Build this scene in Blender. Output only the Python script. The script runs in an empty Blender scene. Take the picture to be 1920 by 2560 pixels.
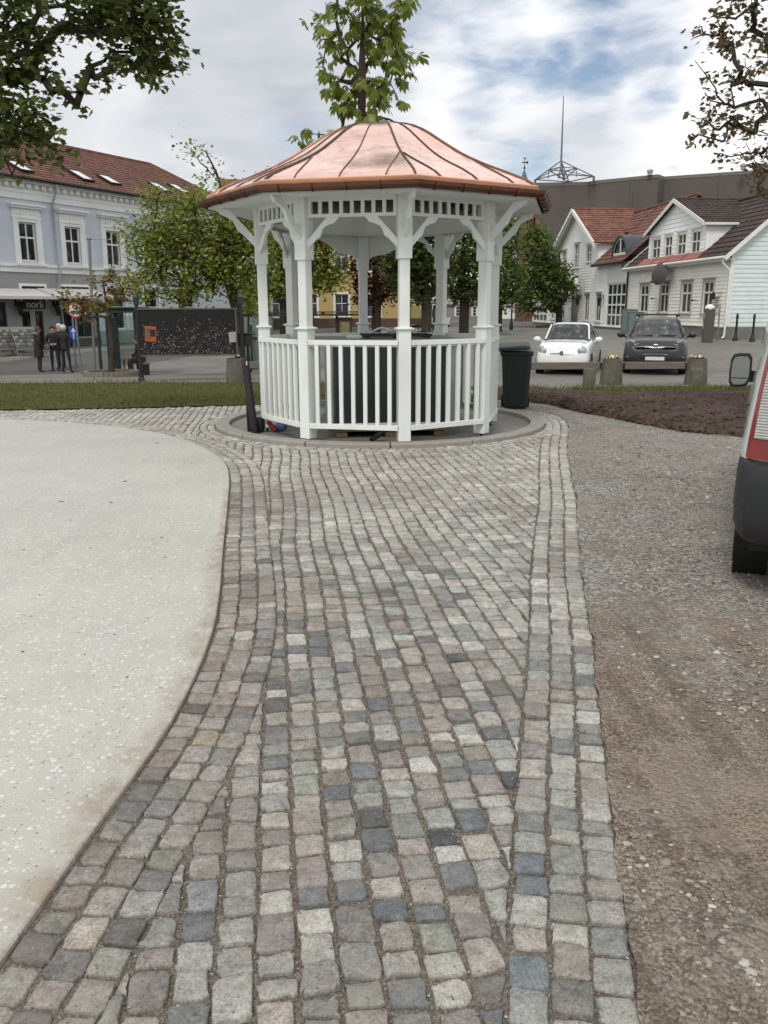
import bpy, bmesh, math, random
from mathutils import Vector, Matrix, noise as mnoise
R = math.radians
sin, cos, pi = math.sin, math.cos, math.pi
random.seed(7)
SC = bpy.context.scene
COL = SC.collection

# ---------------------------------------------------------------- camera model
FPX, CAMH, PITCH, ROLL = 2128.0, 1.6, R(13.58), R(-0.2)
cp_, sp_, cr_, sr_ = cos(PITCH), sin(PITCH), cos(ROLL), sin(ROLL)
def ray(u, v):
    x, y = u - 960, v - 1280
    x, y = x*cr_ + y*sr_, -x*sr_ + y*cr_
    a, b = x/FPX, -y/FPX
    return a, cp_ + b*sp_, -sp_ + b*cp_
def at(u, v, Y):
    a, dy, dz = ray(u, v); t = Y/dy
    return Vector((a*t, Y, CAMH + dz*t))
def gp(u, v, z=0.0):
    a, dy, dz = ray(u, v); t = (z - CAMH)/dz
    return Vector((a*t, dy*t, z))

cam_d = bpy.data.cameras.new('camera')
cam = bpy.data.objects.new('camera', cam_d); COL.objects.link(cam)
cam_d.sensor_fit = 'VERTICAL'; cam_d.sensor_height = 36.0
cam_d.lens = 36.0*FPX/2560.0
cam_d.clip_start = 0.05; cam_d.clip_end = 3000
_f = Vector((0, cp_, -sp_)); _u0 = Vector((0, sp_, cp_)); _r0 = Vector((1, 0, 0))
# image axes rotate with the small camera roll
_rt = (_r0*cr_ + _u0*sr_)
_up = (_u0*cr_ - _r0*sr_)
cam.matrix_world = Matrix(((_rt.x, _up.x, -_f.x, 0), (_rt.y, _up.y, -_f.y, 0), (_rt.z, _up.z, -_f.z, CAMH), (0, 0, 0, 1)))
SC.camera = cam

# ---------------------------------------------------------------- terrain
_TY = [-50, 14.0, 17, 20.5, 24, 28, 33, 36.5, 40, 47, 62, 120, 3000]
_TR = [0, 0, -.10, -.28, -.43, -.37, -.02, .14, .20, .24, .16, 0, 0]
_TL = [0, 0, -.07, -.18, -.41, -.60, -.83, -.63, -.45, -.40, -.10, 0, 0]
def _tab(T, y):
    for i in range(len(_TY)-1):
        if y <= _TY[i+1]:
            t = (y-_TY[i])/(_TY[i+1]-_TY[i]); t = t*t*(3-2*t)*.5 + t*.5
            return T[i]+(T[i+1]-T[i])*t
    return T[-1]
def gz(x, y):
    t = min(1, max(0, (x+7)/11.0)); t = t*t*(3-2*t)
    return _tab(_TL, y)*(1-t) + _tab(_TR, y)*t

# ---------------------------------------------------------------- materials
def C(r, g, b):
    f = lambda c: (c/12.92 if c <= .04045 else ((c+.055)/1.055)**2.4)
    return (f(r/255), f(g/255), f(b/255), 1)
_M = {}
def mk(name):
    m = bpy.data.materials.new(name); m.use_nodes = True
    nt = m.node_tree
    for n in list(nt.nodes): nt.nodes.remove(n)
    o = nt.nodes.new('ShaderNodeOutputMaterial'); b = nt.nodes.new('ShaderNodeBsdfPrincipled')
    nt.links.new(b.outputs[0], o.inputs[0])
    return m, nt, b, o
def N(nt, t, **kw):
    n = nt.nodes.new(t)
    for k, v in kw.items():
        if k in n.inputs: n.inputs[k].default_value = v
        else: setattr(n, k, v)
    return n
def noise_(nt, vec, scale, detail=4, rough=.55, dist=0):
    n = N(nt, 'ShaderNodeTexNoise'); n.inputs['Scale'].default_value = scale
    n.inputs['Detail'].default_value = detail; n.inputs['Roughness'].default_value = rough
    n.inputs['Distortion'].default_value = dist
    if vec: nt.links.new(vec, n.inputs['Vector'])
    return n.outputs[0]
def ramp(nt, fac, stops):
    n = nt.nodes.new('ShaderNodeValToRGB'); e = n.color_ramp.elements
    while len(e) < len(stops): e.new(.5)
    for i, (p, c) in enumerate(stops):
        e[i].position = p; e[i].color = c if len(c) == 4 else (*c, 1)
    nt.links.new(fac, n.inputs[0]); return n.outputs[0]
def mixc(nt, fac, a, b, mode='MIX'):
    n = nt.nodes.new('ShaderNodeMix'); n.data_type = 'RGBA'; n.blend_type = mode
    for s, v in ((n.inputs[0], fac), (n.inputs[6], a), (n.inputs[7], b)):
        if hasattr(v, 'links') or isinstance(v, bpy.types.NodeSocket): nt.links.new(v, s)
        else: s.default_value = v
    return n.outputs[2]
def mth(nt, op, a, b=None, c=None, clamp=False):
    n = nt.nodes.new('ShaderNodeMath'); n.operation = op; n.use_clamp = clamp
    for i, v in enumerate((a, b, c)):
        if v is None: continue
        if isinstance(v, bpy.types.NodeSocket): nt.links.new(v, n.inputs[i])
        else: n.inputs[i].default_value = v
    return n.outputs[0]
def coord(nt, kind='Object', scale=None):
    o = nt.nodes.new('ShaderNodeTexCoord').outputs[kind]
    if scale:
        m = nt.nodes.new('ShaderNodeMapping'); m.inputs['Scale'].default_value = scale
        nt.links.new(o, m.inputs[0]); return m.outputs[0]
    return o
def scl(c, k): return (min(1, c[0]*k), min(1, c[1]*k), min(1, c[2]*k), 1)
def pm(name, col, rough=.6, metal=0, var=.18, scale=6, bump=0.0, bscale=60, spec=.5, col2=None, c2amt=.35, c2scale=2.0, stretch=None, coat=0):
    """plain procedural surface: noise-varied colour, optional second colour in patches, optional fine bump"""
    if name in _M: return _M[name]
    m, nt, b, o = mk(name)
    v = coord(nt, 'Object', stretch)
    c = ramp(nt, noise_(nt, v, scale, 5), [(.3, scl(col, 1-var)), (.7, scl(col, 1+var))])
    if col2:
        c = mixc(nt, mth(nt, 'MULTIPLY', ramp(nt, noise_(nt, v, c2scale, 6, .65), [(.45, (0, 0, 0)), (.65, (1, 1, 1))]), c2amt), c, col2)
    nt.links.new(c, b.inputs['Base Color'])
    b.inputs['Metallic'].default_value = metal
    b.inputs['Specular IOR Level'].default_value = spec
    r = ramp(nt, noise_(nt, v, scale*1.7, 4), [(.3, (max(0, rough-.08),)*3), (.7, (min(1, rough+.08),)*3)])
    nt.links.new(r, b.inputs['Roughness'])
    if coat: b.inputs['Coat Weight'].default_value = coat; b.inputs['Coat Roughness'].default_value = .05
    if bump:
        bn = nt.nodes.new('ShaderNodeBump'); bn.inputs['Strength'].default_value = min(1, bump); bn.inputs['Distance'].default_value = .01
        nt.links.new(noise_(nt, v, bscale, 6, .6), bn.inputs['Height']); nt.links.new(bn.outputs[0], b.inputs['Normal'])
    _M[name] = m
    return m
def glass_dark(name='window glass', tint=(.02, .025, .028), rough=.04):
    """a window pane: dark room behind, mirror-like skin, slight waviness"""
    if name in _M: return _M[name]
    m, nt, b, o = mk(name)
    v = coord(nt)
    mp = nt.nodes.new('ShaderNodeMapping'); mp.inputs['Scale'].default_value = (3.5, 3.5, .5); nt.links.new(v, mp.inputs[0])
    c = ramp(nt, noise_(nt, mp.outputs[0], 1.6, 5, .6), [(.4, tuple(t*.5 for t in tint)), (.58, tuple(t*1.5 for t in tint)), (.68, tuple(t*5 for t in tint))])
    nt.links.new(c, b.inputs['Base Color'])
    b.inputs['Roughness'].default_value = rough
    b.inputs['Specular IOR Level'].default_value = .6
    bn = nt.nodes.new('ShaderNodeBump'); bn.inputs['Strength'].default_value = .05; bn.inputs['Distance'].default_value = .02
    nt.links.new(noise_(nt, v, 2.5, 2), bn.inputs['Height']); nt.links.new(bn.outputs[0], b.inputs['Normal'])
    _M[name] = m
    return m

# ---------------------------------------------------------------- mesh builder
class MB:
    def __init__(s): s.v = []; s.f = []; s.m = []; s.M = None
    def add(s, vs, fs, mi=0):
        b = len(s.v)
        if s.M is not None: vs = [s.M @ Vector(q) for q in vs]
        s.v += [tuple(q) for q in vs]
        s.f += [tuple(b+i for i in q) for q in fs]; s.m += [mi]*len(fs)
        return s
    def box(s, x0, y0, z0, x1, y1, z1, mi=0):
        return s.add([(x0, y0, z0), (x1, y0, z0), (x1, y1, z0), (x0, y1, z0), (x0, y0, z1), (x1, y0, z1), (x1, y1, z1), (x0, y1, z1)],
                     [(0, 3, 2, 1), (4, 5, 6, 7), (0, 1, 5, 4), (1, 2, 6, 5), (2, 3, 7, 6), (3, 0, 4, 7)], mi)
    def bar(s, a, b, w, h, mi=0, up=(0, 0, 1)):
        """rectangular bar from a to b, w wide (sideways), h high (along up)"""
        a, b = Vector(a), Vector(b); d = (b-a).normalized(); up = Vector(up)
        x = d.cross(up)
        if x.length < 1e-4: x = d.cross(Vector((0, 1, 0)))
        x.normalize(); z = x.cross(d).normalized()
        vs = [p + x*sx*w/2 + z*sz*h/2 for p in (a, b) for sx, sz in ((-1, -1), (1, -1), (1, 1), (-1, 1))]
        return s.add(vs, [(0, 1, 2, 3), (7, 6, 5, 4), (0, 4, 5, 1), (1, 5, 6, 2), (2, 6, 7, 3), (3, 7, 4, 0)], mi)
    def tube(s, pts, rad, n=8, mi=0, caps=True):
        pts = [Vector(q) for q in pts]
        if not isinstance(rad, (list, tuple)): rad = [rad]*len(pts)
        vs = []; fs = []; prev = None
        for i, q in enumerate(pts):
            d = (pts[min(i+1, len(pts)-1)] - pts[max(i-1, 0)])
            d = d.normalized() if d.length > 1e-9 else Vector((0, 0, 1))
            if prev is None:
                x = d.cross(Vector((0, 0, 1)))
                if x.length < .05: x = d.cross(Vector((0, 1, 0)))
            else: x = prev - d*prev.dot(d)
            x.normalize(); prev = x; y = d.cross(x)
            for k in range(n):
                a = 2*pi*k/n
                vs.append(q + (x*cos(a) + y*sin(a))*rad[i])
        for i in range(len(pts)-1):
            for k in range(n):
                fs.append((i*n+k, i*n+(k+1) % n, (i+1)*n+(k+1) % n, (i+1)*n+k))
        if caps:
            fs.append(tuple(range(n-1, -1, -1))); fs.append(tuple(range((len(pts)-1)*n, len(pts)*n)))
        return s.add(vs, fs, mi)
    def lathe(s, prof, n=24, c=(0, 0, 0), mi=0, caps=True, a0=0, a1=2*pi):
        full = abs(a1-a0-2*pi) < 1e-6; m = n if full else n+1
        vs = []; fs = []
        for r, z in prof:
            for k in range(m):
                a = a0 + (a1-a0)*k/n
                vs.append((c[0]+r*cos(a), c[1]+r*sin(a), c[2]+z))
        for i in range(len(prof)-1):
            for k in range(n):
                k2 = (k+1) % m
                fs.append((i*m+k, i*m+k2, (i+1)*m+k2, (i+1)*m+k))
        if caps and full:
            fs.append(tuple(range(n-1, -1, -1))); fs.append(tuple(range((len(prof)-1)*m, len(prof)*m)))
        return s.add(vs, fs, mi)
    def prism(s, poly, y0, y1, mi=0, ax='xz'):
        """extrude a 2D polygon: ax 'xz' along y, 'xy' along z, 'yz' along x"""
        n = len(poly)
        T = {'xz': lambda p, t: (p[0], t, p[1]), 'xy': lambda p, t: (p[0], p[1], t), 'yz': lambda p, t: (t, p[0], p[1])}[ax]
        vs = [T(q, y0) for q in poly] + [T(q, y1) for q in poly]
        fs = [tuple(range(n)), tuple(range(2*n-1, n-1, -1))] + [(i, i+n, (i+1) % n+n, (i+1) % n) for i in range(n)]
        return s.add(vs, fs, mi)
    def ell(s, c, r, nu=12, nv=8, mi=0):
        prof = []
        vs = [(c[0], c[1], c[2]-r[2])]; fs = []
        for j in range(1, nv):
            t = -pi/2 + pi*j/nv
            for k in range(nu):
                a = 2*pi*k/nu
                vs.append((c[0]+r[0]*cos(t)*cos(a), c[1]+r[1]*cos(t)*sin(a), c[2]+r[2]*sin(t)))
        vs.append((c[0], c[1], c[2]+r[2])); L = len(vs)-1
        for k in range(nu): fs.append((0, 1+(k+1) % nu, 1+k)); fs.append((L, L-nu+k, L-nu+(k+1) % nu))
        for j in range(nv-2):
            for k in range(nu):
                a = 1+j*nu; fs.append((a+k, a+(k+1) % nu, a+nu+(k+1) % nu, a+nu+k))
        return s.add(vs, fs, mi)
    def grid(s, rows, mi=0, closed=False):
        """rows of equal-length point lists joined into quads"""
        n = len(rows[0]); fs = []
        for i in range(len(rows)-1):
            for k in range(n if closed else n-1):
                k2 = (k+1) % n
                fs.append((i*n+k, i*n+k2, (i+1)*n+k2, (i+1)*n+k))
        return s.add([q for r in rows for q in r], fs, mi)
    def build(s, name, mat, parent=None, bevel=0, seg=1, smooth=None, loc=None, rotz=0, fix=True, mat4=None):
        me = bpy.data.meshes.new(name)
        me.from_pydata(s.v, [], s.f)
        mats = mat if isinstance(mat, (list, tuple)) else [mat]
        for q in mats: me.materials.append(q)
        if len(mats) > 1: me.polygons.foreach_set('material_index', s.m)
        if bevel or fix:
            bm = bmesh.new(); bm.from_mesh(me)
            if fix: bmesh.ops.recalc_face_normals(bm, faces=bm.faces)
            if bevel:
                ed = [e for e in bm.edges if len(e.link_faces) == 2 and e.calc_face_angle(0) > R(35)]
                bmesh.ops.bevel(bm, geom=ed, offset=bevel, segments=seg, affect='EDGES', clamp_overlap=True)
            bm.to_mesh(me); bm.free()
        if smooth is not None:
            me.polygons.foreach_set('use_smooth', [True]*len(me.polygons))
            if smooth < 180: me.set_sharp_from_angle(angle=R(smooth))
        me.update()
        o = bpy.data.objects.new(name, me); COL.objects.link(o)
        if parent is not None: o.parent = parent
        if loc is not None: o.location = loc
        if rotz: o.rotation_euler.z = rotz
        if mat4 is not None: o.matrix_world = mat4
        return o
def tag(o, label, cat, group=None):
    o['label'] = label; o['category'] = cat
    if group: o['group'] = group
    return o
def thing(name, label, cat, loc=(0, 0, 0), rotz=0, group=None):
    o = bpy.data.objects.new(name, None); COL.objects.link(o); o.empty_display_size = .2
    o.location = loc; o.rotation_euler = (0, 0, rotz)
    return tag(o, label, cat, group)
def kind(o, k): o['kind'] = k; return o
def dup(root, loc, rotz=None, label=None):
    kids = {}
    for q in COL.objects:
        if q.parent: kids.setdefault(q.parent.name, []).append(q)
    def cp(o, par):
        c = o.copy(); COL.objects.link(c)
        if par is not None: c.parent = par
        for k in kids.get(o.name, []): cp(k, c)
        return c
    r = cp(root, None); r.location = loc
    if rotz is not None: r.rotation_euler.z = rotz
    if label: r['label'] = label
    return r
def lerp(a, b, t): return a+(b-a)*t
def text(body, name, mat, parent, size, M, ext=.004, align='CENTER'):
    cu = bpy.data.curves.new(name, 'FONT'); cu.body = body; cu.size = size; cu.extrude = ext
    cu.align_x = align; cu.align_y = 'CENTER'
    tmp = bpy.data.objects.new(name, cu); COL.objects.link(tmp)
    dg = bpy.context.evaluated_depsgraph_get()
    me = bpy.data.meshes.new_from_object(tmp.evaluated_get(dg))
    bpy.data.objects.remove(tmp)
    me.transform(M); me.materials.clear(); me.materials.append(mat)
    o = bpy.data.objects.new(name, me); COL.objects.link(o)
    if parent is not None: o.parent = parent
    return o
# ================================================================ GROUND
def attr_color(o, cols, name='col'):
    a = o.data.color_attributes.new(name, 'FLOAT_COLOR', 'POINT')
    flat = [c for q in cols for c in (q[0], q[1], q[2], 1.0)]
    a.data.foreach_set('color', flat)

# --- base ground reaching the horizon
def mat_plaza():
    m, nt, b, o = mk('plaza paving')
    v = coord(nt)
    big = noise_(nt, v, .25, 6, .6); mid = noise_(nt, v, 1.6, 6, .65)
    c = ramp(nt, big, [(.35, C(112, 111, 104)), (.65, C(131, 130, 123))])
    c = mixc(nt, mth(nt, 'MULTIPLY', ramp(nt, mid, [(.45, (0, 0, 0)), (.7, (1, 1, 1))]), .5), c, C(88, 87, 82))
    vo = N(nt, 'ShaderNodeTexVoronoi'); vo.feature = 'DISTANCE_TO_EDGE'; vo.inputs['Scale'].default_value = 11; vo.inputs['Randomness'].default_value = .6
    nt.links.new(v, vo.inputs['Vector'])
    jo = ramp(nt, vo.outputs[0], [(.0, (1, 1, 1)), (.12, (0, 0, 0))])
    c = mixc(nt, mth(nt, 'MULTIPLY', jo, .4), c, C(84, 82, 76))
    nt.links.new(c, b.inputs['Base Color']); b.inputs['Roughness'].default_value = .85
    b.inputs['Specular IOR Level'].default_value = .25
    bn = nt.nodes.new('ShaderNodeBump'); bn.inputs['Strength'].default_value = .6; bn.inputs['Distance'].default_value = .02
    nt.links.new(ramp(nt, vo.outputs[0], [(0, (0, 0, 0)), (.25, (1, 1, 1))]), bn.inputs['Height']); nt.links.new(bn.outputs[0], b.inputs['Normal'])
    return m
def baseoff(y): return -.05*min(1, max(0, (24-y)/3.0))
def build_ground():
    xs = [-1500, -400, -150, -80, -50] + [-36+2*i for i in range(36)] + [40, 60, 100, 250, 1500]
    ys = [-300, -40, -8, 0, 6, 10, 12, 13] + [14+1.0*i for i in range(40)] + [54+3*i for i in range(24)] + [140, 180, 300, 700, 2500]
    mb = MB()
    mb.grid([[(x, y, gz(x, y)+baseoff(y)) for x in xs] for y in ys])
    o = mb.build('ground', mat_plaza(), smooth=180, fix=False); kind(o, 'structure')
build_ground()

# --- slab edge curve and border curves (metres)
SLAB = [(-1.6, -1.5), (-1.28, .2), (-1.02, 1.4), (-.92, 2.3), (-.845, 3.1), (-.86, 3.9), (-.94, 4.6), (-1.1, 5.6), (-1.3, 6.9), (-1.5, 8.1), (-1.68, 8.85),
        (-1.93, 9.47), (-2.27, 10.12), (-2.8, 10.86), (-3.4, 11.42), (-4.1, 11.88), (-4.9, 12.24), (-5.8, 12.5), (-7.5, 12.85), (-10, 13.1), (-14, 13.2)]
BORD = [(.15, -1.5), (.3, -.2), (.45, .8), (.6, 1.62), (.72, 2.3), (.87, 3.07), (1.06, 4.04), (1.22, 4.95), (1.44, 6.05), (1.63, 6.96), (1.91, 8.54), (2.2, 10.04), (2.44, 11.1), (2.6, 12.0), (2.6, 12.75), (2.47, 13.4), (2.2, 14.0), (1.8, 14.5)]
RC = (-.05, 12.08); RR = 2.30                                  # kerb ring of the bandstand
GRASS_EDGE = [(-14, 13.3), (-6.15, 13.65), (-4.23, 13.87), (-2.29, 14.27), (-1.0, 14.6), (1.8, 14.75)]
def smooth_poly(P, n=6):
    """Catmull-Rom resampling"""
    out = []
    for i in range(len(P)-1):
        p0, p1, p2, p3 = P[max(i-1, 0)], P[i], P[i+1], P[min(i+2, len(P)-1)]
        for k in range(n):
            t = k/n
            out.append(tuple(.5*((2*p1[j]) + (-p0[j]+p2[j])*t + (2*p0[j]-5*p1[j]+4*p2[j]-p3[j])*t*t + (-p0[j]+3*p1[j]-3*p2[j]+p3[j])*t**3) for j in (0, 1)))
    out.append(P[-1]); return out
SLABC = smooth_poly(SLAB); BORDC = smooth_poly(BORD)
def nearest(P, x, y):
    """distance, unit tangent, left normal, foot of the nearest segment of polyline P"""
    best = None
    for i in range(len(P)-1):
        ax, ay = P[i]; bx, by = P[i+1]; dx, dy = bx-ax, by-ay; L = dx*dx+dy*dy
        t = max(0, min(1, ((x-ax)*dx+(y-ay)*dy)/L)); qx, qy = ax+dx*t, ay+dy*t
        d = (x-qx)**2+(y-qy)**2
        if best is None or d < best[0]: L = L**.5; best = (d, (dx/L, dy/L), (qx, qy))
    d, tg, q = best; nl = (-tg[1], tg[0])
    sd = (x-q[0])*nl[0]+(y-q[1])*nl[1]
    return sd, tg, nl, q
def clip(poly, nx, ny, d):
    out = []
    for i in range(len(poly)):
        a, b = poly[i], poly[(i+1) % len(poly)]
        sa, sb = a[0]*nx+a[1]*ny-d, b[0]*nx+b[1]*ny-d
        if sa <= 0: out.append(a)
        if sa*sb < 0: t = sa/(sa-sb); out.append((a[0]+(b[0]-a[0])*t, a[1]+(b[1]-a[1])*t))
    return out

# --- concrete slab
def build_slab():
    m, nt, b, o = mk('pale terrazzo concrete')
    v = coord(nt)
    c = ramp(nt, noise_(nt, v, .8, 7, .65), [(.3, C(166, 166, 159)), (.7, C(182, 182, 175))])
    st = nt.nodes.new('ShaderNodeMapping'); st.inputs['Scale'].default_value = (3.2, .35, 1); st.inputs['Rotation'].default_value = (0, 0, .5); nt.links.new(v, st.inputs[0])
    c = mixc(nt, mth(nt, 'MULTIPLY', ramp(nt, noise_(nt, st.outputs[0], 1.6, 7, .7), [(.55, (0, 0, 0)), (.7, (1, 1, 1))]), .3), c, C(150, 148, 140))
    c = mixc(nt, mth(nt, 'MULTIPLY', ramp(nt, noise_(nt, v, 5, 6, .7), [(.5, (0, 0, 0)), (.72, (1, 1, 1))]), .35), c, C(158, 158, 151))
    def specks(scale, thr, size):
        vo = N(nt, 'ShaderNodeTexVoronoi'); vo.inputs['Scale'].default_value = scale; vo.inputs['Randomness'].default_value = 1
        mp = nt.nodes.new('ShaderNodeMapping'); mp.inputs['Scale'].default_value = (1, 1, .2); nt.links.new(v, mp.inputs[0]); nt.links.new(mp.outputs[0], vo.inputs['Vector'])
        sx = nt.nodes.new('ShaderNodeSeparateColor'); nt.links.new(vo.outputs['Color'], sx.inputs[0])
        a = mth(nt, 'GREATER_THAN', sx.outputs[0], thr); d = mth(nt, 'LESS_THAN', vo.outputs['Distance'], mth(nt, 'MULTIPLY', sx.outputs[1], size))
        return mth(nt, 'MULTIPLY', a, d)
    c = mixc(nt, mth(nt, 'MULTIPLY', specks(44, .45, .46), .7), c, C(212, 212, 206))
    c = mixc(nt, mth(nt, 'MULTIPLY', specks(90, .5, .46), .6), c, C(206, 206, 200))
    c = mixc(nt, mth(nt, 'MULTIPLY', specks(62, .74, .40), .65), c, C(116, 116, 111))
    c = mixc(nt, specks(7, .965, .2), c, C(60, 58, 54))
    at_ = N(nt, 'ShaderNodeAttribute'); at_.attribute_name = 'col'
    du = mth(nt, 'MULTIPLY', at_.outputs['Fac'], ramp(nt, noise_(nt, v, 7, 8, .78), [(.38, (.08,)*3), (.62, (1,)*3)]))
    c = mixc(nt, du, c, C(146, 134, 119))
    nt.links.new(c, b.inputs['Base Color']); b.inputs['Roughness'].default_value = .7; b.inputs['Specular IOR Level'].default_value = .3
    bn = nt.nodes.new('ShaderNodeBump'); bn.inputs['Strength'].default_value = .5; bn.inputs['Distance'].default_value = .005
    nt.links.new(noise_(nt, v, 120, 4), bn.inputs['Height']); nt.links.new(bn.outputs[0], b.inputs['Normal'])
    mb = MB(); cols = []
    n = len(SLABC); rows = [[], [], [], [], []]
    for i, (x, y) in enumerate(SLABC):
        a = SLABC[max(i-1, 0)]; bb = SLABC[min(i+1, n-1)]
        dx, dy = bb[0]-a[0], bb[1]-a[1]; L = math.hypot(dx, dy); nx, ny = -dy/L, dx/L
        w = .05+.05*mnoise.noise((x*3, y*3, 1)) if y < 6 else .02
        for k, (d, z) in enumerate(((0, -.04), (0, .008), (.006, .013), (max(.03, w*1.1), .013), (max(.06, w*2.6), .013))):
            rows[k].append((x+nx*d, y+ny*d, z))
    mb.grid(rows)
    for k, dv in enumerate((1, 1, 1, .75, 0)):
        cols += [(dv,)*3 if rows[k][i][1] < 7.5 else (dv*.25,)*3 for i in range(n)]
    far = [(-14, -1.5, .013)]
    b0 = 4*n
    mb.add([far[0]], [])
    mb.f.append(tuple(range(b0, b0+n)) + (5*n,)); mb.m.append(0); cols.append((0, 0, 0))
    o = mb.build('concrete_slab', m); attr_color(o, cols); kind(o, 'structure')
build_slab()

# --- sand and grit between the setts
def grit_mat():
    m, nt, b, o = mk('joint grit')
    v = coord(nt)
    vo = N(nt, 'ShaderNodeTexVoronoi'); vo.inputs['Scale'].default_value = 170; nt.links.new(v, vo.inputs['Vector'])
    c = mixc(nt, .55, ramp(nt, vo.outputs['Color'], [(.1, C(66, 60, 53)), (.5, C(112, 104, 94)), (.9, C(172, 164, 152))]), ramp(nt, noise_(nt, v, 1.5, 4), [(.3, C(92, 82, 73)), (.7, C(116, 111, 102))]))
    nt.links.new(c, b.inputs['Base Color']); b.inputs['Roughness'].default_value = .95; b.inputs['Specular IOR Level'].default_value = .15
    bn = nt.nodes.new('ShaderNodeBump'); bn.inputs['Strength'].default_value = .9; bn.inputs['Distance'].default_value = .006
    nt.links.new(vo.outputs['Distance'], bn.inputs['Height']); nt.links.new(bn.outputs[0], b.inputs['Normal'])
    return m
def bord_x(y):
    for i in range(len(BORDC)-1):
        if BORDC[i][1] <= y <= BORDC[i+1][1]:
            t = (y-BORDC[i][1])/(BORDC[i+1][1]-BORDC[i][1]); return BORDC[i][0]+(BORDC[i+1][0]-BORDC[i][0])*t
    return BORDC[-1][0] if y > 3 else BORDC[0][0]
def build_bed():
    mb = MB(); rows = []
    ys = [-1.5+.15*i for i in range(109)]
    for y in ys:
        xr = bord_x(min(y, 13.4))+.03
        rows.append([(lerp(-14, xr, t), y, -.0105+(.003*mnoise.noise((lerp(-14, xr, t)*3, y*3, 6)))) for t in [i/40 for i in range(41)]])
    mb.grid(rows); kind(mb.build('path_bed', grit_mat(), fix=False), 'structure')

# --- granite setts, one sheet of separately cut stones
STONES = dict(mb=MB(), cols=[])
PAL = [(C(152, 154, 148), 6), (C(170, 170, 163), 4.5), (C(134, 137, 133), 5), (C(148, 142, 136), 2.2), (C(134, 127, 120), 2.0), (C(162, 156, 147), 2),
       (C(108, 114, 118), 2.4), (C(91, 97, 102), 2.1), (C(72, 77, 82), 1.2), (C(122, 121, 117), 2.6), (C(144, 138, 118), .2), (C(130, 135, 127), 2.2), (C(144, 136, 134), .9)]
_pw = [w for _, w in PAL]
def stone(poly, rng):
    n0 = len(poly)
    if n0 < 3: return
    A = sum(poly[i][0]*poly[(i+1) % n0][1]-poly[(i+1) % n0][0]*poly[i][1] for i in range(n0))/2
    if abs(A) < .0009: return
    if A < 0: poly = poly[::-1]
    cx = sum(q[0] for q in poly)/n0; cy = sum(q[1] for q in poly)/n0
    near = cy < 5.5
    per = 5 if near else (3 if cy < 9 else 2)
    # rounded, slightly irregular outline
    pts = []
    rad = rng.uniform(.1, .26)
    for i in range(n0):
        p, a, b_ = poly[i], poly[i-1], poly[(i+1) % n0]
        q0 = (p[0]+(a[0]-p[0])*rad, p[1]+(a[1]-p[1])*rad); q1 = (p[0]+(b_[0]-p[0])*rad, p[1]+(b_[1]-p[1])*rad)
        for k in range(per):
            t = k/(per-1) if per > 1 else .5
            pts.append(((1-t)**2*q0[0]+2*t*(1-t)*p[0]+t*t*q1[0], (1-t)**2*q0[1]+2*t*(1-t)*p[1]+t*t*q1[1]))
    n = len(pts); jit = .0052 if near else .006
    pts = [(x+rng.uniform(-jit, jit), y+rng.uniform(-jit, jit)) for x, y in pts]
    zt = rng.gauss(0, .0025); tx, ty = rng.gauss(0, .03), rng.gauss(0, .03); dome = rng.uniform(.001, .0045)
    rings = [(1.0, -.028), (1.0, -.006), (.965, -.0015), (.89, .0003), (.5, dome*.8)] if near else [(1.0, -.028), (1.0, -.007), (.9, -.0005)]
    vs = []
    for sc, z in rings:
        for (x, y) in pts:
            X, Y = cx+(x-cx)*sc, cy+(y-cy)*sc
            zz = zt+z
            if z > -.02: zz += (X-cx)*tx+(Y-cy)*ty
            if near and z > -.004: zz += .0042*mnoise.noise((X*30, Y*30, 3.1)) + .0026*mnoise.noise((X*80, Y*80, 7))
            vs.append((X, Y, zz))
    vs.append((cx, cy, zt+dome)); L = len(rings); fs = []
    for i in range(L-1):
        for k in range(n): fs.append((i*n+k, i*n+(k+1) % n, (i+1)*n+(k+1) % n, (i+1)*n+k))
    for k in range(n): fs.append(((L-1)*n+k, (L-1)*n+(k+1) % n, L*n))
    STONES['mb'].add(vs, fs)
    col = rng.choices(PAL, _pw)[0][0]
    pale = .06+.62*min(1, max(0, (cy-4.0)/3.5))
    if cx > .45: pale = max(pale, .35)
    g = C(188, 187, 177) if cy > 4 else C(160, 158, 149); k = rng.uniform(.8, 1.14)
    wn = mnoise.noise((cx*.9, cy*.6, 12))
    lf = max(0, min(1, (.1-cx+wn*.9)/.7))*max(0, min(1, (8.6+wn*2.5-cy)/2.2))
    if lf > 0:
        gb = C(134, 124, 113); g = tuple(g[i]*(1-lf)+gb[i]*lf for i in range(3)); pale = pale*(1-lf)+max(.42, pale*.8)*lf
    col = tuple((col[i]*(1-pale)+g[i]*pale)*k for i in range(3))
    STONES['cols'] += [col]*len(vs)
def keep_outside_ring(poly, rad):
    cx = sum(q[0] for q in poly)/len(poly); cy = sum(q[1] for q in poly)/len(poly)
    dx, dy = cx-RC[0], cy-RC[1]; L = math.hypot(dx, dy)
    if L < rad-.12: return []
    nx, ny = -dx/L, -dy/L                     # keep points with (p-RC).n_out >= rad
    return clip(poly, nx, ny, nx*RC[0]+ny*RC[1]-rad)
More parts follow.
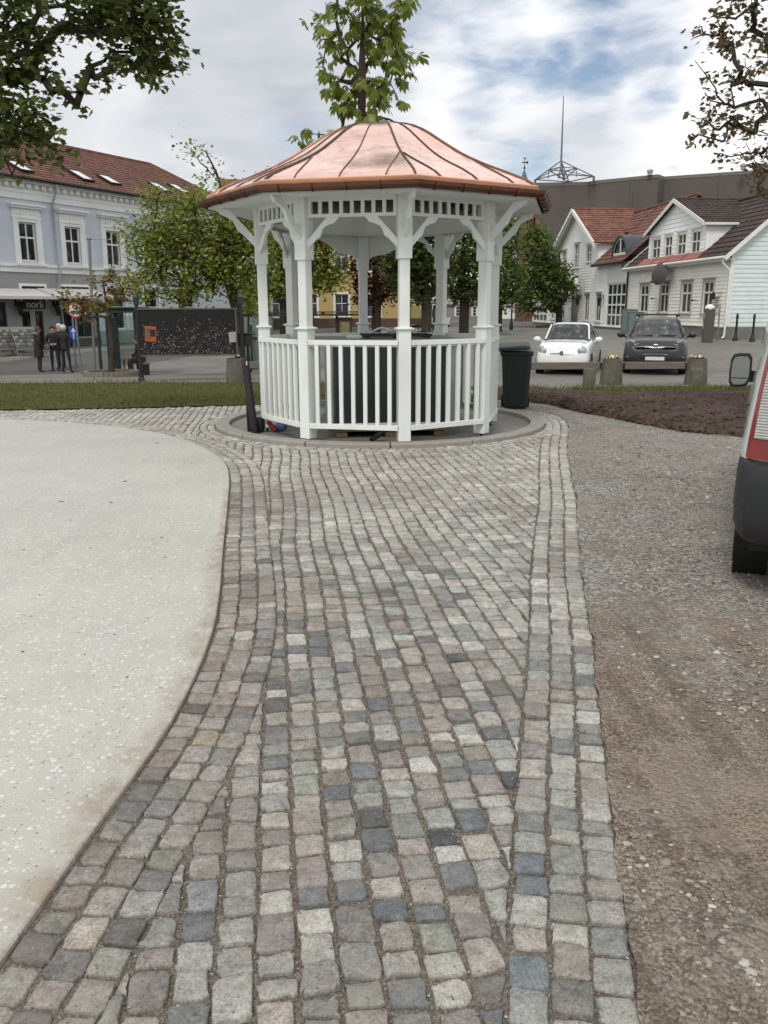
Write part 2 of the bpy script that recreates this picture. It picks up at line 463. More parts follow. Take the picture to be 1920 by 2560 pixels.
def build_setts():
    rng = random.Random(11)
    # three rows along a curve, off to one side
    def rows_along(P, side, n, w=.1035, first=.012, ymax=99, ring=True):
        for r in range(n):
            acc = 0; i = 0; seg = []
            L = [0]
            for k in range(len(P)-1): L.append(L[-1]+math.dist(P[k], P[k+1]))
            def pt(s, d):
                s = max(0, min(L[-1]-1e-6, s)); k = 0
                lo, hi = 0, len(L)-1
                while hi-lo > 1:
                    m = (lo+hi)//2
                    if L[m] <= s: lo = m
                    else: hi = m
                t = (s-L[lo])/(L[lo+1]-L[lo]); a, b_ = P[lo], P[lo+1]
                dx, dy = b_[0]-a[0], b_[1]-a[1]; q = math.hypot(dx, dy)
                return (a[0]+dx*t + dy/q*d*side, a[1]+dy*t - dx/q*d*side)
            s = rng.uniform(0, .08)
            while s < L[-1]:
                l = min(.15, max(.075, rng.gauss(.108, .017))); g = rng.uniform(.006, .015)
                d0 = first+r*w+rng.uniform(0, .008); d1 = first+(r+1)*w-rng.uniform(.003, .011)
                sk = rng.gauss(0, .006)
                poly = [pt(s, d0), pt(s+l-g, d0), pt(s+l-g+sk, d1), pt(s+sk, d1)]
                s += l
                cy = sum(q[1] for q in poly)/4; cx = sum(q[0] for q in poly)/4
                if cy > ymax or cy < 1.2: continue
                if cx < -6.6: continue
                if ring:
                    poly = keep_outside_ring(poly, RR+.012)
                if poly and gback(cx, cy): stone(poly, rng)
    def gback(x, y):
        for i in range(len(GRASS_EDGE)-1):
            a, b_ = GRASS_EDGE[i], GRASS_EDGE[i+1]
            if a[0] <= x <= b_[0]: return y < a[1]+(b_[1]-a[1])*(x-a[0])/(b_[0]-a[0])-.03
        return True
    rows_along(SLABC, 1, 3)
    rows_along(BORDC, -1, 3, ymax=14.3)
    circ = [(RC[0]+(RR+.0)*sin(a), RC[1]-(RR+.0)*cos(a)) for a in [R(-178+356*i/120) for i in range(121)]]
    rows_along(circ, 1, 2, ring=False)
    D = (-.122, .9925); Nn = (.9925, .122); w = .1035
    for k in range(-75, 45):
        s = .9+rng.uniform(0, .1)
        while s < 16.5:
            l = min(.155, max(.066, rng.gauss(.106, .021))); g = rng.uniform(.006, .015)
            t0 = k*w+rng.uniform(0, .006); t1 = (k+1)*w-rng.uniform(.003, .011)
            # the courses wander a little
            cxm, cym = D[0]*s+Nn[0]*t0, D[1]*s+Nn[1]*t0
            if cxm < -6.8 or cxm > 3.2 or cym > 14.8: s += l; continue
            wob = .03*mnoise.noise((t0*.6, s*.8, 5)); sk = rng.gauss(0, .006)
            P = lambda a, b_: (D[0]*a+Nn[0]*(b_+wob), D[1]*a+Nn[1]*(b_+wob))
            poly = [P(s, t0+rng.uniform(0, .006)), P(s+sk, t1), P(s+l-g+sk, t1-rng.uniform(0, .008)), P(s+l-g-rng.uniform(0, .006), t0)]
            s += l
            cx = sum(q[0] for q in poly)/4; cy = sum(q[1] for q in poly)/4
            if cy < 1.2 or not gback(cx, cy): continue
            sd, tg, nl, q = nearest(SLABC, cx, cy)
            if sd > -.2: continue                      # slab lies to the left
            if sd > -.6: poly = clip(poly, nl[0], nl[1], nl[0]*q[0]+nl[1]*q[1]-(3*w+.012))
            if not poly: continue
            sd, tg, nl, q = nearest(BORDC, cx, cy)
            if sd < .2: continue
            if sd < .6: poly = clip(poly, -nl[0], -nl[1], -(nl[0]*q[0]+nl[1]*q[1])-(3*w+.018))
            if not poly: continue
            poly = keep_outside_ring(poly, RR+2*w+.02)
            # keep clear of the two rows that follow the ring
            if len(poly) >= 3: stone(poly, rng)
    m, nt, b, o = mk('granite sett')
    v = coord(nt)
    a = N(nt, 'ShaderNodeAttribute'); a.attribute_name = 'col'
    c = a.outputs['Color']
    c = mixc(nt, 1.0, c, ramp(nt, noise_(nt, v, 22, 6, .7), [(.28, (.55,)*3), (.5, (.96,)*3), (.72, (1.3,)*3)]), 'MULTIPLY')
    c = mixc(nt, 1.0, c, ramp(nt, noise_(nt, v, 130, 4, .75), [(.32, (.6,)*3), (.68, (1.36,)*3)]), 'MULTIPLY')
    # dust lying in patches over the stones, and dark pits
    du = ramp(nt, noise_(nt, v, 2.2, 8, .75), [(.5, (0, 0, 0)), (.6, (1, 1, 1))])
    c = mixc(nt, mth(nt, 'MULTIPLY', du, .42), c, C(142, 137, 128))
    pit = ramp(nt, noise_(nt, v, 62, 5, .65), [(.60, (0, 0, 0)), (.67, (1, 1, 1))])
    c = mixc(nt, mth(nt, 'MULTIPLY', pit, .62), c, C(62, 59, 54))
    br = ramp(nt, noise_(nt, v, .85, 8, .72, .3), [(.47, (0, 0, 0)), (.62, (1, 1, 1))])
    c = mixc(nt, mth(nt, 'MULTIPLY', mth(nt, 'MULTIPLY', br, ramp(nt, noise_(nt, v, 30, 5, .7), [(.35, (.35,)*3), (.6, (1,)*3)])), .5), c, C(118, 106, 95))
    nt.links.new(c, b.inputs['Base Color'])
    b.inputs['Roughness'].default_value = .78; b.inputs['Specular IOR Level'].default_value = .28
    bn = nt.nodes.new('ShaderNodeBump'); bn.inputs['Strength'].default_value = .7; bn.inputs['Distance'].default_value = .006
    nt.links.new(noise_(nt, v, 60, 7, .7), bn.inputs['Height']); nt.links.new(bn.outputs[0], b.inputs['Normal'])
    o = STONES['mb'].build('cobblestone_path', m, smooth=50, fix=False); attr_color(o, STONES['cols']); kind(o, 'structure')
build_bed()
build_setts()

# --- gravel yard on the right
def gravel_z(x, y):
    d = x-(.62+.2*(y-1.6)); t = 0
    if y < 9:
        for c, w in ((.34, .07), (.62, .09), (1.25, .12), (1.5, .1)):
            e = (d-c-.05*mnoise.noise((y*.5, c, 3)))/w
            if abs(e) < 3: t -= .02*math.exp(-e*e)*(1+.35*sin(y*70))*(1 if y < 5 else (9-y)/4)
    return t + -.006 + .012*mnoise.noise((x*1.1, y*1.1, 2)) + .008*mnoise.noise((x*4, y*4, 9)) + .003*mnoise.noise((x*17, y*17, 4))
def gravel_mat():
    m, nt, b, o = mk('gravel and packed earth')
    v = coord(nt)
    vo = N(nt, 'ShaderNodeTexVoronoi'); vo.inputs['Scale'].default_value = 62; nt.links.new(v, vo.inputs['Vector'])
    vo2 = N(nt, 'ShaderNodeTexVoronoi'); vo2.inputs['Scale'].default_value = 150; nt.links.new(v, vo2.inputs['Vector'])
    grey = ramp(nt, vo.outputs['Color'], [(.1, C(96, 96, 91)), (.5, C(136, 135, 128)), (.9, C(186, 184, 176))])
    brown = ramp(nt, vo2.outputs['Color'], [(.1, C(84, 75, 66)), (.5, C(124, 112, 100)), (.9, C(166, 153, 139))])
    sx = nt.nodes.new('ShaderNodeSeparateXYZ'); nt.links.new(v, sx.inputs[0])
    # nearer the camera the ground is bare earth, further back clean grey gravel
    yy = mth(nt, 'ADD', sx.outputs[1], mth(nt, 'MULTIPLY', mth(nt, 'SUBTRACT', noise_(nt, v, .9, 6, .65), .5), 7.0))
    f = ramp(nt, mth(nt, 'MULTIPLY', yy, .1), [(.36, (0, 0, 0)), (.52, (1, 1, 1))])
    pat = ramp(nt, noise_(nt, v, 1.7, 6, .7, .4), [(.44, (0, 0, 0)), (.58, (1, 1, 1))])
    f2 = mth(nt, 'ADD', mth(nt, 'MULTIPLY', f, .75), mth(nt, 'MULTIPLY', pat, .25), clamp=True)
    c = mixc(nt, f2, brown, grey)
    tm = nt.nodes.new('ShaderNodeMapping'); tm.inputs['Rotation'].default_value = (0, 0, .2); tm.inputs['Scale'].default_value = (7, .45, 1); nt.links.new(v, tm.inputs[0])
    trk = ramp(nt, noise_(nt, tm.outputs[0], 1.0, 6, .7), [(.48, (0, 0, 0)), (.64, (1, 1, 1))])
    c = mixc(nt, mth(nt, 'MULTIPLY', mth(nt, 'MULTIPLY', trk, .55), mth(nt, 'SUBTRACT', 1.0, f)), c, C(86, 75, 65))
    c = mixc(nt, mth(nt, 'MULTIPLY', ramp(nt, noise_(nt, v, 2.3, 7, .75), [(.52, (0, 0, 0)), (.68, (1, 1, 1))]), .5), c, C(84, 74, 66))
    c = mixc(nt, mth(nt, 'MULTIPLY', ramp(nt, noise_(nt, v, 1.25, 8, .72, .5), [(.52, (0, 0, 0)), (.58, (1, 1, 1))]), .45), c, C(150, 139, 126))
    c = mixc(nt, mth(nt, 'MULTIPLY', ramp(nt, noise_(nt, v, .75, 3, .5), [(.55, (0, 0, 0)), (.7, (1, 1, 1))]), .35), c, C(150, 130, 122))
    nt.links.new(c, b.inputs['Base Color']); b.inputs['Roughness'].default_value = .95; b.inputs['Specular IOR Level'].default_value = .15
    bn = nt.nodes.new('ShaderNodeBump'); bn.inputs['Strength'].default_value = 1; bn.inputs['Distance'].default_value = .014
    h = mth(nt, 'ADD', mth(nt, 'MULTIPLY', vo.outputs['Distance'], -1.0), mth(nt, 'MULTIPLY', noise_(nt, v, 40, 6, .7), .8))
    nt.links.new(h, bn.inputs['Height']); nt.links.new(bn.outputs[0], b.inputs['Normal'])
    return m
def build_gravel():
    mb = MB(); rows = []
    ys = [-1.5+.09*i for i in range(205)]
    ys = [-1.5+.045*i for i in range(190)]+[7.05+.1*i for i in range(110)]
    for y in ys:
        x0 = bord_x(min(y, 13.0)) if y < 13 else max(1.75, bord_x(13)-(y-13)*.5)
        x0 += -.012+.03*mnoise.noise((y*3, 0, 0))+.015*mnoise.noise((y*11, 2, 0))
        row = []
        for k in range(110):
            t = (k/109)**1.9; x = x0-.004+(11-x0)*t
            z = gravel_z(x, y)*min(1, .25+t*16)+(.006+.008*mnoise.noise((y*2.5, 7, 0)))*max(0, 1-t*40) + (gz(x, y) if y > 14 else 0)
            row.append((x, y, z))
        rows.append(row)
    mb.grid(rows); o = mb.build('gravel_yard', gravel_mat(), smooth=180, fix=False); kind(o, 'structure')
    # loose stones
    rng = random.Random(5); sm = MB(); cols = []
    pal = [C(150, 148, 140), C(128, 122, 113), C(112, 103, 94), C(172, 168, 158), C(140, 126, 116), C(96, 92, 88), C(158, 142, 132)]
    def chip(x, y, z, r):
        a0 = rng.uniform(0, 6.3); k = rng.choice((5, 6)); h = r*rng.uniform(.4, .8)
        vs = [(x+r*cos(a0+2*pi*i/k)*rng.uniform(.7, 1.25), y+r*sin(a0+2*pi*i/k)*rng.uniform(.6, 1.05), z+rng.uniform(-.2, .25)*h) for i in range(k)]
        vs += [(x+rng.uniform(-.3, .3)*r, y+rng.uniform(-.3, .3)*r, z+h), ]
        sm.add(vs, [(i, (i+1) % k, k) for i in range(k)]); c = rng.choice(pal); f = rng.uniform(.75, 1.15)
        cols.extend([(c[0]*f, c[1]*f, c[2]*f)]*len(vs))
    for _ in range(21000):
        y = 1.4+9.5*rng.random()**1.7; x = bord_x(y)+.01+(y*.62+.4-bord_x(y)*.6)*rng.random()**1.0
        if mnoise.noise((x*1.3, y*1.3, 21)) + rng.uniform(-.35, .35) < -.05: continue
        chip(x, y, gravel_z(x, y)+.001, rng.choice((.003, .003, .004, .004, .005, .006, .008, .011, .014))*rng.uniform(.8, 1.3)*(1+.05*y))
    # grit that has spread over the joints of the setts
    for _ in range(5200):
        y = 1.45+4.5*rng.random()**1.5; x = rng.uniform(-.95, bord_x(y))
        if nearest(SLABC[:60], x, y)[0] > -.02: continue
        k = (x*.9925+y*.122)/.1035; fr = abs(k-round(k))
        z = -.004 if fr < .12 else .004
        if z > 0 and rng.random() < .72: continue
        chip(x, y, z, rng.uniform(.0018, .0042))
    for _ in range(420):    # bits blown onto the slab
        y = 1.9+9*rng.random()**1.5; x = -.9-5*rng.random()**1.4
        if nearest(SLABC, x, y)[0] < .01: continue
        chip(x, y, .0135, rng.choice((.002, .003, .004, .006))*(1+.06*y))
    m, nt, b, o = mk('loose gravel stone')
    a = N(nt, 'ShaderNodeAttribute'); a.attribute_name = 'col'
    c = mixc(nt, 1.0, a.outputs['Color'], ramp(nt, noise_(nt, coord(nt), 90, 3), [(.3, (.8,)*3), (.7, (1.15,)*3)]), 'MULTIPLY')
    nt.links.new(c, b.inputs['Base Color']); b.inputs['Roughness'].default_value = .9
    o = sm.build('gravel', m, fix=False); attr_color(o, cols); kind(o, 'stuff')
build_gravel()

# --- heap of dark soil behind
def soil_front(x):   # front edge (metres) of the heap
    P = [(2.05, 15.4), (2.5, 15.0), (2.7, 14.5), (3.0, 13.4), (3.3, 12.5), (3.6, 11.7), (3.9, 11.1), (4.5, 10.6), (5.5, 10.2), (9.5, 9.6)]
    for i in range(len(P)-1):
        if P[i][0] <= x <= P[i+1][0]: return P[i][1]+(P[i+1][1]-P[i][1])*(x-P[i][0])/(P[i+1][0]-P[i][0])
    return P[0][1] if x < P[0][0] else P[-1][1]
def build_soil():
    rng = random.Random(3); mb = MB(); rows = []
    for i in range(150):
        x = 2.05+7.0*i/149; y0 = soil_front(x)+.07*mnoise.noise((x*5, 0, 0))+.03*mnoise.noise((x*17, 3, 0)); y1 = 17.0+.25*mnoise.noise((x*2, 1, 0)); row = []
        for k in range(70):
            t = k/69; y = y0+(y1-y0)*t
            prof = min(1, t*7)**.6*(1-max(0, t-.7)/.3*.75)
            z = gz(x, y) + .012 + .13*prof*min(1, (x-2.0)*1.2+.15) + prof*(.03*mnoise.noise((x*3, y*3, 1)) + .035*mnoise.noise((x*8, y*8, 2)) + .022*mnoise.noise((x*21, y*21, 3)))
            row.append((x, y, z if k else gz(x, y)-.02))
        rows.append(row)
    mb.grid(rows)
    for _ in range(7000):   # clods
        x = rng.uniform(2.1, 8.5); y0 = soil_front(x)
        y = y0-.12*rng.random()**2+(17-y0)*rng.random()**1.6; t = (y-y0)/(17-y0)
        prof = max(0, min(1, t*7))**.6*(1-max(0, t-.7)/.3*.75)
        z = gz(x, y)+.012+.13*prof*min(1, (x-2.0)*1.2+.15); r = rng.choice((.008, .01, .012, .016, .02, .026, .036))*rng.uniform(.7, 1.2)
        k = 6; a0 = rng.uniform(0, 6)
        vs = [(x+r*cos(a0+2*pi*j/k)*rng.uniform(.7, 1.2), y+r*sin(a0+2*pi*j/k)*rng.uniform(.7, 1.2), z+rng.uniform(-.3, .4)*r) for j in range(k)] + [(x+rng.uniform(-.3, .3)*r, y, z+r*rng.uniform(.7, 1.1))]
        mb.add(vs, [(j, (j+1) % k, k) for j in range(k)])
    m = pm('dark topsoil', C(80, 68, 61), .95, var=.4, scale=14, bump=1, bscale=45, spec=.1, col2=C(58, 48, 43), c2amt=.7, c2scale=1.4)
    o = mb.build('soil_heap', m, smooth=40, fix=False); kind(o, 'stuff')
build_soil()

# --- lawns
def grass_mats():
    m, nt, b, o = mk('grass blade')
    rnd = nt.nodes.new('ShaderNodeNewGeometry').outputs['Random Per Island']
    c = ramp(nt, rnd, [(0, C(62, 72, 30)), (.45, C(80, 90, 40)), (.8, C(98, 104, 52)), (1, C(132, 124, 76))])
    c = mixc(nt, ramp(nt, noise_(nt, coord(nt), .8, 4), [(.4, (0, 0, 0)), (.65, (.6,)*3)]), c, C(84, 82, 44))
    nt.links.new(c, b.inputs['Base Color']); b.inputs['Roughness'].default_value = .6; b.inputs['Specular IOR Level'].default_value = .25
    g = pm('lawn soil', C(70, 76, 36), .95, var=.3, scale=9, bump=1, bscale=70, spec=.1, col2=C(84, 78, 48), c2amt=.6, c2scale=1.2)
    return m, g
def build_grass():
    rng = random.Random(8); bl, gr = grass_mats()
    def edge_y(x):
        for i in range(len(GRASS_EDGE)-1):
            a, b_ = GRASS_EDGE[i], GRASS_EDGE[i+1]
            if a[0] <= x <= b_[0]: return a[1]+(b_[1]-a[1])*(x-a[0])/(b_[0]-a[0])
        return 14.7
    LFAR = lambda x: 21.0+.05*(x+6)+.25*mnoise.noise((x*1.3, 0, 4))
    RFAR = lambda x: 19.3+.2*mnoise.noise((x*1.5, 0, 5))
    xsL = [-15+.25*i for i in range(68)]; xsR = [1.9+.2*i for i in range(40)]
    a = MB(); a.grid([[(x, lerp(edge_y(x)+.015*mnoise.noise((x*6, 1, 1)), LFAR(x), t/24), gz(x, lerp(edge_y(x), LFAR(x), t/24))+.012+(.02*mnoise.noise((x*2, t, 1)) if 0 < t < 24 else 0)) for t in range(25)] for x in xsL])
    kind(a.build('lawn', gr, smooth=180, fix=False), 'structure')
    a = MB(); a.grid([[(x, lerp(16.3, RFAR(x), t/12), gz(x, lerp(16.3, RFAR(x), t/12))+.012) for t in range(13)] for x in xsR])
    kind(a.build('grass_verge', gr, smooth=180, fix=False), 'structure')
    g = MB()
    def blade(x, y, h, w):
        z = gz(x, y)+.01; a_ = rng.uniform(0, 6.3); dx, dy = cos(a_)*w, sin(a_)*w; lx, ly = rng.gauss(0, .35)*h, rng.gauss(0, .35)*h
        g.add([(x-dx, y-dy, z), (x+dx, y+dy, z), (x+dx*.5+lx*.5, y+dy*.5+ly*.5, z+h*.62), (x+lx, y+ly, z+h)], [(0, 1, 2), (0, 2, 3)])
    for _ in range(30000):
        x = rng.uniform(-13.5, 1.7); y0, y1 = edge_y(x), LFAR(x); t = rng.random()**1.15; y = lerp(y0-.01, y1, t)
        tall = .2*max(0, t-.82)/.18*rng.random()**2
        blade(x, y, rng.uniform(.02, .05)+tall*.7, .006)
    for _ in range(14000):
        x = rng.uniform(1.9, 9.6); t = rng.random(); y = lerp(16.2, RFAR(x), t)
        if mnoise.noise((x*.9, y*.9, 31)) + t*.7 < .05 + .3*rng.random(): continue
        blade(x, y, rng.uniform(.03, .09)+.10*rng.random()**4*t, .007)
    for _ in range(500):
        x = rng.uniform(2.0, 4.0); y = soil_front(x)+rng.uniform(.8, 2.2)
        if y < 16.8: blade(x, y, rng.uniform(.06, .13), .006)
    kind(g.build('grass', bl, fix=False), 'stuff')
build_grass()

# --- left street: carriageway sheet and raised pavement along the blue-grey building
LD = Vector((.456, .890, 0)).normalized(); LN = Vector((LD.y, -LD.x, 0))     # along the facade, and out of it
LF = at(66, 880, 41); LF = Vector((LF.x, LF.y, 0))
def LP(a, d, dz=0):
    q = LF+LD*a+LN*d; return (q.x, q.y, gz(q.x, q.y)+dz)
def build_street():
    asp = pm('worn asphalt', C(96, 95, 92), .9, var=.12, scale=3, bump=.6, bscale=90, spec=.2, col2=C(80, 79, 77), c2amt=.6, c2scale=.35)
    mb = MB(); A = [-26+1.5*i for i in range(52)]
    mb.grid([[LP(a, d, .006) for d in (2.7, 4, 5.5, 7, 8.6)] for a in A]); kind(mb.build('road', asp, smooth=180, fix=False), 'structure')
    pav = pm('pavement flags', C(104, 102, 96), .9, var=.15, scale=4, bump=.5, bscale=60, spec=.2, col2=C(84, 82, 76), c2amt=.5)
    mb = MB(); mb.grid([[LP(a, d, z) for d, z in ((-1.2, .12), (0, .12), (1.2, .12), (2.52, .12))] for a in A]); kind(mb.build('pavement', pav, smooth=180, fix=False), 'structure')
    kb = pm('granite kerb', C(142, 140, 132), .8, var=.15, scale=7, bump=.4, spec=.25)
    mb = MB(); mb.grid([[LP(a, d, z) for d, z in ((2.52, -.02), (2.52, .125), (2.69, .12), (2.72, -.02))] for a in A]); kind(mb.build('kerb', kb, fix=False), 'structure')
    # far street climbing away on the right, with its pavement edge
    mb = MB(); P = [(8.2, 62), (9.6, 80), (12, 110), (16, 160)]
    mb.grid([[(x+d, y, gz(x+d, y)+.012) for d in (-3.5, 0, 4.5)] for x, y in P]); kind(mb.build('side_street', asp, fix=False), 'structure')
    mb = MB(); mb.grid([[(x+d, y, gz(x+d, y)+z) for d, z in ((-3.5, 0), (-3.5, .14), (-6.5, .14))] for x, y in P]); kind(mb.build('side_pavement', kb, fix=False), 'structure')
build_street()
# ================================================================ BANDSTAND
GX, GY, GR, GP = -.0325, 11.48, 1.529, R(10.044)
def copper(name, base, rough, stain, samt, bump=.25):
    m, nt, b, o = mk(name)
    v = coord(nt)
    n1 = noise_(nt, v, 1.7, 7, .65, .6); n2 = noise_(nt, v, 6, 6, .7)
    c = ramp(nt, n1, [(.3, scl(base, .82)), (.5, base), (.75, scl(base, 1.12))])
    c = mixc(nt, mth(nt, 'MULTIPLY', ramp(nt, n2, [(.5, (0, 0, 0)), (.72, (1, 1, 1))]), samt), c, stain)
    st = N(nt, 'ShaderNodeMapping'); st.inputs['Scale'].default_value = (1, 1, 5); nt.links.new(v, st.inputs[0])
    band = ramp(nt, noise_(nt, st.outputs[0], 1.1, 8, .75), [(.54, (0, 0, 0)), (.60, (1, 1, 1))])
    c = mixc(nt, mth(nt, 'MULTIPLY', band, samt*.7), c, scl(stain, 1.25))
    nt.links.new(c, b.inputs['Base Color']); b.inputs['Metallic'].default_value = 1
    r = ramp(nt, n2, [(.3, (rough,)*3), (.7, (min(1, rough+.16),)*3)]); nt.links.new(r, b.inputs['Roughness'])
    bn = nt.nodes.new('ShaderNodeBump'); bn.inputs['Strength'].default_value = bump; bn.inputs['Distance'].default_value = .02
    nt.links.new(noise_(nt, v, 5, 5, .6), bn.inputs['Height']); nt.links.new(bn.outputs[0], b.inputs['Normal'])
    return m
def build_bandstand():
    white = pm('white painted timber', C(222, 227, 224), .48, var=.035, scale=3, bump=.3, bscale=26, spec=.35, col2=C(198, 198, 190), c2amt=.5, c2scale=3, stretch=(1, 1, .35))
    cop = copper('new copper sheet', (.96, .63, .53, 1), .1, (.42, .28, .23, 1), .6, .12)
    cop2 = copper('fresh copper trim', (.88, .46, .29, 1), .3, (.45, .22, .13, 1), .4, .1)
    cop3 = copper('weathered copper gutter', (.17, .085, .06, 1), .36, (.10, .055, .04, 1), .7, .1)
    black = pm('black rubber foot', C(28, 28, 28), .6)
    root = thing('bandstand', 'white octagonal timber bandstand with bell-shaped copper roof on the round stone kerb', 'bandstand', (GX, GY, 0), GP)
    def fr(a, rad=0):
        return Matrix.Rotation(a, 4, 'Z') @ Matrix.Translation((0, -rad, 0))
    A = [k*pi/4 for k in range(8)]
    P = lambda a, r=GR, z=0: Vector((r*sin(a), -r*cos(a), z))
    for k, a in enumerate(A):
        mb = MB(); mb.M = fr(a, GR)
        w = .0725; mb.box(-w, -w, .056, w, w, 1.342)
        mb.box(-.059, -.059, 1.36, .059, .059, 2.125)
        w = .08; mb.box(-w, -w, 2.12, w, w, 2.80)
        p = mb.build('post', white, root, bevel=.004)
        mb = MB(); mb.M = fr(a, GR)
        def sq(w, z): return [(-w, -w, z), (w, -w, z), (w, w, z), (-w, w, z)]
        mb.grid([sq(.074, 1.335), sq(.098, 1.345), sq(.098, 1.358), sq(.062, 1.372)], closed=True)
        mb.f += [(12, 13, 14, 15), (3, 2, 1, 0)]; mb.m += [0, 0]
        mb.build('post_cap', white, p, bevel=.002)
        if k:
            mb = MB(); mb.M = fr(a, GR); mb.lathe([(.028, .0), (.028, .008), (.012, .012), (.012, .056)], 10); mb.box(-.05, -.05, .046, .05, .05, .056)
            mb.build('post_foot', black, p)
    # railing, frieze and braces of each side
    for k in range(8):
        a, b = A[k], A[(k+1) % 8]; pa, pb = P(a), P(b); mid = (pa+pb)/2; L = (pb-pa).length
        th = math.atan2(pb.y-pa.y, pb.x-pa.x)
        F = Matrix.Translation(mid) @ Matrix.Rotation(th, 4, 'Z')      # x along the side, -y outwards
        e = L/2-.05
        m1 = MB(); m1.M = F; m1.box(-e, -.105, 1.166, e, -.055, 1.222); m1.box(-e, -.075, 1.145, e, .0, 1.166)
        for sx in (-1, 1): m1.tube([(sx*(e-.03), -.1, 1.195), (sx*(e-.03), -.107, 1.195)], .006, 8, mi=1)
        rail = m1.build('top_rail', [white, black], root, bevel=.002)
        m1 = MB(); m1.M = F; m1.box(-e, -.105, .185, e, -.055, .245)
        for sx in (-1, 1): m1.tube([(sx*(e-.03), -.1, .215), (sx*(e-.03), -.107, .215)], .006, 8, mi=1)
        m1.build('bottom_rail', [white, black], root, bevel=.002)
        n = 7
        for i in range(n):
            x = -e+.1+(2*e-.2)*(i)/(n-1)
            m1 = MB(); m1.M = F; m1.box(x-.023, -.1, .235, x+.023, -.058, 1.17)
            m1.build('baluster', white, root, bevel=.003)
        m1 = MB(); m1.M = F; m1.box(-L/2+.07, -.06, 2.578, L/2-.07, -.02, 2.616); m1.box(-L/2+.07, -.06, 2.75, L/2-.07, -.02, 2.80)
        for i in range(9):
            x = -L/2+.09+(L-.18)*i/8; m1.box(x-.021, -.055, 2.612, x+.021, -.025, 2.752)
        m1.build('frieze', white, root, bevel=.002)
        br = [(0, 0), (0, .10), (.235, .35), (.38, .35), (.325, .285), (.25, .262), (.195, .235), (.17, .19), (.155, .14), (.10, .10)]
        for sx in (-1, 1):
            m1 = MB(); m1.M = F
            m1.prism([(sx*(-L/2+.06+x), 2.235+z) for x, z in br], -.06, -.018)
            m1.build('brace', white, root, bevel=.003)
        if k in (3, 4):     # arched boards either side of the rearmost post
            sx = -1 if k == 4 else 1
            arc = [(0, 2.27), (0, 2.80), (1.05, 2.80), (1.05, 2.575), (.85, 2.565), (.7, 2.535), (.55, 2.48), (.44, 2.41), (.35, 2.355), (.26, 2.33), (.16, 2.32), (.08, 2.30)]
            m1 = MB(); m1.M = F; m1.prism([(sx*(L/2-.06-x), z) for x, z in arc], .0, .02)
            m1.build('arch_board', white, root)
        # outward bracket carrying the eave
        m1 = MB(); m1.M = Matrix.Rotation(a, 4, 'Z') @ Matrix.Rotation(-pi/2, 4, 'Z')
        ob = [(0, 0), (0, .11), (.31, .45), (.47, .45), (.42, .385), (.34, .355), (.27, .315), (.24, .26), (.215, .20), (.15, .15)]
        m1.prism([(GR+.07+x, 2.33+z) for x, z in ob], -.024, .024)
        m1.build('eave_bracket', white, root, bevel=.003)
    # soffit and ceiling
    def octr(r, z): return [P(q, r, z) for q in A]
    m1 = MB(); m1.grid([octr(1.44, 2.802), octr(2.16, 2.775), octr(2.16, 2.80), octr(1.44, 2.83)], closed=True)
    n = 8; m1.f += [(24+i, 24+(i+1) % 8, (i+1) % 8, i) for i in range(8)]; m1.m += [0]*8
    m1.build('soffit', white, root)
    m1 = MB(); m1.grid([octr(1.43, 2.588), octr(1.0, 2.80), octr(.45, 3.06), octr(.05, 3.15)], closed=True); m1.f.append(tuple(range(24, 32))); m1.m.append(0)
    m1.build('ceiling', white, root, fix=False)
    # roof
    prof = [(2.15, 2.925), (2.05, 2.985), (1.9, 3.05), (1.75, 3.11), (1.6, 3.168), (1.45, 3.23), (1.3, 3.297), (1.15, 3.373), (1.0, 3.462), (.86, 3.548), (.74, 3.625), (.62, 3.69), (.5, 3.742), (.38, 3.775), (.24, 3.795), (.06, 3.80)]
    m1 = MB(); nx = 8
    def surf(k, t, s):
        """k side, t profile parameter 0..len-1, s -1..1 across"""
        i = min(int(t), len(prof)-2); q = t-i
        r = lerp(prof[i][0], prof[i+1][0], q); z = lerp(prof[i][1], prof[i+1][1], q)
        p = P(A[k], r, z).lerp(P(A[(k+1) % 8], r, z), (s+1)/2)
        d = .009*mnoise.noise((p.x*2.2, p.y*2.2, z*2.2+k))*(1-s*s)
        nrm = Vector((p.x, p.y, r*.9)).normalized()
        return p+nrm*d
    for k in range(8):
        m1.grid([[surf(k, t/2, -1+2*s/nx) for s in range(nx+1)] for t in range(2*(len(prof)-1)+1)])
    T = len(prof)-1
    def seam(pts, w, h):
        rows = []
        for i, p in enumerate(pts):
            d = (pts[min(i+1, len(pts)-1)]-pts[max(i-1, 0)]).normalized(); up = Vector((p.x, p.y, 2.0)).normalized(); sd = d.cross(up).normalized()
            up = sd.cross(d)
            rows.append([p-sd*w, p-sd*w*.6+up*h, p+sd*w*.6+up*h, p+sd*w])
        m1.grid(rows, mi=1)
    for k in range(8):
        seam([surf(k, t/2, -1) for t in range(2*T+1)], .014, .015)
        seam([surf(k, t/2, 0) for t in range(2*T-1)], .006, .011)
        for sg in (-1, 1):
            pts = []
            for t in range(0, 2*T+1):
                i = min(int(t/2), T-1); q = t/2-i; r = lerp(prof[i][0], prof[i+1][0], q); hw = r*sin(pi/8)
                if hw < .5: break
                pts.append(surf(k, t/2, sg*.5/hw))
            if len(pts) > 2: seam(pts, .006, .011)
    roof = m1.build('roof', [cop, cop3], root, smooth=32)
    m1 = MB(); m1.grid([octr(2.155, 2.862), octr(2.175, 2.862), octr(2.185, 2.915), octr(2.165, 2.928), octr(2.12, 2.928)], closed=True)
    m1.build('fascia_strip', cop2, root)
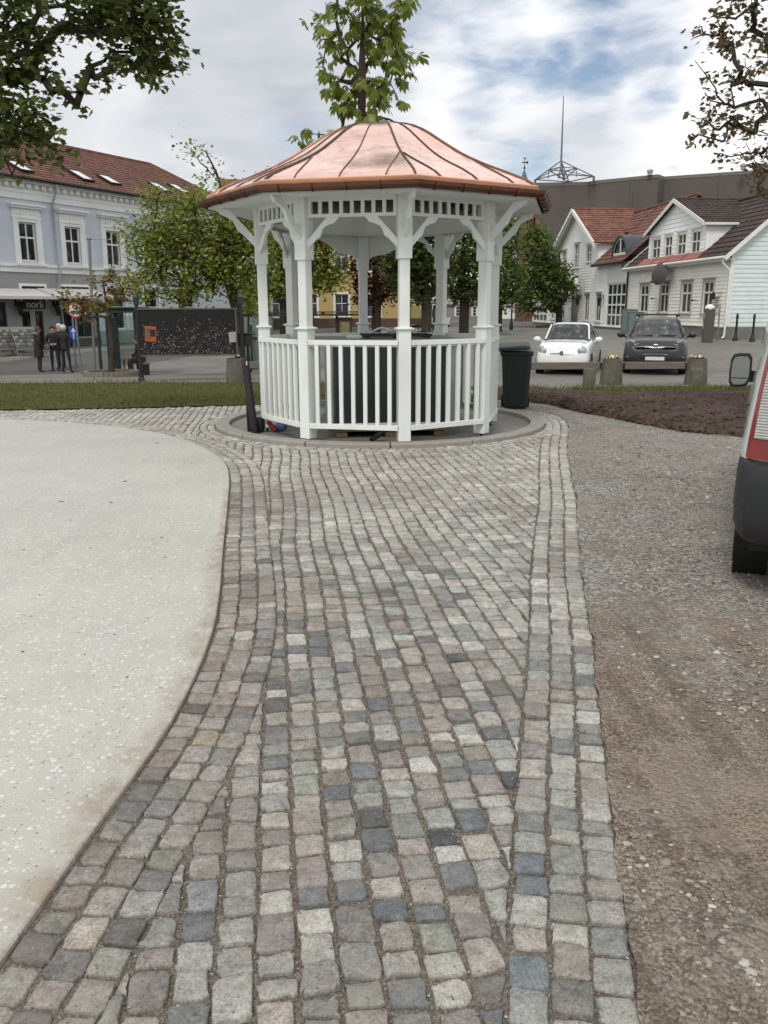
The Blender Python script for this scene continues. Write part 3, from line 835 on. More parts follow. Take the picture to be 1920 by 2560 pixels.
    m1 = MB(); rows = [octr(2.17+.055-.055*cos(pi*i/7), 2.862-.075*sin(pi*i/7)**.8) for i in range(8)]
    rows += [octr(2.17+.055-.05*cos(pi*i/7), 2.862-.068*sin(pi*i/7)**.8) for i in range(7, -1, -1)]
    m1.grid(rows, closed=True)
    for k in range(8):
        for i in (.12, .34, .56, .78):
            c = P(A[k], 2.2, 0).lerp(P(A[(k+1) % 8], 2.2, 0), i); a = (A[k]+A[(k+1) % 8])/2 if k < 7 else A[7]+pi/8
            o = Vector((sin(a), -cos(a), 0))
            m1.tube([c+o*(.03-.062*cos(pi*q/8))+Vector((0, 0, 2.864-.083*sin(pi*q/8)**.8)) for q in range(9)], .006, 5)
    m1.build('gutter', cop3, root)
build_bandstand()

def build_bandstand_floor():
    kb = pm('grey granite kerb', C(146, 145, 138), .8, var=.12, scale=9, bump=.45, bscale=70, spec=.25, col2=C(150, 136, 124), c2amt=.45, c2scale=1.6)
    fl = pm('concrete floor', C(126, 126, 121), .85, var=.1, scale=4, bump=.3, bscale=60, spec=.2, col2=C(104, 103, 98), c2amt=.6, c2scale=1.2)
    m1 = MB(); n = 14
    for i in range(n):
        a0 = 2*pi*i/n+.06; a1 = 2*pi*(i+1)/n+.052
        pr = [(RR-.19, -.05), (RR-.19, .042), (RR-.182, .05), (RR-.012, .05), (RR, .04), (RR, -.05)]
        rows = [[(RC[0]+r*sin(a), RC[1]-r*cos(a), z) for r, z in pr] for a in [lerp(a0, a1, t/10) for t in range(11)]]
        b = len(m1.v); m1.grid(rows, closed=True); m1.f += [tuple(range(b, b+6)), tuple(range(b+65, b+59, -1))]; m1.m += [0, 0]
    kind(m1.build('kerb_ring', kb, bevel=.004), 'structure')
    m1 = MB(); m1.lathe([(RR-.186, -.045), (RR-.186, -.004), (1.2, -.002), (.02, 0)], 60, (RC[0], RC[1], 0)); kind(m1.build('bandstand_floor', fl, smooth=30), 'structure')
build_bandstand_floor()

def build_cabinet():
    dk = pm('dark green-black panel', C(38, 46, 44), .45, var=.2, scale=2, spec=.4, col2=C(46, 42, 44), c2amt=.8, c2scale=3)
    lid = pm('grey board', C(120, 120, 116), .7, var=.1, scale=4, bump=.3, spec=.3)
    gal = pm('galvanised steel', C(150, 156, 154), .45, .4, var=.1, scale=7)
    wood = pm('raw pallet wood', C(112, 98, 80), .85, var=.25, scale=5, bump=.5, stretch=(1, 8, 8), spec=.2)
    wh = pm('white plastic', C(214, 216, 214), .4, var=.03); bl = pm('black plastic', C(26, 27, 28), .4, var=.15, spec=.4); ye = pm('yellow tag', C(190, 160, 40), .5)
    root = thing('cabinet', 'dark green-black panelled cabinet with grey lid standing inside the bandstand railing', 'cabinet', (.0, 11.55, .13), R(6))
    m = MB(); m.box(-.69, -.92, .0, .69, .85, 1.03)
    for i in range(1, 6): x = -.69+1.38*i/6; m.box(x-.006, -.926, .02, x+.006, -.918, 1.01)
    m.build('body', dk, root, bevel=.008)
    m = MB(); m.box(-.95, -.96, 1.032, .95, .92, 1.062); m.build('lid', lid, root, bevel=.006)
    for sx in (-1, 1):
        m = MB(); m.box(sx*.77-.05, -.94, .0, sx*.77+.05, -.86, 1.03); m.build('corner_upright', gal, root, bevel=.006)
    m = MB(); m.box(-.82, -.95, -.005, .55, -.925, .055); q = m.build('base_rail', wh, root, bevel=.003)
    m = MB(); m.box(-.62, -.953, .008, -.56, -.948, .048); m.build('tag', ye, q)
    m = MB(); m.tube([(-.74, -.956, .028), (-.74, -.945, .028)], .013, 10); m.build('bolt', bl, q)
    pal = thing('pallet', 'low weathered wooden pallet lying under the dark cabinet in the bandstand', 'pallet', (.0, 11.55, 0.0), R(6))
    for x in (-.62, 0, .62):
        m = MB(); m.box(x-.07, -.9, .0, x+.07, .84, .076); m.build('bearer', wood, pal, bevel=.004)
    for y in (-.86, -.6, -.3, 0, .3, .6, .8):
        m = MB(); m.box(-.78, y-.06, .078, .78, y+.06, .1); m.build('deck_board', wood, pal, bevel=.003)
    m = MB(); m.tube([(-.08, 10.28, .07), (.02, 10.33, .13)], [.035, .03], 10); m.tube([(-.15, 10.2, .03), (-.08, 10.28, .07)], [.03, .035], 10)
    tag(m.build('pipe_stub', bl, smooth=40), 'short black pipe lying in front of the wooden pallet', 'pipe')
    # folded rack on the lid
    rk = thing('slatted_rack', 'black slatted rack with white ends and curved handles on the grey cabinet lid', 'rack', (.12, 11.6, 1.192), R(6))
    m = MB()
    for i in range(6): m.box(-.42, -.25+.1*i-.012, .022, .5, -.25+.1*i+.012, .055)
    for x in (-.35, .05, .45): m.box(x-.02, -.28, .0, x+.02, .28, .022)
    for x in (-.3, -.1, .12, .3): m.tube([(x, -.26, .055), (x+.02, -.26, .085), (x+.1, -.26, .09), (x+.12, -.26, .055)], .008, 6)
    m.build('slats', bl, rk, bevel=.004)
    for y in (-.22, .02): m = MB(); m.box(-.62, y, .0, -.42, y+.13, .04); m.build('white_end', wh, rk, bevel=.012, seg=2)
    for x in (-.12, .25):
        m = MB(); m.tube([(x+.26*t-.13, .2, .07+.055*sin(pi*t)) for t in [i/8 for i in range(9)]], .013, 7); m.build('handle', wh, rk, smooth=50)
build_cabinet()

def build_tools():
    dark = pm('black padded cover', C(34, 32, 38), .6, var=.2, scale=6, bump=.5, bscale=25, spec=.35)
    a = at(612, 893, 11.15); b = gp(637, 1084, .0); b.z = .012
    m = MB(); d = (a-b); sid = Vector((1, 0, 0))
    rows = []
    for t, w, th in ((0, .045, .03), (.04, .05, .04), (.5, .05, .042), (.9, .048, .04), (.97, .043, .036), (1, .025, .02)):
        p = b+d*t; rows.append([p+Vector((w*cos(q)*1.0, th*sin(q), 0)) for q in [2*pi*i/12 for i in range(12)]])
    m.grid(rows, closed=True); m.f += [tuple(range(11, -1, -1)), tuple(range(60, 72))]; m.m += [0, 0]
    root = thing('padded_pole', 'tall black padded pole leaning outside the white bandstand railing', 'pole', b)
    o = m.build('shaft', dark, root, smooth=50); o.matrix_parent_inverse = root.matrix_basis.inverted()
    m = MB(); c = a+(b-a)*.06; m.box(c.x+.016, c.y-.043, c.z-.06, c.x+.028, c.y-.037, c.z+.01)
    o = m.build('white_label', pm('white sticker', C(215, 215, 212), .5), root); o.matrix_parent_inverse = root.matrix_basis.inverted()
    a2 = at(620, 988, 11.1); b2 = gp(624, 1078, 0); b2.z = .008
    m = MB(); m.tube([b2, b2.lerp(a2, .5), b2.lerp(a2, .95), a2], [.03, .032, .03, .016], 10)
    tag(m.build('short_pole', dark, smooth=50), 'short black pole standing at the foot of the tall padded pole', 'pole')
    c = gp(650, 1080, 0); sc = MB()
    prof = [(.0, .0), (.05, .0), (.065, .06), (.07, .13), (.055, .19), (.0, .2)]
    sc.lathe([(max(.002, r), z+.002) for r, z in prof], 16, (c.x, c.y, 0)); 
    tag(sc.build('rubber_bucket', dark, smooth=60), 'small black rubber bucket beside the tall padded pole', 'bucket')
    # red tool and blue cloth on the floor
    red = pm('red plastic', C(150, 34, 40), .4, var=.15); blue = pm('blue cloth', C(84, 104, 150), .8, var=.25, scale=20); bk = pm('black grip', C(30, 30, 32), .6)
    c = gp(682, 1080, .0)
    t = thing('hand_tool', 'red hand tool with black grip lying on the bandstand floor', 'tool', (c.x, c.y, .0), R(-30))
    m = MB(); m.tube([(-.07, 0, .13), (-.02, 0, .08), (.06, 0, .03)], [.028, .033, .03], 10); m.build('body', red, t, smooth=50)
    m = MB(); m.tube([(-.13, 0, .10), (-.09, 0, .125), (-.065, 0, .125)], [.012, .014, .026], 8); m.build('grip', bk, t, smooth=50)
    m = MB(); m.ell((0, 0, .06), (.085, .06, .06), 14, 10)
    m.v = [(x*(1+.28*mnoise.noise((x*22, y*22, z*22))), y*(1+.28*mnoise.noise((x*22, y*22, z*22+5))), max(0, z*(1+.3*mnoise.noise((x*18, y*18, 3))))) for x, y, z in m.v]
    c = gp(703, 1078, 0)
    tag(m.build('crumpled_bag', blue, smooth=40, loc=(c.x, c.y, 0)), 'crumpled pale blue bag on the bandstand floor next to the red tool', 'bag')
build_tools()

def build_bin():
    body = pm('dark green bin plastic', C(25, 37, 33), .5, var=.15, scale=4, spec=.45); tyre = pm('black tyre rubber', C(24, 24, 24), .8)
    c = (gp(1258, 1022)+gp(1328, 1026))/2
    w = thing('wheelie_bin', 'black-green wheelie bin with lid ajar beside the bandstand', 'bin', (c.x, c.y+.22, gz(c.x, c.y)-.0), R(-8))
    W, D, H = .235, .27, .93
    def ring(s, z, dy=0): 
        x, y, b = W*s, D*s, .05
        return [(-x+b, -y+dy, z), (x-b, -y+dy, z), (x, -y+b+dy, z), (x, y-b+dy, z), (x-b, y+dy, z), (-x+b, y+dy, z), (-x, y-b+dy, z), (-x, -y+b+dy, z)]
    m = MB(); m.grid([ring(.8, .03), ring(.82, .06), ring(1.0, H-.09), ring(1.09, H-.085), ring(1.1, H-.02), ring(1.05, H-.018)], closed=True); m.f += [tuple(range(7, -1, -1)), tuple(range(40, 48))]; m.m += [0, 0]
    m.build('body', body, w, bevel=.006)
    m = MB(); m.grid([ring(1.12, H), ring(1.13, H+.02), ring(1.05, H+.05), ring(.8, H+.065)], closed=True); m.f += [tuple(range(7, -1, -1)), tuple(range(24, 32))]; m.m += [0, 0]
    lid = m.build('lid', body, w, bevel=.006); lid.rotation_euler = (R(5), R(-3.5), 0); lid.location = (0, 0, .03)
    m = MB(); m.tube([(-.2, .33, H-.05), (.2, .33, H-.05)], .016, 10); [m.bar((x, .27, H-.06), (x, .33, H-.05), .03, .03) for x in (-.19, 0, .19)]; m.build('handle', body, w, smooth=40)
    for sx in (-1, 1):
        m = MB(); m.M = Matrix.Translation((sx*.2, .24, .1)) @ Matrix.Rotation(pi/2, 4, 'Y'); m.lathe([(.06, -.02), (.098, -.025), (.1, 0), (.098, .025), (.06, .02)], 20); m.build('wheel', tyre, w, smooth=40)
build_bin()
# ================================================================ BUILDINGS
class Fac:
    """a vertical facade plane: local x runs left to right as seen, y goes into the building"""
    def __init__(s, O, ang): s.O = Vector(O); s.a = ang; s.X = Vector((cos(ang), sin(ang), 0)); s.Y = Vector((-sin(ang), cos(ang), 0))
    def loc(s, u, v, y=0.0):
        d = Vector(ray(u, v)); p0 = s.O + s.Y*y
        t = (p0-Vector((0, 0, CAMH))).dot(s.Y)/d.dot(s.Y); q = Vector((0, 0, CAMH))+d*t-s.O
        return q.dot(s.X), q.z
    def rect(s, u0, u1, v0, v1, y=0.0):
        um, vm = (u0+u1)/2, (v0+v1)/2
        return s.loc(u0, vm, y)[0], s.loc(u1, vm, y)[0], s.loc(um, v1, y)[1], s.loc(um, v0, y)[1]
def flat_wall(mb, x0, x1, z0, z1, ops=(), y=0.0, depth=.14, mi=0):
    xs = sorted({x0, x1} | {min(max(q, x0), x1) for o in ops for q in o[:2]}); zs = sorted({z0, z1} | {min(max(q, z0), z1) for o in ops for q in o[2:4]})
    for i in range(len(xs)-1):
        for j in range(len(zs)-1):
            mx, mz = (xs[i]+xs[i+1])/2, (zs[j]+zs[j+1])/2
            if any(o[0] < mx < o[1] and o[2] < mz < o[3] for o in ops): continue
            mb.add([(xs[i], y, zs[j]), (xs[i+1], y, zs[j]), (xs[i+1], y, zs[j+1]), (xs[i], y, zs[j+1])], [(0, 1, 2, 3)], mi)
    for a, b, c, d in [o[:4] for o in ops]:
        e = y+depth
        mb.add([(a, y, c), (b, y, c), (b, y, d), (a, y, d), (a, e, c), (b, e, c), (b, e, d), (a, e, d)], [(0, 4, 5, 1), (1, 5, 6, 2), (2, 6, 7, 3), (3, 7, 4, 0)], mi)
def board_wall(mb, xr, z0, z1, ops=(), y=0.0, pitch=.16, lap=.022, mi=0, depth=.1):
    """overlapping weatherboards; xr(z) gives the left and right end at height z"""
    n = int(math.ceil((z1-z0)/pitch))
    zsplit = sorted({q for o in ops for q in o[2:4]})
    for i in range(n):
        a, b = z0+i*pitch, min(z1, z0+(i+1)*pitch)
        if b-a < 1e-4: continue
        cuts = [a]+[q for q in zsplit if a+1e-4 < q < b-1e-4]+[b]
        for c, d in zip(cuts[:-1], cuts[1:]):
            yc = y-lap*(1-(c-a)/pitch); yd = y-lap*(1-(d-a)/pitch)
            (l0, r0), (l1, r1) = xr(c), xr(d); zm = (c+d)/2
            spans = [(max(o[0], min(l0, l1)), min(o[1], max(r0, r1))) for o in ops if o[2] < zm < o[3]]
            spans.sort(); segs = []; cur = None
            left = 'L'
            for p, q in spans: segs.append((left, p)); left = q
            segs.append((left, 'R'))
            for p, q in segs:
                p0, p1 = (l0, l1) if p == 'L' else (p, p); q0, q1 = (r0, r1) if q == 'R' else (q, q)
                if q0-p0 < 1e-4 and q1-p1 < 1e-4: continue
                mb.add([(p0, yc, c), (q0, yc, c), (q1, yd, d), (p1, yd, d)], [(0, 1, 2, 3)], mi)
                if c == a: mb.add([(p0, yc, c), (q0, yc, c), (q0, y+.001, c), (p0, y+.001, c)], [(3, 2, 1, 0)], mi)
    for a, b, c, d in [o[:4] for o in ops]:
        e = y+depth; f = y-lap
        mb.add([(a, f, c), (b, f, c), (b, f, d), (a, f, d), (a, e, c), (b, e, c), (b, e, d), (a, e, d)], [(0, 4, 5, 1), (1, 5, 6, 2), (2, 6, 7, 3), (3, 7, 4, 0)], mi)
def window(par, r, frame, glass, cols=2, splits=(.0, .6, 1), fw=.055, y=.05, casing=0, cmat=None, sill=0, head=0, name='window', bar=.035, mid=None):
    """frame bars with their panes behind, an optional casing and sill round them"""
    x0, x1, z0, z1 = r; m = MB(); yf, yb = y-.03, y+.025
    m.box(x0, yf, z0, x0+fw, yb, z1); m.box(x1-fw, yf, z0, x1, yb, z1); m.box(x0+fw, yf, z0, x1-fw, yb, z0+fw); m.box(x0+fw, yf, z1-fw, x1-fw, yb, z1)
    W = x1-x0-2*fw; H = z1-z0-2*fw
    for i in range(1, cols):
        x = x0+fw+W*i/cols; w = mid if mid else bar; m.box(x-w/2, yf+.005, z0+fw, x+w/2, yb-.005, z1-fw)
    for t in splits[1:-1]:
        z = z0+fw+H*t; w = bar*1.3
        for i in range(cols):
            a = x0+fw+W*i/cols+(bar/2 if i else 0); b = x0+fw+W*(i+1)/cols-(bar/2 if i < cols-1 else 0)
            m.box(a, yf+.004, z-w/2, b, yb-.006, z+w/2)
    o = m.build(name, frame, par)
    g = MB(); g.add([(x0+.01, y+.012, z0+.01), (x1-.01, y+.012, z0+.01), (x1-.01, y+.012, z1-.01), (x0+.01, y+.012, z1-.01)], [(0, 1, 2, 3)]); g.build('pane', glass, o, fix=False)
    cmat = cmat or frame
    if casing:
        c = casing; m = MB(); f = -.045
        m.box(x0-c, f, z0-.02, x0, y-.031, z1); m.box(x1, f, z0-.02, x1+c, y-.031, z1); m.box(x0-c, f, z1, x1+c, y-.031, z1+c)
        if head: m.box(x0-c-.05, f-.07, z1+c, x1+c+.05, .0, z1+c+.05)
        m.build('casing', cmat, o)
    if sill:
        m = MB(); m.box(x0-casing-.03, -.045-sill, z0-.07, x1+casing+.03, y-.031, z0-.02); m.build('sill', cmat, o)
    return o
def tile_sheet(mb, O, U, V, W, H, lim=None, cp=.24, rp=.36, amp=.028, lift=.035, mi=0):
    """curved roof tiles: columns along U, courses up V"""
    O, U, V = Vector(O), Vector(U).normalized(), Vector(V).normalized(); Nn = U.cross(V).normalized()
    nc = max(2, int(W/cp*4)); nr = int(math.ceil(H/rp))
    us = [W*i/nc for i in range(nc+1)]
    for r in range(nr):
        v0, v1 = r*rp, min(H, (r+1)*rp+.02); rows = []
        for v, h in ((v0, lift), (v1, 0.0)):
            a, b = lim(v) if lim else (0, W)
            rows.append([O+U*min(max(u, a), b)+V*v+Nn*(h+amp*(abs(sin(pi*u/cp+r*.0))**.7)) for u in us])
        a, b = lim(v0) if lim else (0, W)
        rows.insert(0, [O+U*min(max(u, a), b)+V*v0+Nn*(-.01) for u in us])
        mb.grid(rows, mi)
def tile_mat(name, c, moss, amt=.4):
    m, nt, b, o = mk(name); v = coord(nt)
    br = N(nt, 'ShaderNodeTexVoronoi'); br.inputs['Scale'].default_value = 3.6; nt.links.new(v, br.inputs['Vector'])
    k = ramp(nt, br.outputs['Color'], [(.2, scl(c, .7)), (.5, c), (.85, scl(c, 1.3))])
    k = mixc(nt, mth(nt, 'MULTIPLY', ramp(nt, noise_(nt, v, 1.2, 7, .7), [(.45, (0, 0, 0)), (.7, (1, 1, 1))]), amt), k, moss)
    nt.links.new(k, b.inputs['Base Color']); b.inputs['Roughness'].default_value = .75; b.inputs['Specular IOR Level'].default_value = .3
    return m
TILE = tile_mat('red clay roof tile', C(106, 71, 60), C(78, 58, 52), .55)
TILE2 = tile_mat('orange clay roof tile', C(116, 78, 63), C(88, 62, 53), .5)
TILE3 = tile_mat('old dark roof tile', C(68, 54, 50), C(50, 47, 44), .6)
WFR = pm('white window paint', C(214, 216, 212), .5, var=.04, scale=3, spec=.35)
GLS = glass_dark()
SHOP = glass_dark('shop window glass', (.016, .019, .02), .05)
BLK = pm('black painted metal', C(30, 31, 32), .45, var=.15, spec=.4)
ZINC = pm('zinc pipe', C(150, 156, 164), .5, .2, var=.1, spec=.4)
def wall_lantern(par, x, z, s=1.0, y=-.02):
    m = MB(); m.bar((x, y, z+.22*s), (x, y-.2*s, z+.26*s), .03*s, .03*s); m.box(x-.04*s, y-.02, z+.1*s, x+.04*s, y+.0, z+.32*s)
    m.lathe([(.03*s, -.24*s), (.07*s, -.17*s), (.12*s, .1*s), (.13*s, .12*s), (.05*s, .22*s), (.02*s, .3*s)], 6, (x, y-.2*s, z))
    m.build('wall_lantern', BLK, par)

def build_left_block():
    blue = pm('blue-grey render', C(188, 195, 203), .85, var=.06, scale=1.2, bump=.25, bscale=40, spec=.2, col2=C(174, 181, 190), c2amt=.5, c2scale=.7)
    trim = pm('white-grey stucco trim', C(224, 226, 224), .8, var=.08, scale=3, bump=.35, bscale=30, spec=.2, col2=C(200, 202, 200), c2amt=.5, c2scale=1.5)
    low = pm('grey shop front paint', C(146, 146, 147), .75, var=.06, scale=2, spec=.25, bump=.2)
    mint = pm('mint green plaster', C(132, 150, 146), .8, var=.08, scale=2, spec=.2, bump=.3)
    stone = pm('dark plinth stone', C(84, 82, 78), .85, var=.15, scale=4, bump=.4, spec=.2)
    canvas = pm('grey striped awning cloth', C(186, 184, 181), .85, var=.06, scale=5, spec=.15, bump=.2)
    zb = gz(LF.x, LF.y)+.12
    F = Fac((LF.x, LF.y, zb), math.atan2(LD.y, LD.x))
    root = thing('corner_building', 'pale blue-grey two-storey stucco block with red tiled roof and shops below', 'building', F.O, F.a)
    xe = 16.6; xl = -16.0
    ze = F.loc(0, 440)[1]; xr, zr = F.loc(376, 414, 5.6)
    r1 = F.rect(49, 91.6, 557, 654); r2 = F.rect(164, 201, 567.6, 659); r3 = F.rect(266.5, 300, 577, 664)
    wz0 = (r1[2]+r2[2]+r3[2])/3; wz1 = (r1[3]+r2[3]+r3[3])/3; cx = [(q[0]+q[1])/2 for q in (r1, r2, r3)]; step = (cx[2]-cx[0])/2
    hw = ((r1[1]-r1[0])+(r2[1]-r2[0])+(r3[1]-r3[0]))/6
    ups = [(cx[0]+step*i-hw, cx[0]+step*i+hw, wz0, wz1) for i in range(-5, 9) if cx[0]+step*i+hw < xe-.8 and i > -5]
    zbelt0 = F.loc(0, 678)[1]; zbelt1 = F.loc(0, 657)[1]; zarch = F.loc(0, 491)[1]
    door = F.rect(59, 112, 778, 892); sw = F.rect(152, 236, 764, 842); sl = F.rect(-40, 19, 756, 850)
    tops = [F.rect(48, 116, 709, 752), F.rect(146, 226, 711, 752)]
    off = [F.rect(269, 314, 719, 824), F.rect(362, 398, 722, 824), F.rect(445, 488, 724, 824)]
    door = (door[0], door[1], .02, door[3]); xs = F.loc(248, 800)[0]
    m = MB(); flat_wall(m, xl, xe, zbelt0, ze, ups); flat_wall(m, xl, xs, 0, zbelt0, [door, sw, sl], mi=1); flat_wall(m, xs, xe, 0, zbelt0, off, mi=0)
    m.add([(xe, 0, 0), (xe, 11, 0), (xe, 11, ze), (xe, 0, ze)], [(0, 1, 2, 3)]); m.add([(xl, 0, 0), (xl, 11, 0), (xl, 11, ze), (xl, 0, ze)], [(3, 2, 1, 0)]); m.add([(xl, 11, 0), (xe, 11, 0), (xe, 11, ze), (xl, 11, ze)], [(3, 2, 1, 0)])
    m.add([(xl, .16, 0), (xe, .16, 0), (xe, .16, ze), (xl, .16, ze)], [(0, 1, 2, 3)], 2)
    m.build('wall', [blue, low, BLK], root, fix=False)
    m = MB(); m.box(xs, -.04, .0, xe+.04, -.001, F.loc(300, 826)[1]); m.build('mint_plinth', mint, root)
    m = MB(); m.box(sl[1]-2.4, -.06, 0, door[0]-.15, -.001, .55); m.box(door[1]+.25, -.06, 0, xs-.02, -.001, sw[2]-.08); m.build('stone_plinth', stone, root)
    # mouldings
    m = MB(); m.box(xl, -.07, zarch, xe+.07, -.001, zarch+.28); m.box(xl, -.1, zarch+.28, xe+.1, -.001, zarch+.36)
    n = int((xe-xl)/.42)
    for i in range(n): x = xl+.42*i; m.box(x, -.22, zarch+.5, x+.22, -.001, zarch+.68)
    m.box(xl, -.05, zarch+.36, xe+.05, -.002, ze-.02); m.box(xl, -.3, zarch+.7, xe+.3, -.003, zarch+.84); m.box(xl, -.38, zarch+.84, xe+.38, -.004, ze)
    m.build('cornice', trim, root)
    m = MB(); m.box(xl, -.08, zbelt0, xe+.08, -.001, zbelt0+.14); m.box(xl, -.05, zbelt0+.14, xe+.05, -.001, zbelt1-.12); m.box(xl, -.14, zbelt1-.12, xe+.14, -.001, zbelt1)
    for i in range(int((xe-xl)/.22)): x = xl+.22*i; m.box(x, -.075, zbelt0+.17, x+.1, -.052, zbelt1-.16)
    m.build('belt_course', trim, root)
    for r in ups:
        w = window(root, r, WFR, GLS, 2, (0, .62, 1), fw=.07, y=.1, bar=.06)
        m = MB(); a, b, c, d = r
        m.box(a-.32, -.07, c-.1, a-.06, -.001, d+.15); m.box(b+.06, -.07, c-.1, b+.32, -.001, d+.15); m.box(a-.06, -.04, c-.1, a, .06, d); m.box(b, -.04, c-.1, b+.06, .06, d)
        m.box(a-.36, -.09, d+.15, b+.36, -.001, d+.25); m.box(a-.3, -.05, d+.25, b+.3, -.001, d+.6); m.box(a-.06, -.05, d, b+.06, .06, d+.15)
        for i in range(8): x = a-.2+(b-a+.4-.1)*i/7; m.box(x, -.08, d+.32, x+.1, -.051, d+.52)
        m.box(a-.42, -.2, d+.6, b+.42, -.001, d+.7); m.box(a-.48, -.3, d+.7, b+.48, -.001, d+.78)
        m.build('window_surround', trim, w)
        m = MB(); m.box(a-.4, -.2, c-.2, b+.4, .06, c-.1); m.build('sill', trim, w)
    # roof
    ey = -.5
    V = Vector((0, 5.6-ey, zr-ze)); Hs = V.length; run = xe+.45-xr
    m = MB(); W = xe+.45-xl
    tile_sheet(m, (xl, ey, ze+.05), (1, 0, 0), V, W, Hs, lambda v: (0, W-run*v/Hs))
    V2 = Vector((-run, 0, zr-ze)); H2 = V2.length
    tile_sheet(m, (xe+.45, ey, ze+.05), (0, 1, 0), V2, 2*(5.6-ey), H2, lambda v: ((5.6-ey)*v/H2, 2*(5.6-ey)-(5.6-ey)*v/H2))
    m.add([(xl, 11.7, ze), (xe+.45, 11.7, ze), (xr, 5.6, zr+.05), (xl, 5.6, zr+.05)], [(3, 2, 1, 0)])
    m.tube([(xl, 5.6, zr+.07), (xr, 5.6, zr+.07)], .11, 8); m.tube([(xr, 5.6, zr+.07), (xe+.4, ey+.05, ze+.12)], .1, 8)
    roof = m.build('roof', TILE, root, smooth=40, fix=False)
    # roof lights: given by where they sit on the slope
    sky = pm('roof light glass', C(200, 205, 210), .12, var=.05, spec=1)
    def slope(u, v):
        d = Vector(ray(u, v)); nrm = (F.X.cross((F.Y*V.y+Vector((0, 0, V.z))).normalized())); p0 = F.O+F.Y*ey+Vector((0, 0, ze+.1))
        t = (p0-Vector((0, 0, CAMH))).dot(nrm)/d.dot(nrm); q = Vector((0, 0, CAMH))+d*t-F.O
        return q.dot(F.X), q.dot(F.Y), q.z
    Vn = V.normalized(); Nn = Vector((1, 0, 0)).cross(Vn)
    for u0, v0, u1, v1 in ((8, 405, 60, 430), (164, 428, 216, 453), (236, 440, 285, 462), (367, 458, 414, 481), (423, 464, 462, 484)):
        a = Vector(slope(u0+5, v0)); b = Vector(slope(u1-6, v1))
        x0 = min(a.x, b.x)-.05; w = max(.75, abs(b.x-a.x)); h = abs((b-a).dot(Vn)); o = Vector((x0, 0, 0)); base = min((a-Vector((a.x, 0, 0))).dot(Vn), (b-Vector((b.x, 0, 0))).dot(Vn))
        o = Vector((x0, ey, ze+.1))+Vn*((b-Vector((b.x, ey, ze+.1))).dot(Vn))+Nn*.03
        w = .78; h = min(1.25, max(1.0, h))
        def q(uu, vv, nn): return o+Vector((uu, 0, 0))+Vn*vv+Nn*nn
        m = MB(); t = .07
        for a0, b0, a1, b1 in ((0, 0, w, t), (0, h-t, w, h), (0, t, t, h-t), (w-t, t, w, h-t)):
            m.add([q(a0, b0, 0), q(a1, b0, 0), q(a1, b1, 0), q(a0, b1, 0), q(a0, b0, .1), q(a1, b0, .1), q(a1, b1, .1), q(a0, b1, .1)], [(0, 3, 2, 1), (4, 5, 6, 7), (0, 1, 5, 4), (1, 2, 6, 5), (2, 3, 7, 6), (3, 0, 4, 7)])
        s = m.build('roof_light', BLK, roof)
        m = MB(); m.add([q(t, t, .085), q(w-t, t, .085), q(w-t, h-t, .085), q(t, h-t, .085)], [(0, 1, 2, 3)]); m.build('roof_light_pane', sky, roof, fix=False)
    m = MB(); m.tube([(xl, -.52, ze+.0), (xe+.5, -.52, ze+.0)], .085, 8); m.tube([(xe+.5, -.52, ze), (xe+.5, 11.5, ze)], .085, 8); m.box(xl, -.5, ze-.02, xe+.45, -.38, ze+.06); m.build('gutter', BLK, root, smooth=40)
    # downpipe
    dp = F.loc(138, 640)[0]; m = MB(); m.tube([(dp+.0, -.5, ze-.05), (dp, -.5, ze-.25), (dp, -.12, zarch-.1), (dp, -.16, zbelt1+.1), (dp, -.24, zbelt1-.05), (dp, -.24, zbelt0), (dp, -.12, zbelt0-.25), (dp, -.12, .1)], .05, 8); m.build('downpipe', ZINC, root, smooth=60)
    # shop front
    sh = window(root, sw, BLK, SHOP, 3, (0, 1), fw=.06, y=.1, name='shop_window'); window(root, sl, BLK, SHOP, 2, (0, .3, 1), fw=.07, y=.1, name='shop_window')
    d = MB(); a, b, c, e = door
    d.box(a, .06, c, a+.1, .12, e); d.box(b-.1, .06, c, b, .12, e); d.box(a+.1, .06, e-.1, b-.1, .12, e); d.box((a+b)/2-.05, .06, c, (a+b)/2+.05, .12, e-.1); d.box(a+.1, .06, c, (a+b)/2-.05, .12, c+.25); d.box((a+b)/2+.05, .06, c, b-.1, .12, c+.25)
    dd = d.build('shop_door', BLK, root); d = MB(); d.add([(a+.02, .095, c), (b-.02, .095, c), (b-.02, .095, e), (a+.02, .095, e)], [(0, 1, 2, 3)]); d.build('pane', SHOP, dd, fix=False)
    d = MB(); d.box((a+b)/2+.02-.12, .05, 1.0, (a+b)/2+.2, .058, 2.2); d.build('notice', pm('faded paper', C(150, 150, 146), .8, var=.2, scale=30), dd)
    sg = F.rect(56, 110, 754, 772); m = MB(); m.box(sg[0], -.1, sg[2], sg[1], -.002, sg[3]); s = m.build('sign_board', pm('black sign board', C(26, 26, 28), .5), root)
    wt = pm('white sign lettering', C(222, 222, 220), .5, var=.02)
    text('norli', 'sign_lettering', wt, s, (sg[3]-sg[2])*1.45, Matrix.Translation(((sg[0]+sg[1])/2, -.104, (sg[2]+sg[3])/2+.03)) @ Matrix.Rotation(pi/2, 4, 'X') @ Matrix.Diagonal((1.12, 1, 1, 1)), .006)
    for t in tops:
        m = MB(); m.box(t[0], -.05, t[3]-.12, t[1], -.001, t[3]); m.box(t[0], -.05, t[2], t[0]+.12, -.001, t[3]-.12); m.box(t[1]-.12, -.05, t[2], t[1], -.001, t[3]-.12); h = m.build('shop_head_frame', trim, root)
        m = MB(); m.box(t[0]+.12, -.02, t[2], t[1]-.12, -.001, t[3]-.12); m.build('blind_box', BLK, h)
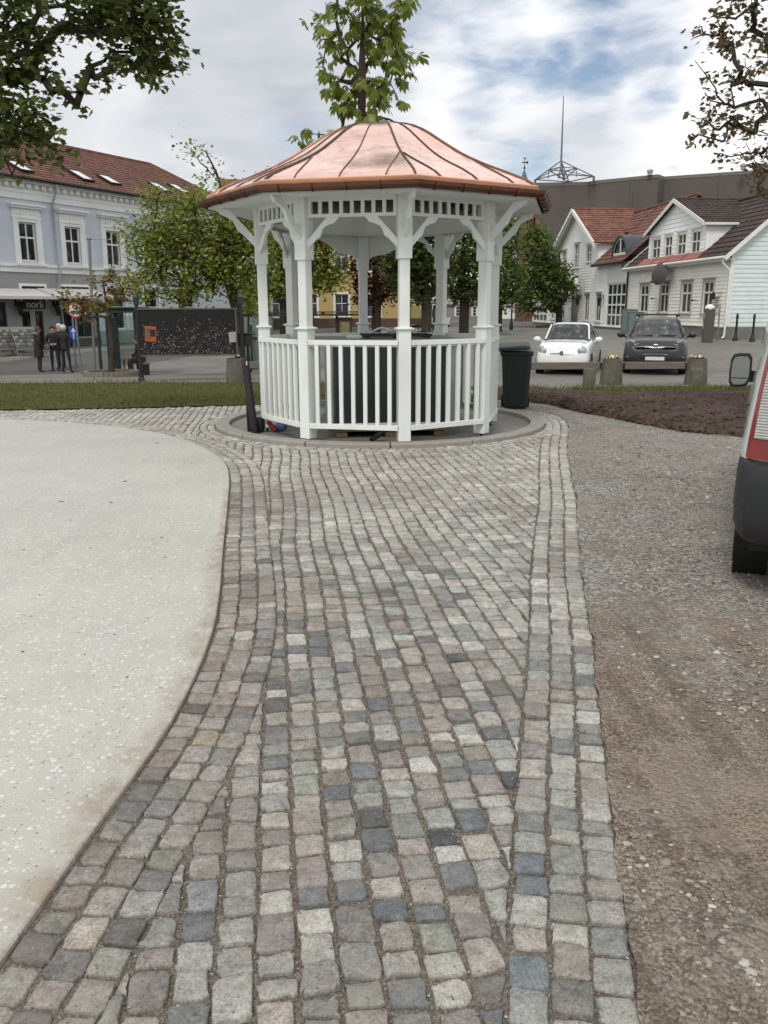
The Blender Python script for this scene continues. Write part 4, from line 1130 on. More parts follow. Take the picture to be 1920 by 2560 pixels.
    # awnings
    def awning(u0, u1, vt, vb):
        x0 = F.loc(u0, vt)[0]; x1 = F.loc(u1, vt)[0]; zt = F.loc((u0+u1)/2, vt)[1]; out = 1.35
        n = int((x1-x0)/.16); rows = []
        zl = zt-.36
        for t in [i/6 for i in range(7)]: rows.append([(x0+(x1-x0)*k/n, -.06-out*t, zt-.36*t-.04*sin(pi*t)+.012*(k % 2)) for k in range(n+1)])
        rows.append([(x0+(x1-x0)*k/n, -.07-out, zl-.13+.012*(k % 2)) for k in range(n+1)])
        m = MB(); m.grid(rows)
        for x in (x0, x1): m.add([(x, -.06, zt), (x, -.06-out, zl), (x, -.06, zl)], [(0, 1, 2)])
        m.build('awning', canvas, root, fix=False)
    awning(-60, 88, 721, 750); awning(90, 232, 722, 752)
    wall_lantern(root, F.loc(40, 773)[0], F.loc(40, 773)[1], 1.35); wall_lantern(root, F.loc(134, 773)[0], F.loc(134, 773)[1], 1.35)
    red = pm('red window sticker', C(190, 62, 44), .5)
    for i, r in enumerate(off):
        w = window(root, r, WFR, SHOP, 1, (0, .52, 1), fw=.08, y=.1, casing=.12, name='office_window', bar=.05)
        tz = F.loc((269+88*i+22), 768)[1]
        text('kontorspar', 'window_lettering', wt, w, .26, Matrix.Translation(((r[0]+r[1])/2, .02, tz)) @ Matrix.Rotation(pi/2, 4, 'X'), .004)
        if i == 2:
            m = MB(); x = (r[0]+r[1])/2; z = F.loc(465, 745)[1]; m.lathe([(.10, -.01), (.22, -.01), (.22, .01), (.10, .01)], 14, (0, 0, 0)); m.v = [(x+p, .045+s_, z+q) for p, q, s_ in m.v]; m.build('round_sticker', red, w)
    # flag holder and small wall bracket pole
    bp = F.loc(274, 680); m = MB(); m.box(bp[0]-.12, -.25, bp[1]-.3, bp[0]+.12, -.1, bp[1]+.1); m.tube([(bp[0], -.18, bp[1]+.1), (bp[0], -.18, bp[1]+1.0)], .03, 6); m.build('wall_vent', BLK, root)
build_left_block()

# ---------------------------------------------------------------- white timber houses on the right
HRA = math.atan2(-.9966, .082); HO = at(1812, 845, 37.5); HO.z = gz(HO.x, HO.y)
FH = Fac(HO, HRA)
def clap(name, col): return pm(name, col, .55, var=.05, scale=2.5, bump=.2, bscale=50, spec=.3, col2=scl(col, .88), c2amt=.5, c2scale=1.1)
CLW = clap('white weatherboard paint', C(236, 238, 236)); CLC = clap('cream white weatherboard paint', C(234, 233, 225)); CLA = clap('pale aqua weatherboard paint', C(202, 213, 212))
PLN = pm('grey rendered plinth', C(112, 111, 106), .85, var=.12, scale=3, bump=.35, spec=.2)
def build_house_near():
    F = FH; xl = F.loc(1571, 740)[0]
    root = thing('weatherboard_house', 'cream white weatherboard house with four-window gable dormer and satellite dish', 'house', F.O, F.a)
    ze = F.loc(1797, 650)[1]; ze = (ze+F.loc(1569, 674)[1])/2
    zs = .55; slope = .86; yr = 2.5
    while ze+.05+slope*(yr+.35) < F.loc(1890, 494, yr)[1] and yr < 5: yr += .05
    zr = ze+.05+slope*(yr+.35)
    ws = [F.rect(*q) for q in ((1600, 1622, 708, 787), (1650, 1673, 704, 788), (1703, 1730, 700, 788), (1757, 1784.6, 695, 788))]
    z0 = sum(w[2] for w in ws)/4; z1 = sum(w[3] for w in ws)/4; ws = [(w[0]+.06, w[1]-.06, z0+.12, z1-.12) for w in ws]
    m = MB(); board_wall(m, lambda z: (xl, 0), zs, ze, ws); m.add([(xl, .1, 0), (0, .1, 0), (0, .1, ze), (xl, .1, ze)], [(0, 1, 2, 3)], 1)
    m.build('front_wall', [CLC, BLK], root, fix=False)
    m = MB(); m.box(xl, -.02, -.3, -.02, .09, zs-.04); m.box(-.02, -.0, -.3, .0, 2*yr, zs-.04); m.build('plinth', PLN, root)
    m = MB(); m.box(xl, -.06, zs-.04, .03, .02, zs+.0); m.build('base_board', WFR, root)
    # gable end facing the square
    m = MB(); m.M = Matrix.Translation((0, 0, 0)) @ Matrix.Rotation(pi/2, 4, 'Z')
    gl = lambda z: (0, 2*yr) if z < ze else (max(0, (z-ze-.05)/slope-.3), 2*yr-max(0, (z-ze-.05)/slope-.3))
    board_wall(m, gl, zs, zr-.15, [], pitch=.185); m.build('gable_wall', CLA, root, fix=False)
    m = MB(); m.box(-.14, -.04, zs, .03, -.023, ze); m.box(.0, -.04, zs, .035, .14, ze); m.build('corner_board', WFR, root)
    m = MB(); m.box(xl, -.04, zs, xl+.16, -.023, ze); m.build('corner_board', WFR, root)
    for w in ws:
        window(root, w, WFR, GLS, 2, (0, .66, 1), fw=.06, y=.03, casing=.11, cmat=pm('grey window casing', C(170, 168, 160), .6, var=.08), sill=.06, head=1, bar=.06)
    # roof with courses of dark tiles, pierced by the dormer
    V = Vector((0, yr+.35, zr-ze-.05)); H = V.length; W = .25-xl
    m = MB(); tile_sheet(m, (xl, -.35, ze+.05), (1, 0, 0), V, W, H, cp=.24, rp=.34)
    m.add([(xl, 2*yr+.35, ze), (.25, 2*yr+.35, ze), (.25, yr, zr), (xl, yr, zr)], [(3, 2, 1, 0)]); m.tube([(xl, yr, zr+.05), (.25, yr, zr+.05)], .1, 8)
    roof = m.build('roof', TILE3, root, smooth=40, fix=False)
    for x in (.26, xl-.02):
        m = MB(); m.add([(x, -.4, ze-.12), (x, yr, zr-.1), (x, yr, zr+.1), (x, -.4, ze+.1), (x+.05, -.4, ze-.12), (x+.05, yr, zr-.1), (x+.05, yr, zr+.1), (x+.05, -.4, ze+.1)], [(0, 1, 2, 3), (7, 6, 5, 4), (0, 4, 5, 1), (1, 5, 6, 2), (2, 6, 7, 3), (3, 7, 4, 0)])
        if x > 0: m.add([(.0, -.38, ze-.02), (.26, -.38, ze-.02), (.26, yr, zr-.04), (.0, yr, zr-.04)], [(0, 1, 2, 3)])
        m.build('barge_board', WFR, roof)
    m = MB(); m.tube([(xl, -.42, ze+.02), (.25, -.42, ze+.02)], .07, 8); m.box(xl, -.36, ze-.12, .2, -.31, ze+.03); m.box(xl, -.31, ze-.06, .2, -.0, ze-.03); m.build('gutter', WFR, root, smooth=40)
    m = MB(); m.tube([(.1, -.42, ze-.02), (.1, -.42, ze-.2), (.12, -.1, ze-.5), (.12, -.1, .35), (.12, -.1, .14), (.12, -.2, .06)], .045, 8); m.build('downpipe', WFR, root, smooth=60)
    # gable dormer
    yd = .05; ds = [F.rect(*q, yd) for q in ((1631.6, 1652, 598, 645), (1663, 1681.5, 591, 640.6), (1694.5, 1716, 584, 636), (1730, 1752, 577.6, 631))]
    dz0 = sum(w[2] for w in ds)/4; dz1 = sum(w[3] for w in ds)/4; ds = [(w[0], w[1], dz0, dz1) for w in ds]
    dl = F.loc(1621, 640, yd)[0]; dr = F.loc(1764, 600, yd)[0]; xa, za = F.loc(1696, 498, yd-.2)
    zl_, zrr = F.loc(1618, 588, yd-.2)[1], F.loc(1776, 553, yd-.2)[1]; zk = (zl_+zrr)/2; xm = (dl+dr)/2; za = max(za, zk+1.2)
    zb = ze+.05+slope*(yd+.35)-.02
    half = (dr-dl)/2+.22; ks = (za-zk)/half
    xr = lambda z: (dl, dr) if z < za-ks*(dr-dl)/2 else (xm-(za-z)/ks, xm+(za-z)/ks)
    m = MB(); board_wall(m, xr, zb, za-.06, ds, y=yd, pitch=.2); m.add([(dl, yd+.1, zb), (dr, yd+.1, zb), (dr, yd+.1, dz1+.2), (dl, yd+.1, dz1+.2)], [(0, 1, 2, 3)], 1)
    ztop = za-ks*(dr-dl)/2; yt = yd+(ztop-zb)/slope
    for x in (dl, dr): m.add([(x, yd, zb), (x, yd, ztop), (x, yt, ztop)], [(0, 1, 2)], 0)
    dm = m.build('dormer', [CLW, BLK], root, fix=False)
    for w in ds: window(dm, w, WFR, GLS, 2, (0, .52, 1), fw=.05, y=yd+.03, bar=.05)
    m = MB()
    for a, b, c, d in ds:
        f = yd-.05; m.box(a-.08, f, c-.05, a, yd-.001, d+.1); m.box(b, f, c-.05, b+.08, yd-.001, d+.1); m.box(a-.1, f-.02, d+.1, b+.1, yd-.001, d+.15); m.box(a, f, c-.06, b, yd-.001, c)
    m.build('window_casing', WFR, dm)
    yb = yd+(za-zb)/slope+.1; m = MB()
    for sg in (-1, 1):
        Vd = Vector((-sg*half, 0, za-zk)); Hd = Vd.length
        O = (xm+sg*half, yd-.22, zk+.04) if sg < 0 else (xm+sg*half, yd-.22, zk+.04)
        if sg > 0: tile_sheet(m, O, (0, 1, 0), Vd, yb-yd+.22, Hd, cp=.24, rp=.34)
        else: tile_sheet(m, (xm-half, yb, zk+.04), (0, -1, 0), Vd, yb-yd+.22, Hd, cp=.24, rp=.34)
    m.tube([(xm, yd-.22, za+.07), (xm, yb, za+.07)], .08, 8); m.build('dormer_roof', TILE3, dm, smooth=40, fix=False)
    m = MB()
    for sg in (-1, 1):
        p = [(xm+sg*half, zk-.1), (xm+sg*half, zk+.07), (xm, za+.09), (xm, za-.1)]; m.prism(p if sg > 0 else p[::-1], yd-.27, yd-.22)
        m.box(xm+sg*half-.02, yd-.2, zk-.08, xm+sg*half+.02, yb-1.2, zk+.03)
    m.build('dormer_barge_board', WFR, dm)
    red = pm('red sheet metal', C(150, 88, 80), .5, .1, var=.12, scale=3, spec=.4)
    m = MB(); x0, x1 = dl-.5, dr+.15; zf = lambda y: ze+.05+slope*(y+.35)+.075
    m.add([(x0, -.34, zf(-.34)), (x1, -.34, zf(-.34)), (x1, yd, zf(yd)), (x0, yd, zf(yd))], [(0, 1, 2, 3)])
    for i in range(5): x = lerp(x0, x1, i/4); m.bar((x, -.34, zf(-.34)+.015), (x, yd, zf(yd)+.015), .03, .04)
    m.build('metal_apron', red, roof, fix=False)
    ch = F.loc(1880, 520, 3.4); m = MB(); m.tube([(ch[0], 3.4, F.loc(1873, 560, 3.4)[1]-.6), (ch[0], 3.4, F.loc(1881, 503, 3.4)[1])], .14, 10); m.build('chimney_pipe', WFR, roof, smooth=50)
    # satellite dish, lamp and plate on the walls
    grey = pm('dark grey dish', C(66, 64, 66), .55, var=.08); sx, sz = F.loc(1677, 683)
    m = MB(); m.lathe([(.02, .1), (.25, .085), (.45, .035), (.56, -.02), (.57, -.005), (.46, .055), (.25, .105), (.02, .12)], 28, caps=False)
    M = Matrix.Translation((sx, -.55, sz)) @ Matrix.Rotation(R(22), 4, 'Z') @ Matrix.Rotation(R(78), 4, 'X'); m.v = [tuple(M @ Vector(q)) for q in m.v]
    m.tube([(sx, -.5, sz-.1), (sx, -.25, sz-.45), (sx, 0, sz-.5)], .03, 8); m.tube([(sx-.1, -.6, sz-.5), (sx+.1, -.95, sz-.42)], .025, 6); m.box(sx-.06, -1.0, sz-.48, sx+.16, -.88, sz-.36); m.build('satellite_dish', grey, root, smooth=40, fix=False)
    lx, lz = F.loc(1797, 737); m = MB(); m.bar((lx+.35, -.03, lz+.08), (lx+.0, -.22, lz+.08), .03, .03); m.lathe([(.07, -.2), (.09, -.15), (.09, .05), (.03, .12)], 10, (lx, -.25, lz)); m.build('wall_lamp', BLK, root)
    px, pz = F.loc(1795, 758); m = MB(); m.box(px-.32, -.05, pz-.45, px+.28, -.024, pz+.28); p = m.build('info_plate', pm('white enamel plate', C(196, 197, 192), .45), root)
    m = MB()
    for i in range(5): m.box(px-.24, -.054, pz+.2-.1*i, px+.2-.08*(i % 3), -.0505, pz+.24-.1*i)
    m.build('plate_print', BLK, p)
    nx, nz = 2.0, F.loc(1878, 766)[1]; m = MB(); q = HO
    m.box(.026, 2.0, 1.9, .05, 2.75, 2.02); m.build('street_plate', pm('blue street plate', C(120, 130, 160), .5), root)
    for u, v in ((1640, 746), (1742, 750)): x, z = F.loc(u, v); m = MB(); m.bar((x, -.02, z), (x+.02, -.22, z-.02), .03, .03); m.box(x-.04, -.26, z-.06, x+.05, -.2, z+.03); m.build('flag_holder', BLK, root)
    for u, v in ((1628, 718),):
        x, z = F.loc(u, v); m = MB(); [m.box(x-.08, -.06, z-.14+.11*i, x+.08, -.024, z-.06+.11*i) for i in range(3)]; m.build('wall_vent', WFR, root)
build_house_near()

def build_house_far():
    xl0 = FH.loc(1571, 740)[0]; O = FH.O+FH.X*(xl0-.0); O.z = gz(O.x, O.y)
    F = Fac(O, HRA)
    root = thing('gabled_house', 'white weatherboard house with tall front gable, orange tiles and arched dormers', 'house', F.O, F.a)
    x1 = -.02; x0 = F.loc(1335, 760)[0]; zs = F.loc(1500, 814)[1]
    ze = (F.loc(1480, 666)[1]+F.loc(1562, 656)[1])/2
    gl, gr = F.loc(1394, 650)[0], F.loc(1495, 640)[0]; xa, za = F.loc(1437.6, 529); xa = (gl+gr)/2
    zk = (F.loc(1383, 636)[1]+F.loc(1492, 608)[1])/2; half = (gr-gl)/2+.35; ks = (za-zk)/half
    zt = za-ks*(gr-gl)/2
    g = [F.rect(*q) for q in ((1379.4, 1388, 738.6, 797), (1402, 1412, 737.7, 798), (1462, 1474, 734, 801), (1490, 1503.6, 732, 802))]
    z0 = sum(w[2] for w in g)/4; z1 = sum(w[3] for w in g)/4; g = [((w[0]+w[1])/2-.5, (w[0]+w[1])/2+.5, z0, z1) for w in g]
    door = F.rect(1428.6, 1445, 737, 812); door = (door[0], door[1], zs-.02, door[3])
    big = F.rect(1518, 1565, 708, 814); big = (big[0], min(big[1], x1-.35), zs+.02, big[3]); big2 = F.rect(1332, 1368, 747, 806); big2 = (big2[0], big2[1], zs+.02, big2[3])
    up = [F.rect(*q) for q in ((1407, 1418, 627, 664), (1437.6, 1448.5, 610, 669), (1468, 1480, 614.7, 654.5))]
    up = [((a+b)/2-.5, (a+b)/2+.5, c, d) for a, b, c, d in up]; up[2] = up[2][:2]+(up[0][2], up[0][3])
    ops = g+[door, big, big2]
    m = MB(); board_wall(m, lambda z: (x0, x1), zs, ze, ops, pitch=.17)
    n0 = len(m.v); board_wall(m, lambda z: (gl, gr) if z < zt else (xa-(za-z)/ks, xa+(za-z)/ks), ze, za-.1, up, pitch=.17)
    m.add([(x0, .1, 0), (x1, .1, 0), (x1, .1, ze), (x0, .1, ze)], [(0, 1, 2, 3)], 1); m.add([(gl, .1, ze), (gr, .1, ze), (gr, .1, zt), (gl, .1, zt)], [(0, 1, 2, 3)], 1)
    slope = .86; yr = 2.5
    while ze+.05+slope*(yr+.35) < F.loc(1640, 519, yr)[1] and yr < 5: yr += .05
    for x in (gl, gr): m.add([(x, 0, ze), (x, 0, zt), (x, (zt-ze)/slope, zt)], [(0, 1, 2)])
    m.add([(x0, 0, 0), (x0, 2*yr, 0), (x0, 2*yr, ze), (x0, yr, ze+slope*yr), (x0, 0, ze)], [(4, 3, 2, 1, 0)])
    m.build('wall', [CLW, BLK], root, fix=False)
    m = MB(); m.box(x0, -.02, -.6, x1, .09, zs-.05); m.build('plinth', PLN, root)
    m = MB(); m.box(x0, -.06, zs-.05, door[0]-.0, .02, zs-.0); m.box(door[1], -.06, zs-.05, x1, .02, zs); m.build('base_board', WFR, root)
    for w in g: window(root, w, WFR, SHOP, 2, (0, .72, 1), fw=.045, y=.03, casing=.08, sill=.06, head=1, bar=.035)
    for w in up: window(root, w, WFR, GLS, 2, (0, .56, 1), fw=.045, y=.03, casing=.08, sill=.06, head=1, bar=.05)
    window(root, big, WFR, GLS, 4, (0, .25, .5, .75, 1), fw=.07, y=.02, bar=.07, name='gridded_window'); window(root, big2, WFR, GLS, 4, (0, .33, .66, 1), fw=.09, y=.02, bar=.12, name='gridded_window')
    m = MB(); m.box(big[0]-.1, -.05, big[3]+.02, x1, -.024, big[3]+1.0); m.box(big[0]-.12, -.08, big[3]+1.0, x1, -.024, big[3]+1.06); m.build('fascia_panel', WFR, root)
    a, b, c, d = door; m = MB(); m.box(a, .03, c, b, .09, d-.05); [m.box(lerp(a, b, p), .02, c+q, lerp(a, b, p+.32), .031, c+q+.7) for p in (.12, .56) for q in (.15, 1.05)]; dd = m.build('door', pm('black door paint', C(34, 32, 34), .4, spec=.5), root)
    m = MB(); m.box(b-.22, -.0, c+1.0, b-.12, .021, c+1.06); m.build('handle', ZINC, dd); m = MB(); m.box((a+b)/2-.25, .0, c+1.25, (a+b)/2+.2, .021, c+1.32); m.build('letter_plate', ZINC, dd)
    xm = (a+b)/2; m = MB(); hw = (b-a)/2+.25; m.prism([(xm-hw, d+.35), (xm+hw, d+.35), (xm, d+1.0)], -.14, -.024); m.box(xm-hw, -.12, d+.0, xm+hw, -.024, d+.12)
    for sg in (-1, 1): m.bar((xm+sg*(hw+.1), -.12, d+.33), (xm, -.12, d+1.08), .24, .07, up=(0, 0, 1))
    m.build('pediment', WFR, root)
    for u in (1372.5, 1417.5, 1454, 1509): x, z = F.loc(u, 748); wall_lantern(root, x, z-.1, 1.25)
    # roofs
    zr = ze+.05+slope*(yr+.35); V = Vector((0, yr+.35, zr-ze-.05)); H = V.length; m = MB(); W = x1-x0+.2
    tile_sheet(m, (x0-.2, -.35, ze+.05), (1, 0, 0), V, gl-x0+.2+.3, H, cp=.26, rp=.36)
    tile_sheet(m, (gr-.0, -.35, ze+.05), (1, 0, 0), V, x1-gr, H, cp=.26, rp=.36)
    yy = (zk-ze)/slope+.4; fr = (yy+.35)/(yr+.35); tile_sheet(m, Vector((gl, -.35, ze+.05))+V*fr, (1, 0, 0), V, gr-gl, H*(1-fr), cp=.26, rp=.36)
    m.add([(x0-.2, 2*yr+.3, ze), (x1, 2*yr+.3, ze), (x1, yr, zr), (x0-.2, yr, zr)], [(3, 2, 1, 0)]); m.tube([(x0-.2, yr, zr+.05), (x1, yr, zr+.05)], .1, 8)
    roof = m.build('roof', TILE, root, smooth=40, fix=False)
    yb = min(yr, (za-ze-.05)/slope-.35)+.1; m = MB()
    Vd = Vector((-half, 0, za-zk)); Hd = Vd.length
    tile_sheet(m, (xa+half, -.45, zk+.04), (0, 1, 0), Vd, yb+.45, Hd, cp=.26, rp=.36); Vd = Vector((half, 0, za-zk)); tile_sheet(m, (xa-half, yb, zk+.04), (0, -1, 0), Vd, yb+.45, Hd, cp=.26, rp=.36)
    m.tube([(xa, -.45, za+.08), (xa, yb, za+.08)], .09, 8); gro = m.build('gable_roof', TILE2, root, smooth=40, fix=False)
    m = MB()
    for sg in (-1, 1):
        for dy, w in ((-.5, .24), (-.42, .34)):
            p = [(xa+sg*half, zk-w+.09), (xa+sg*half, zk+.09), (xa, za+.1), (xa, za-w+.1)]; m.prism(p if sg > 0 else p[::-1], dy, dy+.06)
        m.add([(xa+sg*half, -.36, zk-.02), (xa, -.36, za-.02), (xa, 0, za-.02), (xa+sg*half, 0, zk-.02)], [(0, 1, 2, 3)])
    m.build('barge_board', WFR, gro)
    m = MB(); m.tube([(gr+.1, -.42, ze+.0), (x1, -.42, ze+.0)], .08, 8); m.tube([(x1-.02, -.42, ze), (x1-.05, -.42, ze-.3), (x1-.05, -.08, ze-.6), (x1-.05, -.08, 0)], .05, 8); m.build('gutter', BLK, root, smooth=40)
    m = MB(); m.tube([(x0-.2, -.42, ze), (gl-.2, -.42, ze)], .08, 8); m.build('gutter', BLK, root, smooth=40)
    # arched dormers
    lead = pm('lead sheet', C(70, 72, 76), .5, .3, var=.12, scale=4, spec=.4)
    def arched(u0, u1, vt, vb):
        yd = .05; a = F.loc(u0, (vt+vb)/2, yd)[0]; b = F.loc(u1, (vt+vb)/2, yd)[0]; zb = ze+.05+slope*(yd+.35); zt = F.loc((u0+u1)/2, vt, yd)[1]; zt = max(zt, zb+1.0)
        if b > x1-.1: b = x1-.1
        r = (b-a)/2; xm = (a+b)/2; arc = [(xm-r*cos(pi*i/14), zb+.1+(zt-zb-.1)*sin(pi*i/14)) for i in range(15)]
        arc2 = [(xm-(r+.14)*cos(pi*i/14), zb+.0+(zt-zb+.14)*sin(pi*i/14)) for i in range(15)]
        m = MB(); L = (zt-zb)/slope+.5
        m.grid([[(x, yd-.12, z) for x, z in arc2], [(x, yd+L, z) for x, z in arc2]]); m.grid([[(x, yd-.12, z) for x, z in arc2], [(x, yd-.12, z) for x, z in arc], [(x, yd, z) for x, z in arc]]); dm = m.build('arched_dormer', lead, root, smooth=40, fix=False)
        m = MB(); m.add([(x, yd, z) for x, z in arc], [tuple(range(15))]); m.build('pane', GLS, dm)
        m = MB(); inn = [(xm-(r-.09)*cos(pi*i/14), zb+.17+(zt-zb-.27)*sin(pi*i/14)) for i in range(15)]
        m.grid([[(x, yd-.03, z) for x, z in arc], [(x, yd-.03, z) for x, z in inn]]); m.box(xm-.05, yd-.04, zb+.1, xm+.05, yd-.005, zt-.02); m.box(a, yd-.04, zb+.04, b, yd-.005, zb+.17); m.build('window_frame', WFR, dm, fix=False)
    arched(1536, 1569, 596, 643); arched(1351, 1372, 636, 668)
build_house_far()

# ---------------------------------------------------------------- far buildings
def zat(u, v, Y): return at(u, v, Y).z
def build_far():
    brown = pm('brown-grey concrete cladding', C(96, 90, 84), .8, var=.06, scale=.3, bump=.2, bscale=6, spec=.2, col2=C(84, 80, 76), c2amt=.6, c2scale=.1)
    H = 14.7
    def pt(u, v): Y = 13.1*2128/(.972*(766-v)); q = at(u, v, Y); return (q.x, q.y)
    P = [pt(1322, 484), pt(1470, 482), pt(1492, 479), pt(1645, 466), pt(1660, 471), pt(1960, 453), (95, 70), (95, 130), (22, 140)]
    root = thing('concrete_hall', 'large windowless brown-grey concrete hall rising behind the white houses', 'building', (0, 0, 0))
    m = MB(); m.prism(P, -1, H, ax='xy'); w = m.build('wall', brown, root)
    m = MB(); n = len(P); cx = sum(p[0] for p in P)/n; cy = sum(p[1] for p in P)/n
    m.prism([(cx+(p[0]-cx)*1.004, cy+(p[1]-cy)*1.004) for p in P], H, H+.35, ax='xy'); m.build('parapet', pm('parapet flashing', C(104, 100, 94), .6, var=.05), root)
    for u, v in ((1578, 468), (1800, 459)):
        a = pt(u, v); m = MB(); m.box(a[0]-.1, a[1]-.12, 1, a[0]+.1, a[1]+.1, H-.02); m.build('pilaster', brown, root)
    for u, v in ((1630, 464), (1865, 452)):
        a = pt(u, v); m = MB(); m.lathe([(.26, 0), (.26, .3), (.34, .3), (.34, .5), (.1, .6)], 12, (a[0], a[1]+1.0, H+.3)); m.build('roof_vent', ZINC, root)
    # lattice pyramid with mast on the hall roof
    st = pm('grey painted steel', C(96, 102, 108), .5, .2, var=.08)
    Y = 101; b = at(1409, 476, Y); ap = at(1403, 402, Y); ml = at(1409, 240, Y); k = .972*Y/2128
    root = thing('mast_pyramid', 'grey steel lattice pyramid carrying a tall thin mast on the concrete hall', 'mast', (b.x, b.y, H+.3))
    s = 2.3; hz = ap.z-H-.3; rot = Matrix.Rotation(R(24), 4, 'Z')
    cs = [rot @ Vector((sx*s, sy*s, .45)) for sx, sy in ((-1, -1), (1, -1), (1, 1), (-1, 1))]; A = Vector((ap.x-b.x, 0, hz)); md = [c.lerp(A, .52) for c in cs]
    m = MB(); r = .065
    for i in range(4):
        m.tube([cs[i]-Vector((0, 0, .45)), cs[i]], .14, 8); m.tube([cs[i], A], r, 6); m.tube([cs[i], cs[(i+1) % 4]], r, 6); m.tube([md[i], md[(i+1) % 4]], r*.8, 6); m.tube([md[i], Vector((0, 0, .25))], r, 6); m.tube([cs[i], md[(i+1) % 4]], r*.7, 6); m.tube([md[i], Vector((md[i].x, md[i].y, .45))], r*.7, 6)
    m.tube([Vector((0, 0, .2)), A], r*1.2, 6); m.build('lattice', st, root)
    m = MB(); m.tube([A, Vector((ml.x-b.x, 0, ml.z-H-.3))], [.11, .045], 8); m.build('mast', st, root)
    # brick tower with three arched slots
    br = pm('red-brown brick', C(104, 76, 66), .85, var=.2, scale=3, bump=.4, bscale=30, spec=.2, col2=C(92, 64, 54), c2amt=.5)
    Y = 86; a = at(1304, 640, Y); c = at(1341, 640, Y); e = at(1356, 640, Y+3); zt = zat(1340, 520, Y)
    root = thing('brick_tower', 'red-brown brick tower with three tall arched slots beside the concrete hall', 'tower', (a.x, Y, 0)); W = c.x-a.x
    m = MB(); D = 3.2; n = 3; sw = W/7.0; ops = []
    z0, z1 = zat(1325, 590, Y), zat(1325, 545, Y)
    for i in range(3): x = W*(.33+.22*i); ops.append((x-sw*.45, x+sw*.45, z0, z1))
    flat_wall(m, 0, W, -1, zt, ops, depth=.35); m.add([(W, 0, -1), (W, D, -1), (W, D, zt), (W, 0, zt), (0, D, -1), (0, D, zt), (0, 0, -1), (0, 0, zt)], [(0, 1, 2, 3), (1, 4, 5, 2), (4, 6, 7, 5), (7, 3, 2, 5)])
    m.build('wall', br, root, fix=False)
    for o in ops:
        m = MB(); m.box(o[0], .3, o[2], o[1], .36, o[3]); q = m.build('slot', pm('dark louvre', C(50, 34, 32), .7), root)
        m = MB(); xm = (o[0]+o[1])/2; r = (o[1]-o[0])/2
        m.prism([(o[0], o[3]-.5), (o[0], o[3])]+[(o[1], o[3]), (o[1], o[3]-.5)]+[(xm+r*cos(t), o[3]-.5+.5*sin(t)) for t in [pi*i/8 for i in range(9)]], -.0, .34) if False else None
    m = MB(); m.box(-.1, -.12, zt-.4, W+.1, -.002, zt-.2); m.box(-.06, -.08, z0-.3, W+.06, -.002, z0-.15); m.build('string_course', br, root)
    # church spire
    cop = pm('green copper spire', C(74, 100, 90), .6, var=.15); Y = 150; b = at(1310, 455, Y); t = at(1312, 422, Y); tip = at(1313, 392, Y)
    root = thing('church_steeple', 'slim green copper church spire with weather vane far behind the copper roof', 'steeple', (b.x, Y, 0))
    m = MB(); zb = b.z; m.lathe([(1.15, zb-1.2), (.95, zb-.8), (.62, zb+.4), (.03, t.z)], 8); m.build('spire', cop, root)
    m = MB(); m.box(-1.0, -1.0, -1, 1.0, 1.0, zb-1.1); q = m.build('tower', pm('white tower plaster', C(196, 198, 194), .8), root); m = MB(); m.box(-.3, -1.03, zb-4.2, .3, -1.001, zb-2.2); m.build('belfry_opening', BLK, q)
    m = MB(); m.tube([(0, 0, t.z-.1), (0, 0, tip.z)], .05, 6); m.ell((0, 0, t.z+.15), (.2, .2, .2), 8, 6); m.box(-.45, -.03, tip.z-.95, .55, .03, tip.z-.8); m.box(.3, -.03, tip.z-1.05, .6, .03, tip.z-.7); m.box(-.3, -.03, tip.z-.3, .3, .03, tip.z-.2); m.build('weather_vane', BLK, root)
    # pale house with a green roof glimpsed between the bandstand and the brick tower
    Y = 110; a = at(1262, 560, Y); c = at(1312, 560, Y); z1 = zat(1290, 585, Y); z2 = zat(1290, 545, Y)
    root = thing('green_roofed_house', 'pale house with light green metal roof glimpsed over the tree by the brick tower', 'house', (a.x, Y, 0)); W = c.x-a.x
    m = MB(); flat_wall(m, 0, W, -1, z1); m.add([(W, 0, -1), (W, 6, -1), (W, 6, z1), (W, 0, z1)], [(0, 1, 2, 3)]); m.build('wall', CLW, root, fix=False)
    m = MB(); m.add([(-.3, -.3, z1-.2), (W+.3, -.3, z1-.2), (W+.3, 3, z2), (-.3, 3, z2), (-.3, 6.3, z1-.2), (W+.3, 6.3, z1-.2)], [(0, 1, 2, 3), (3, 2, 5, 4)]); m.build('roof', pm('green sheet roof', C(120, 160, 140), .6), root, fix=False)
    # white-fronted upper block above the green roof
    # yellow building across the square
    yel = pm('yellow ochre plaster', C(172, 150, 104), .85, var=.07, scale=1, spec=.2, bump=.2); pl = pm('brown plinth paint', C(84, 62, 54), .8, var=.1)
    Y = 64; F = Fac((at(640, 820, Y).x, Y, 0), R(4)); x0 = F.loc(560, 700)[0]; x1 = F.loc(1062, 700)[0]; zp = F.loc(950, 796)[1]; zt = F.loc(800, 545)[1]
    root = thing('yellow_building', 'ochre yellow two-storey building with brown plinth seen through the bandstand', 'building', F.O, F.a)
    wz0, wz1 = F.loc(930, 792)[1], F.loc(930, 735)[1]; cols = [x0+1.6+2.3*i for i in range(int((x1-x0-2)/2.3))]
    ops = [(x-.5, x+.5, wz0, wz1) for x in cols]+[(x-.5, x+.5, wz1+1.6, wz1+3.3) for x in cols]
    m = MB(); flat_wall(m, x0, x1, zp, zt, ops); m.add([(x1, 0, -1), (x1, 9, -1), (x1, 9, zt), (x1, 0, zt), (x0, 0, -1), (x0, 9, -1), (x0, 9, zt), (x0, 0, zt)], [(0, 1, 2, 3), (7, 6, 5, 4), (1, 5, 6, 2)]); m.build('wall', yel, root, fix=False)
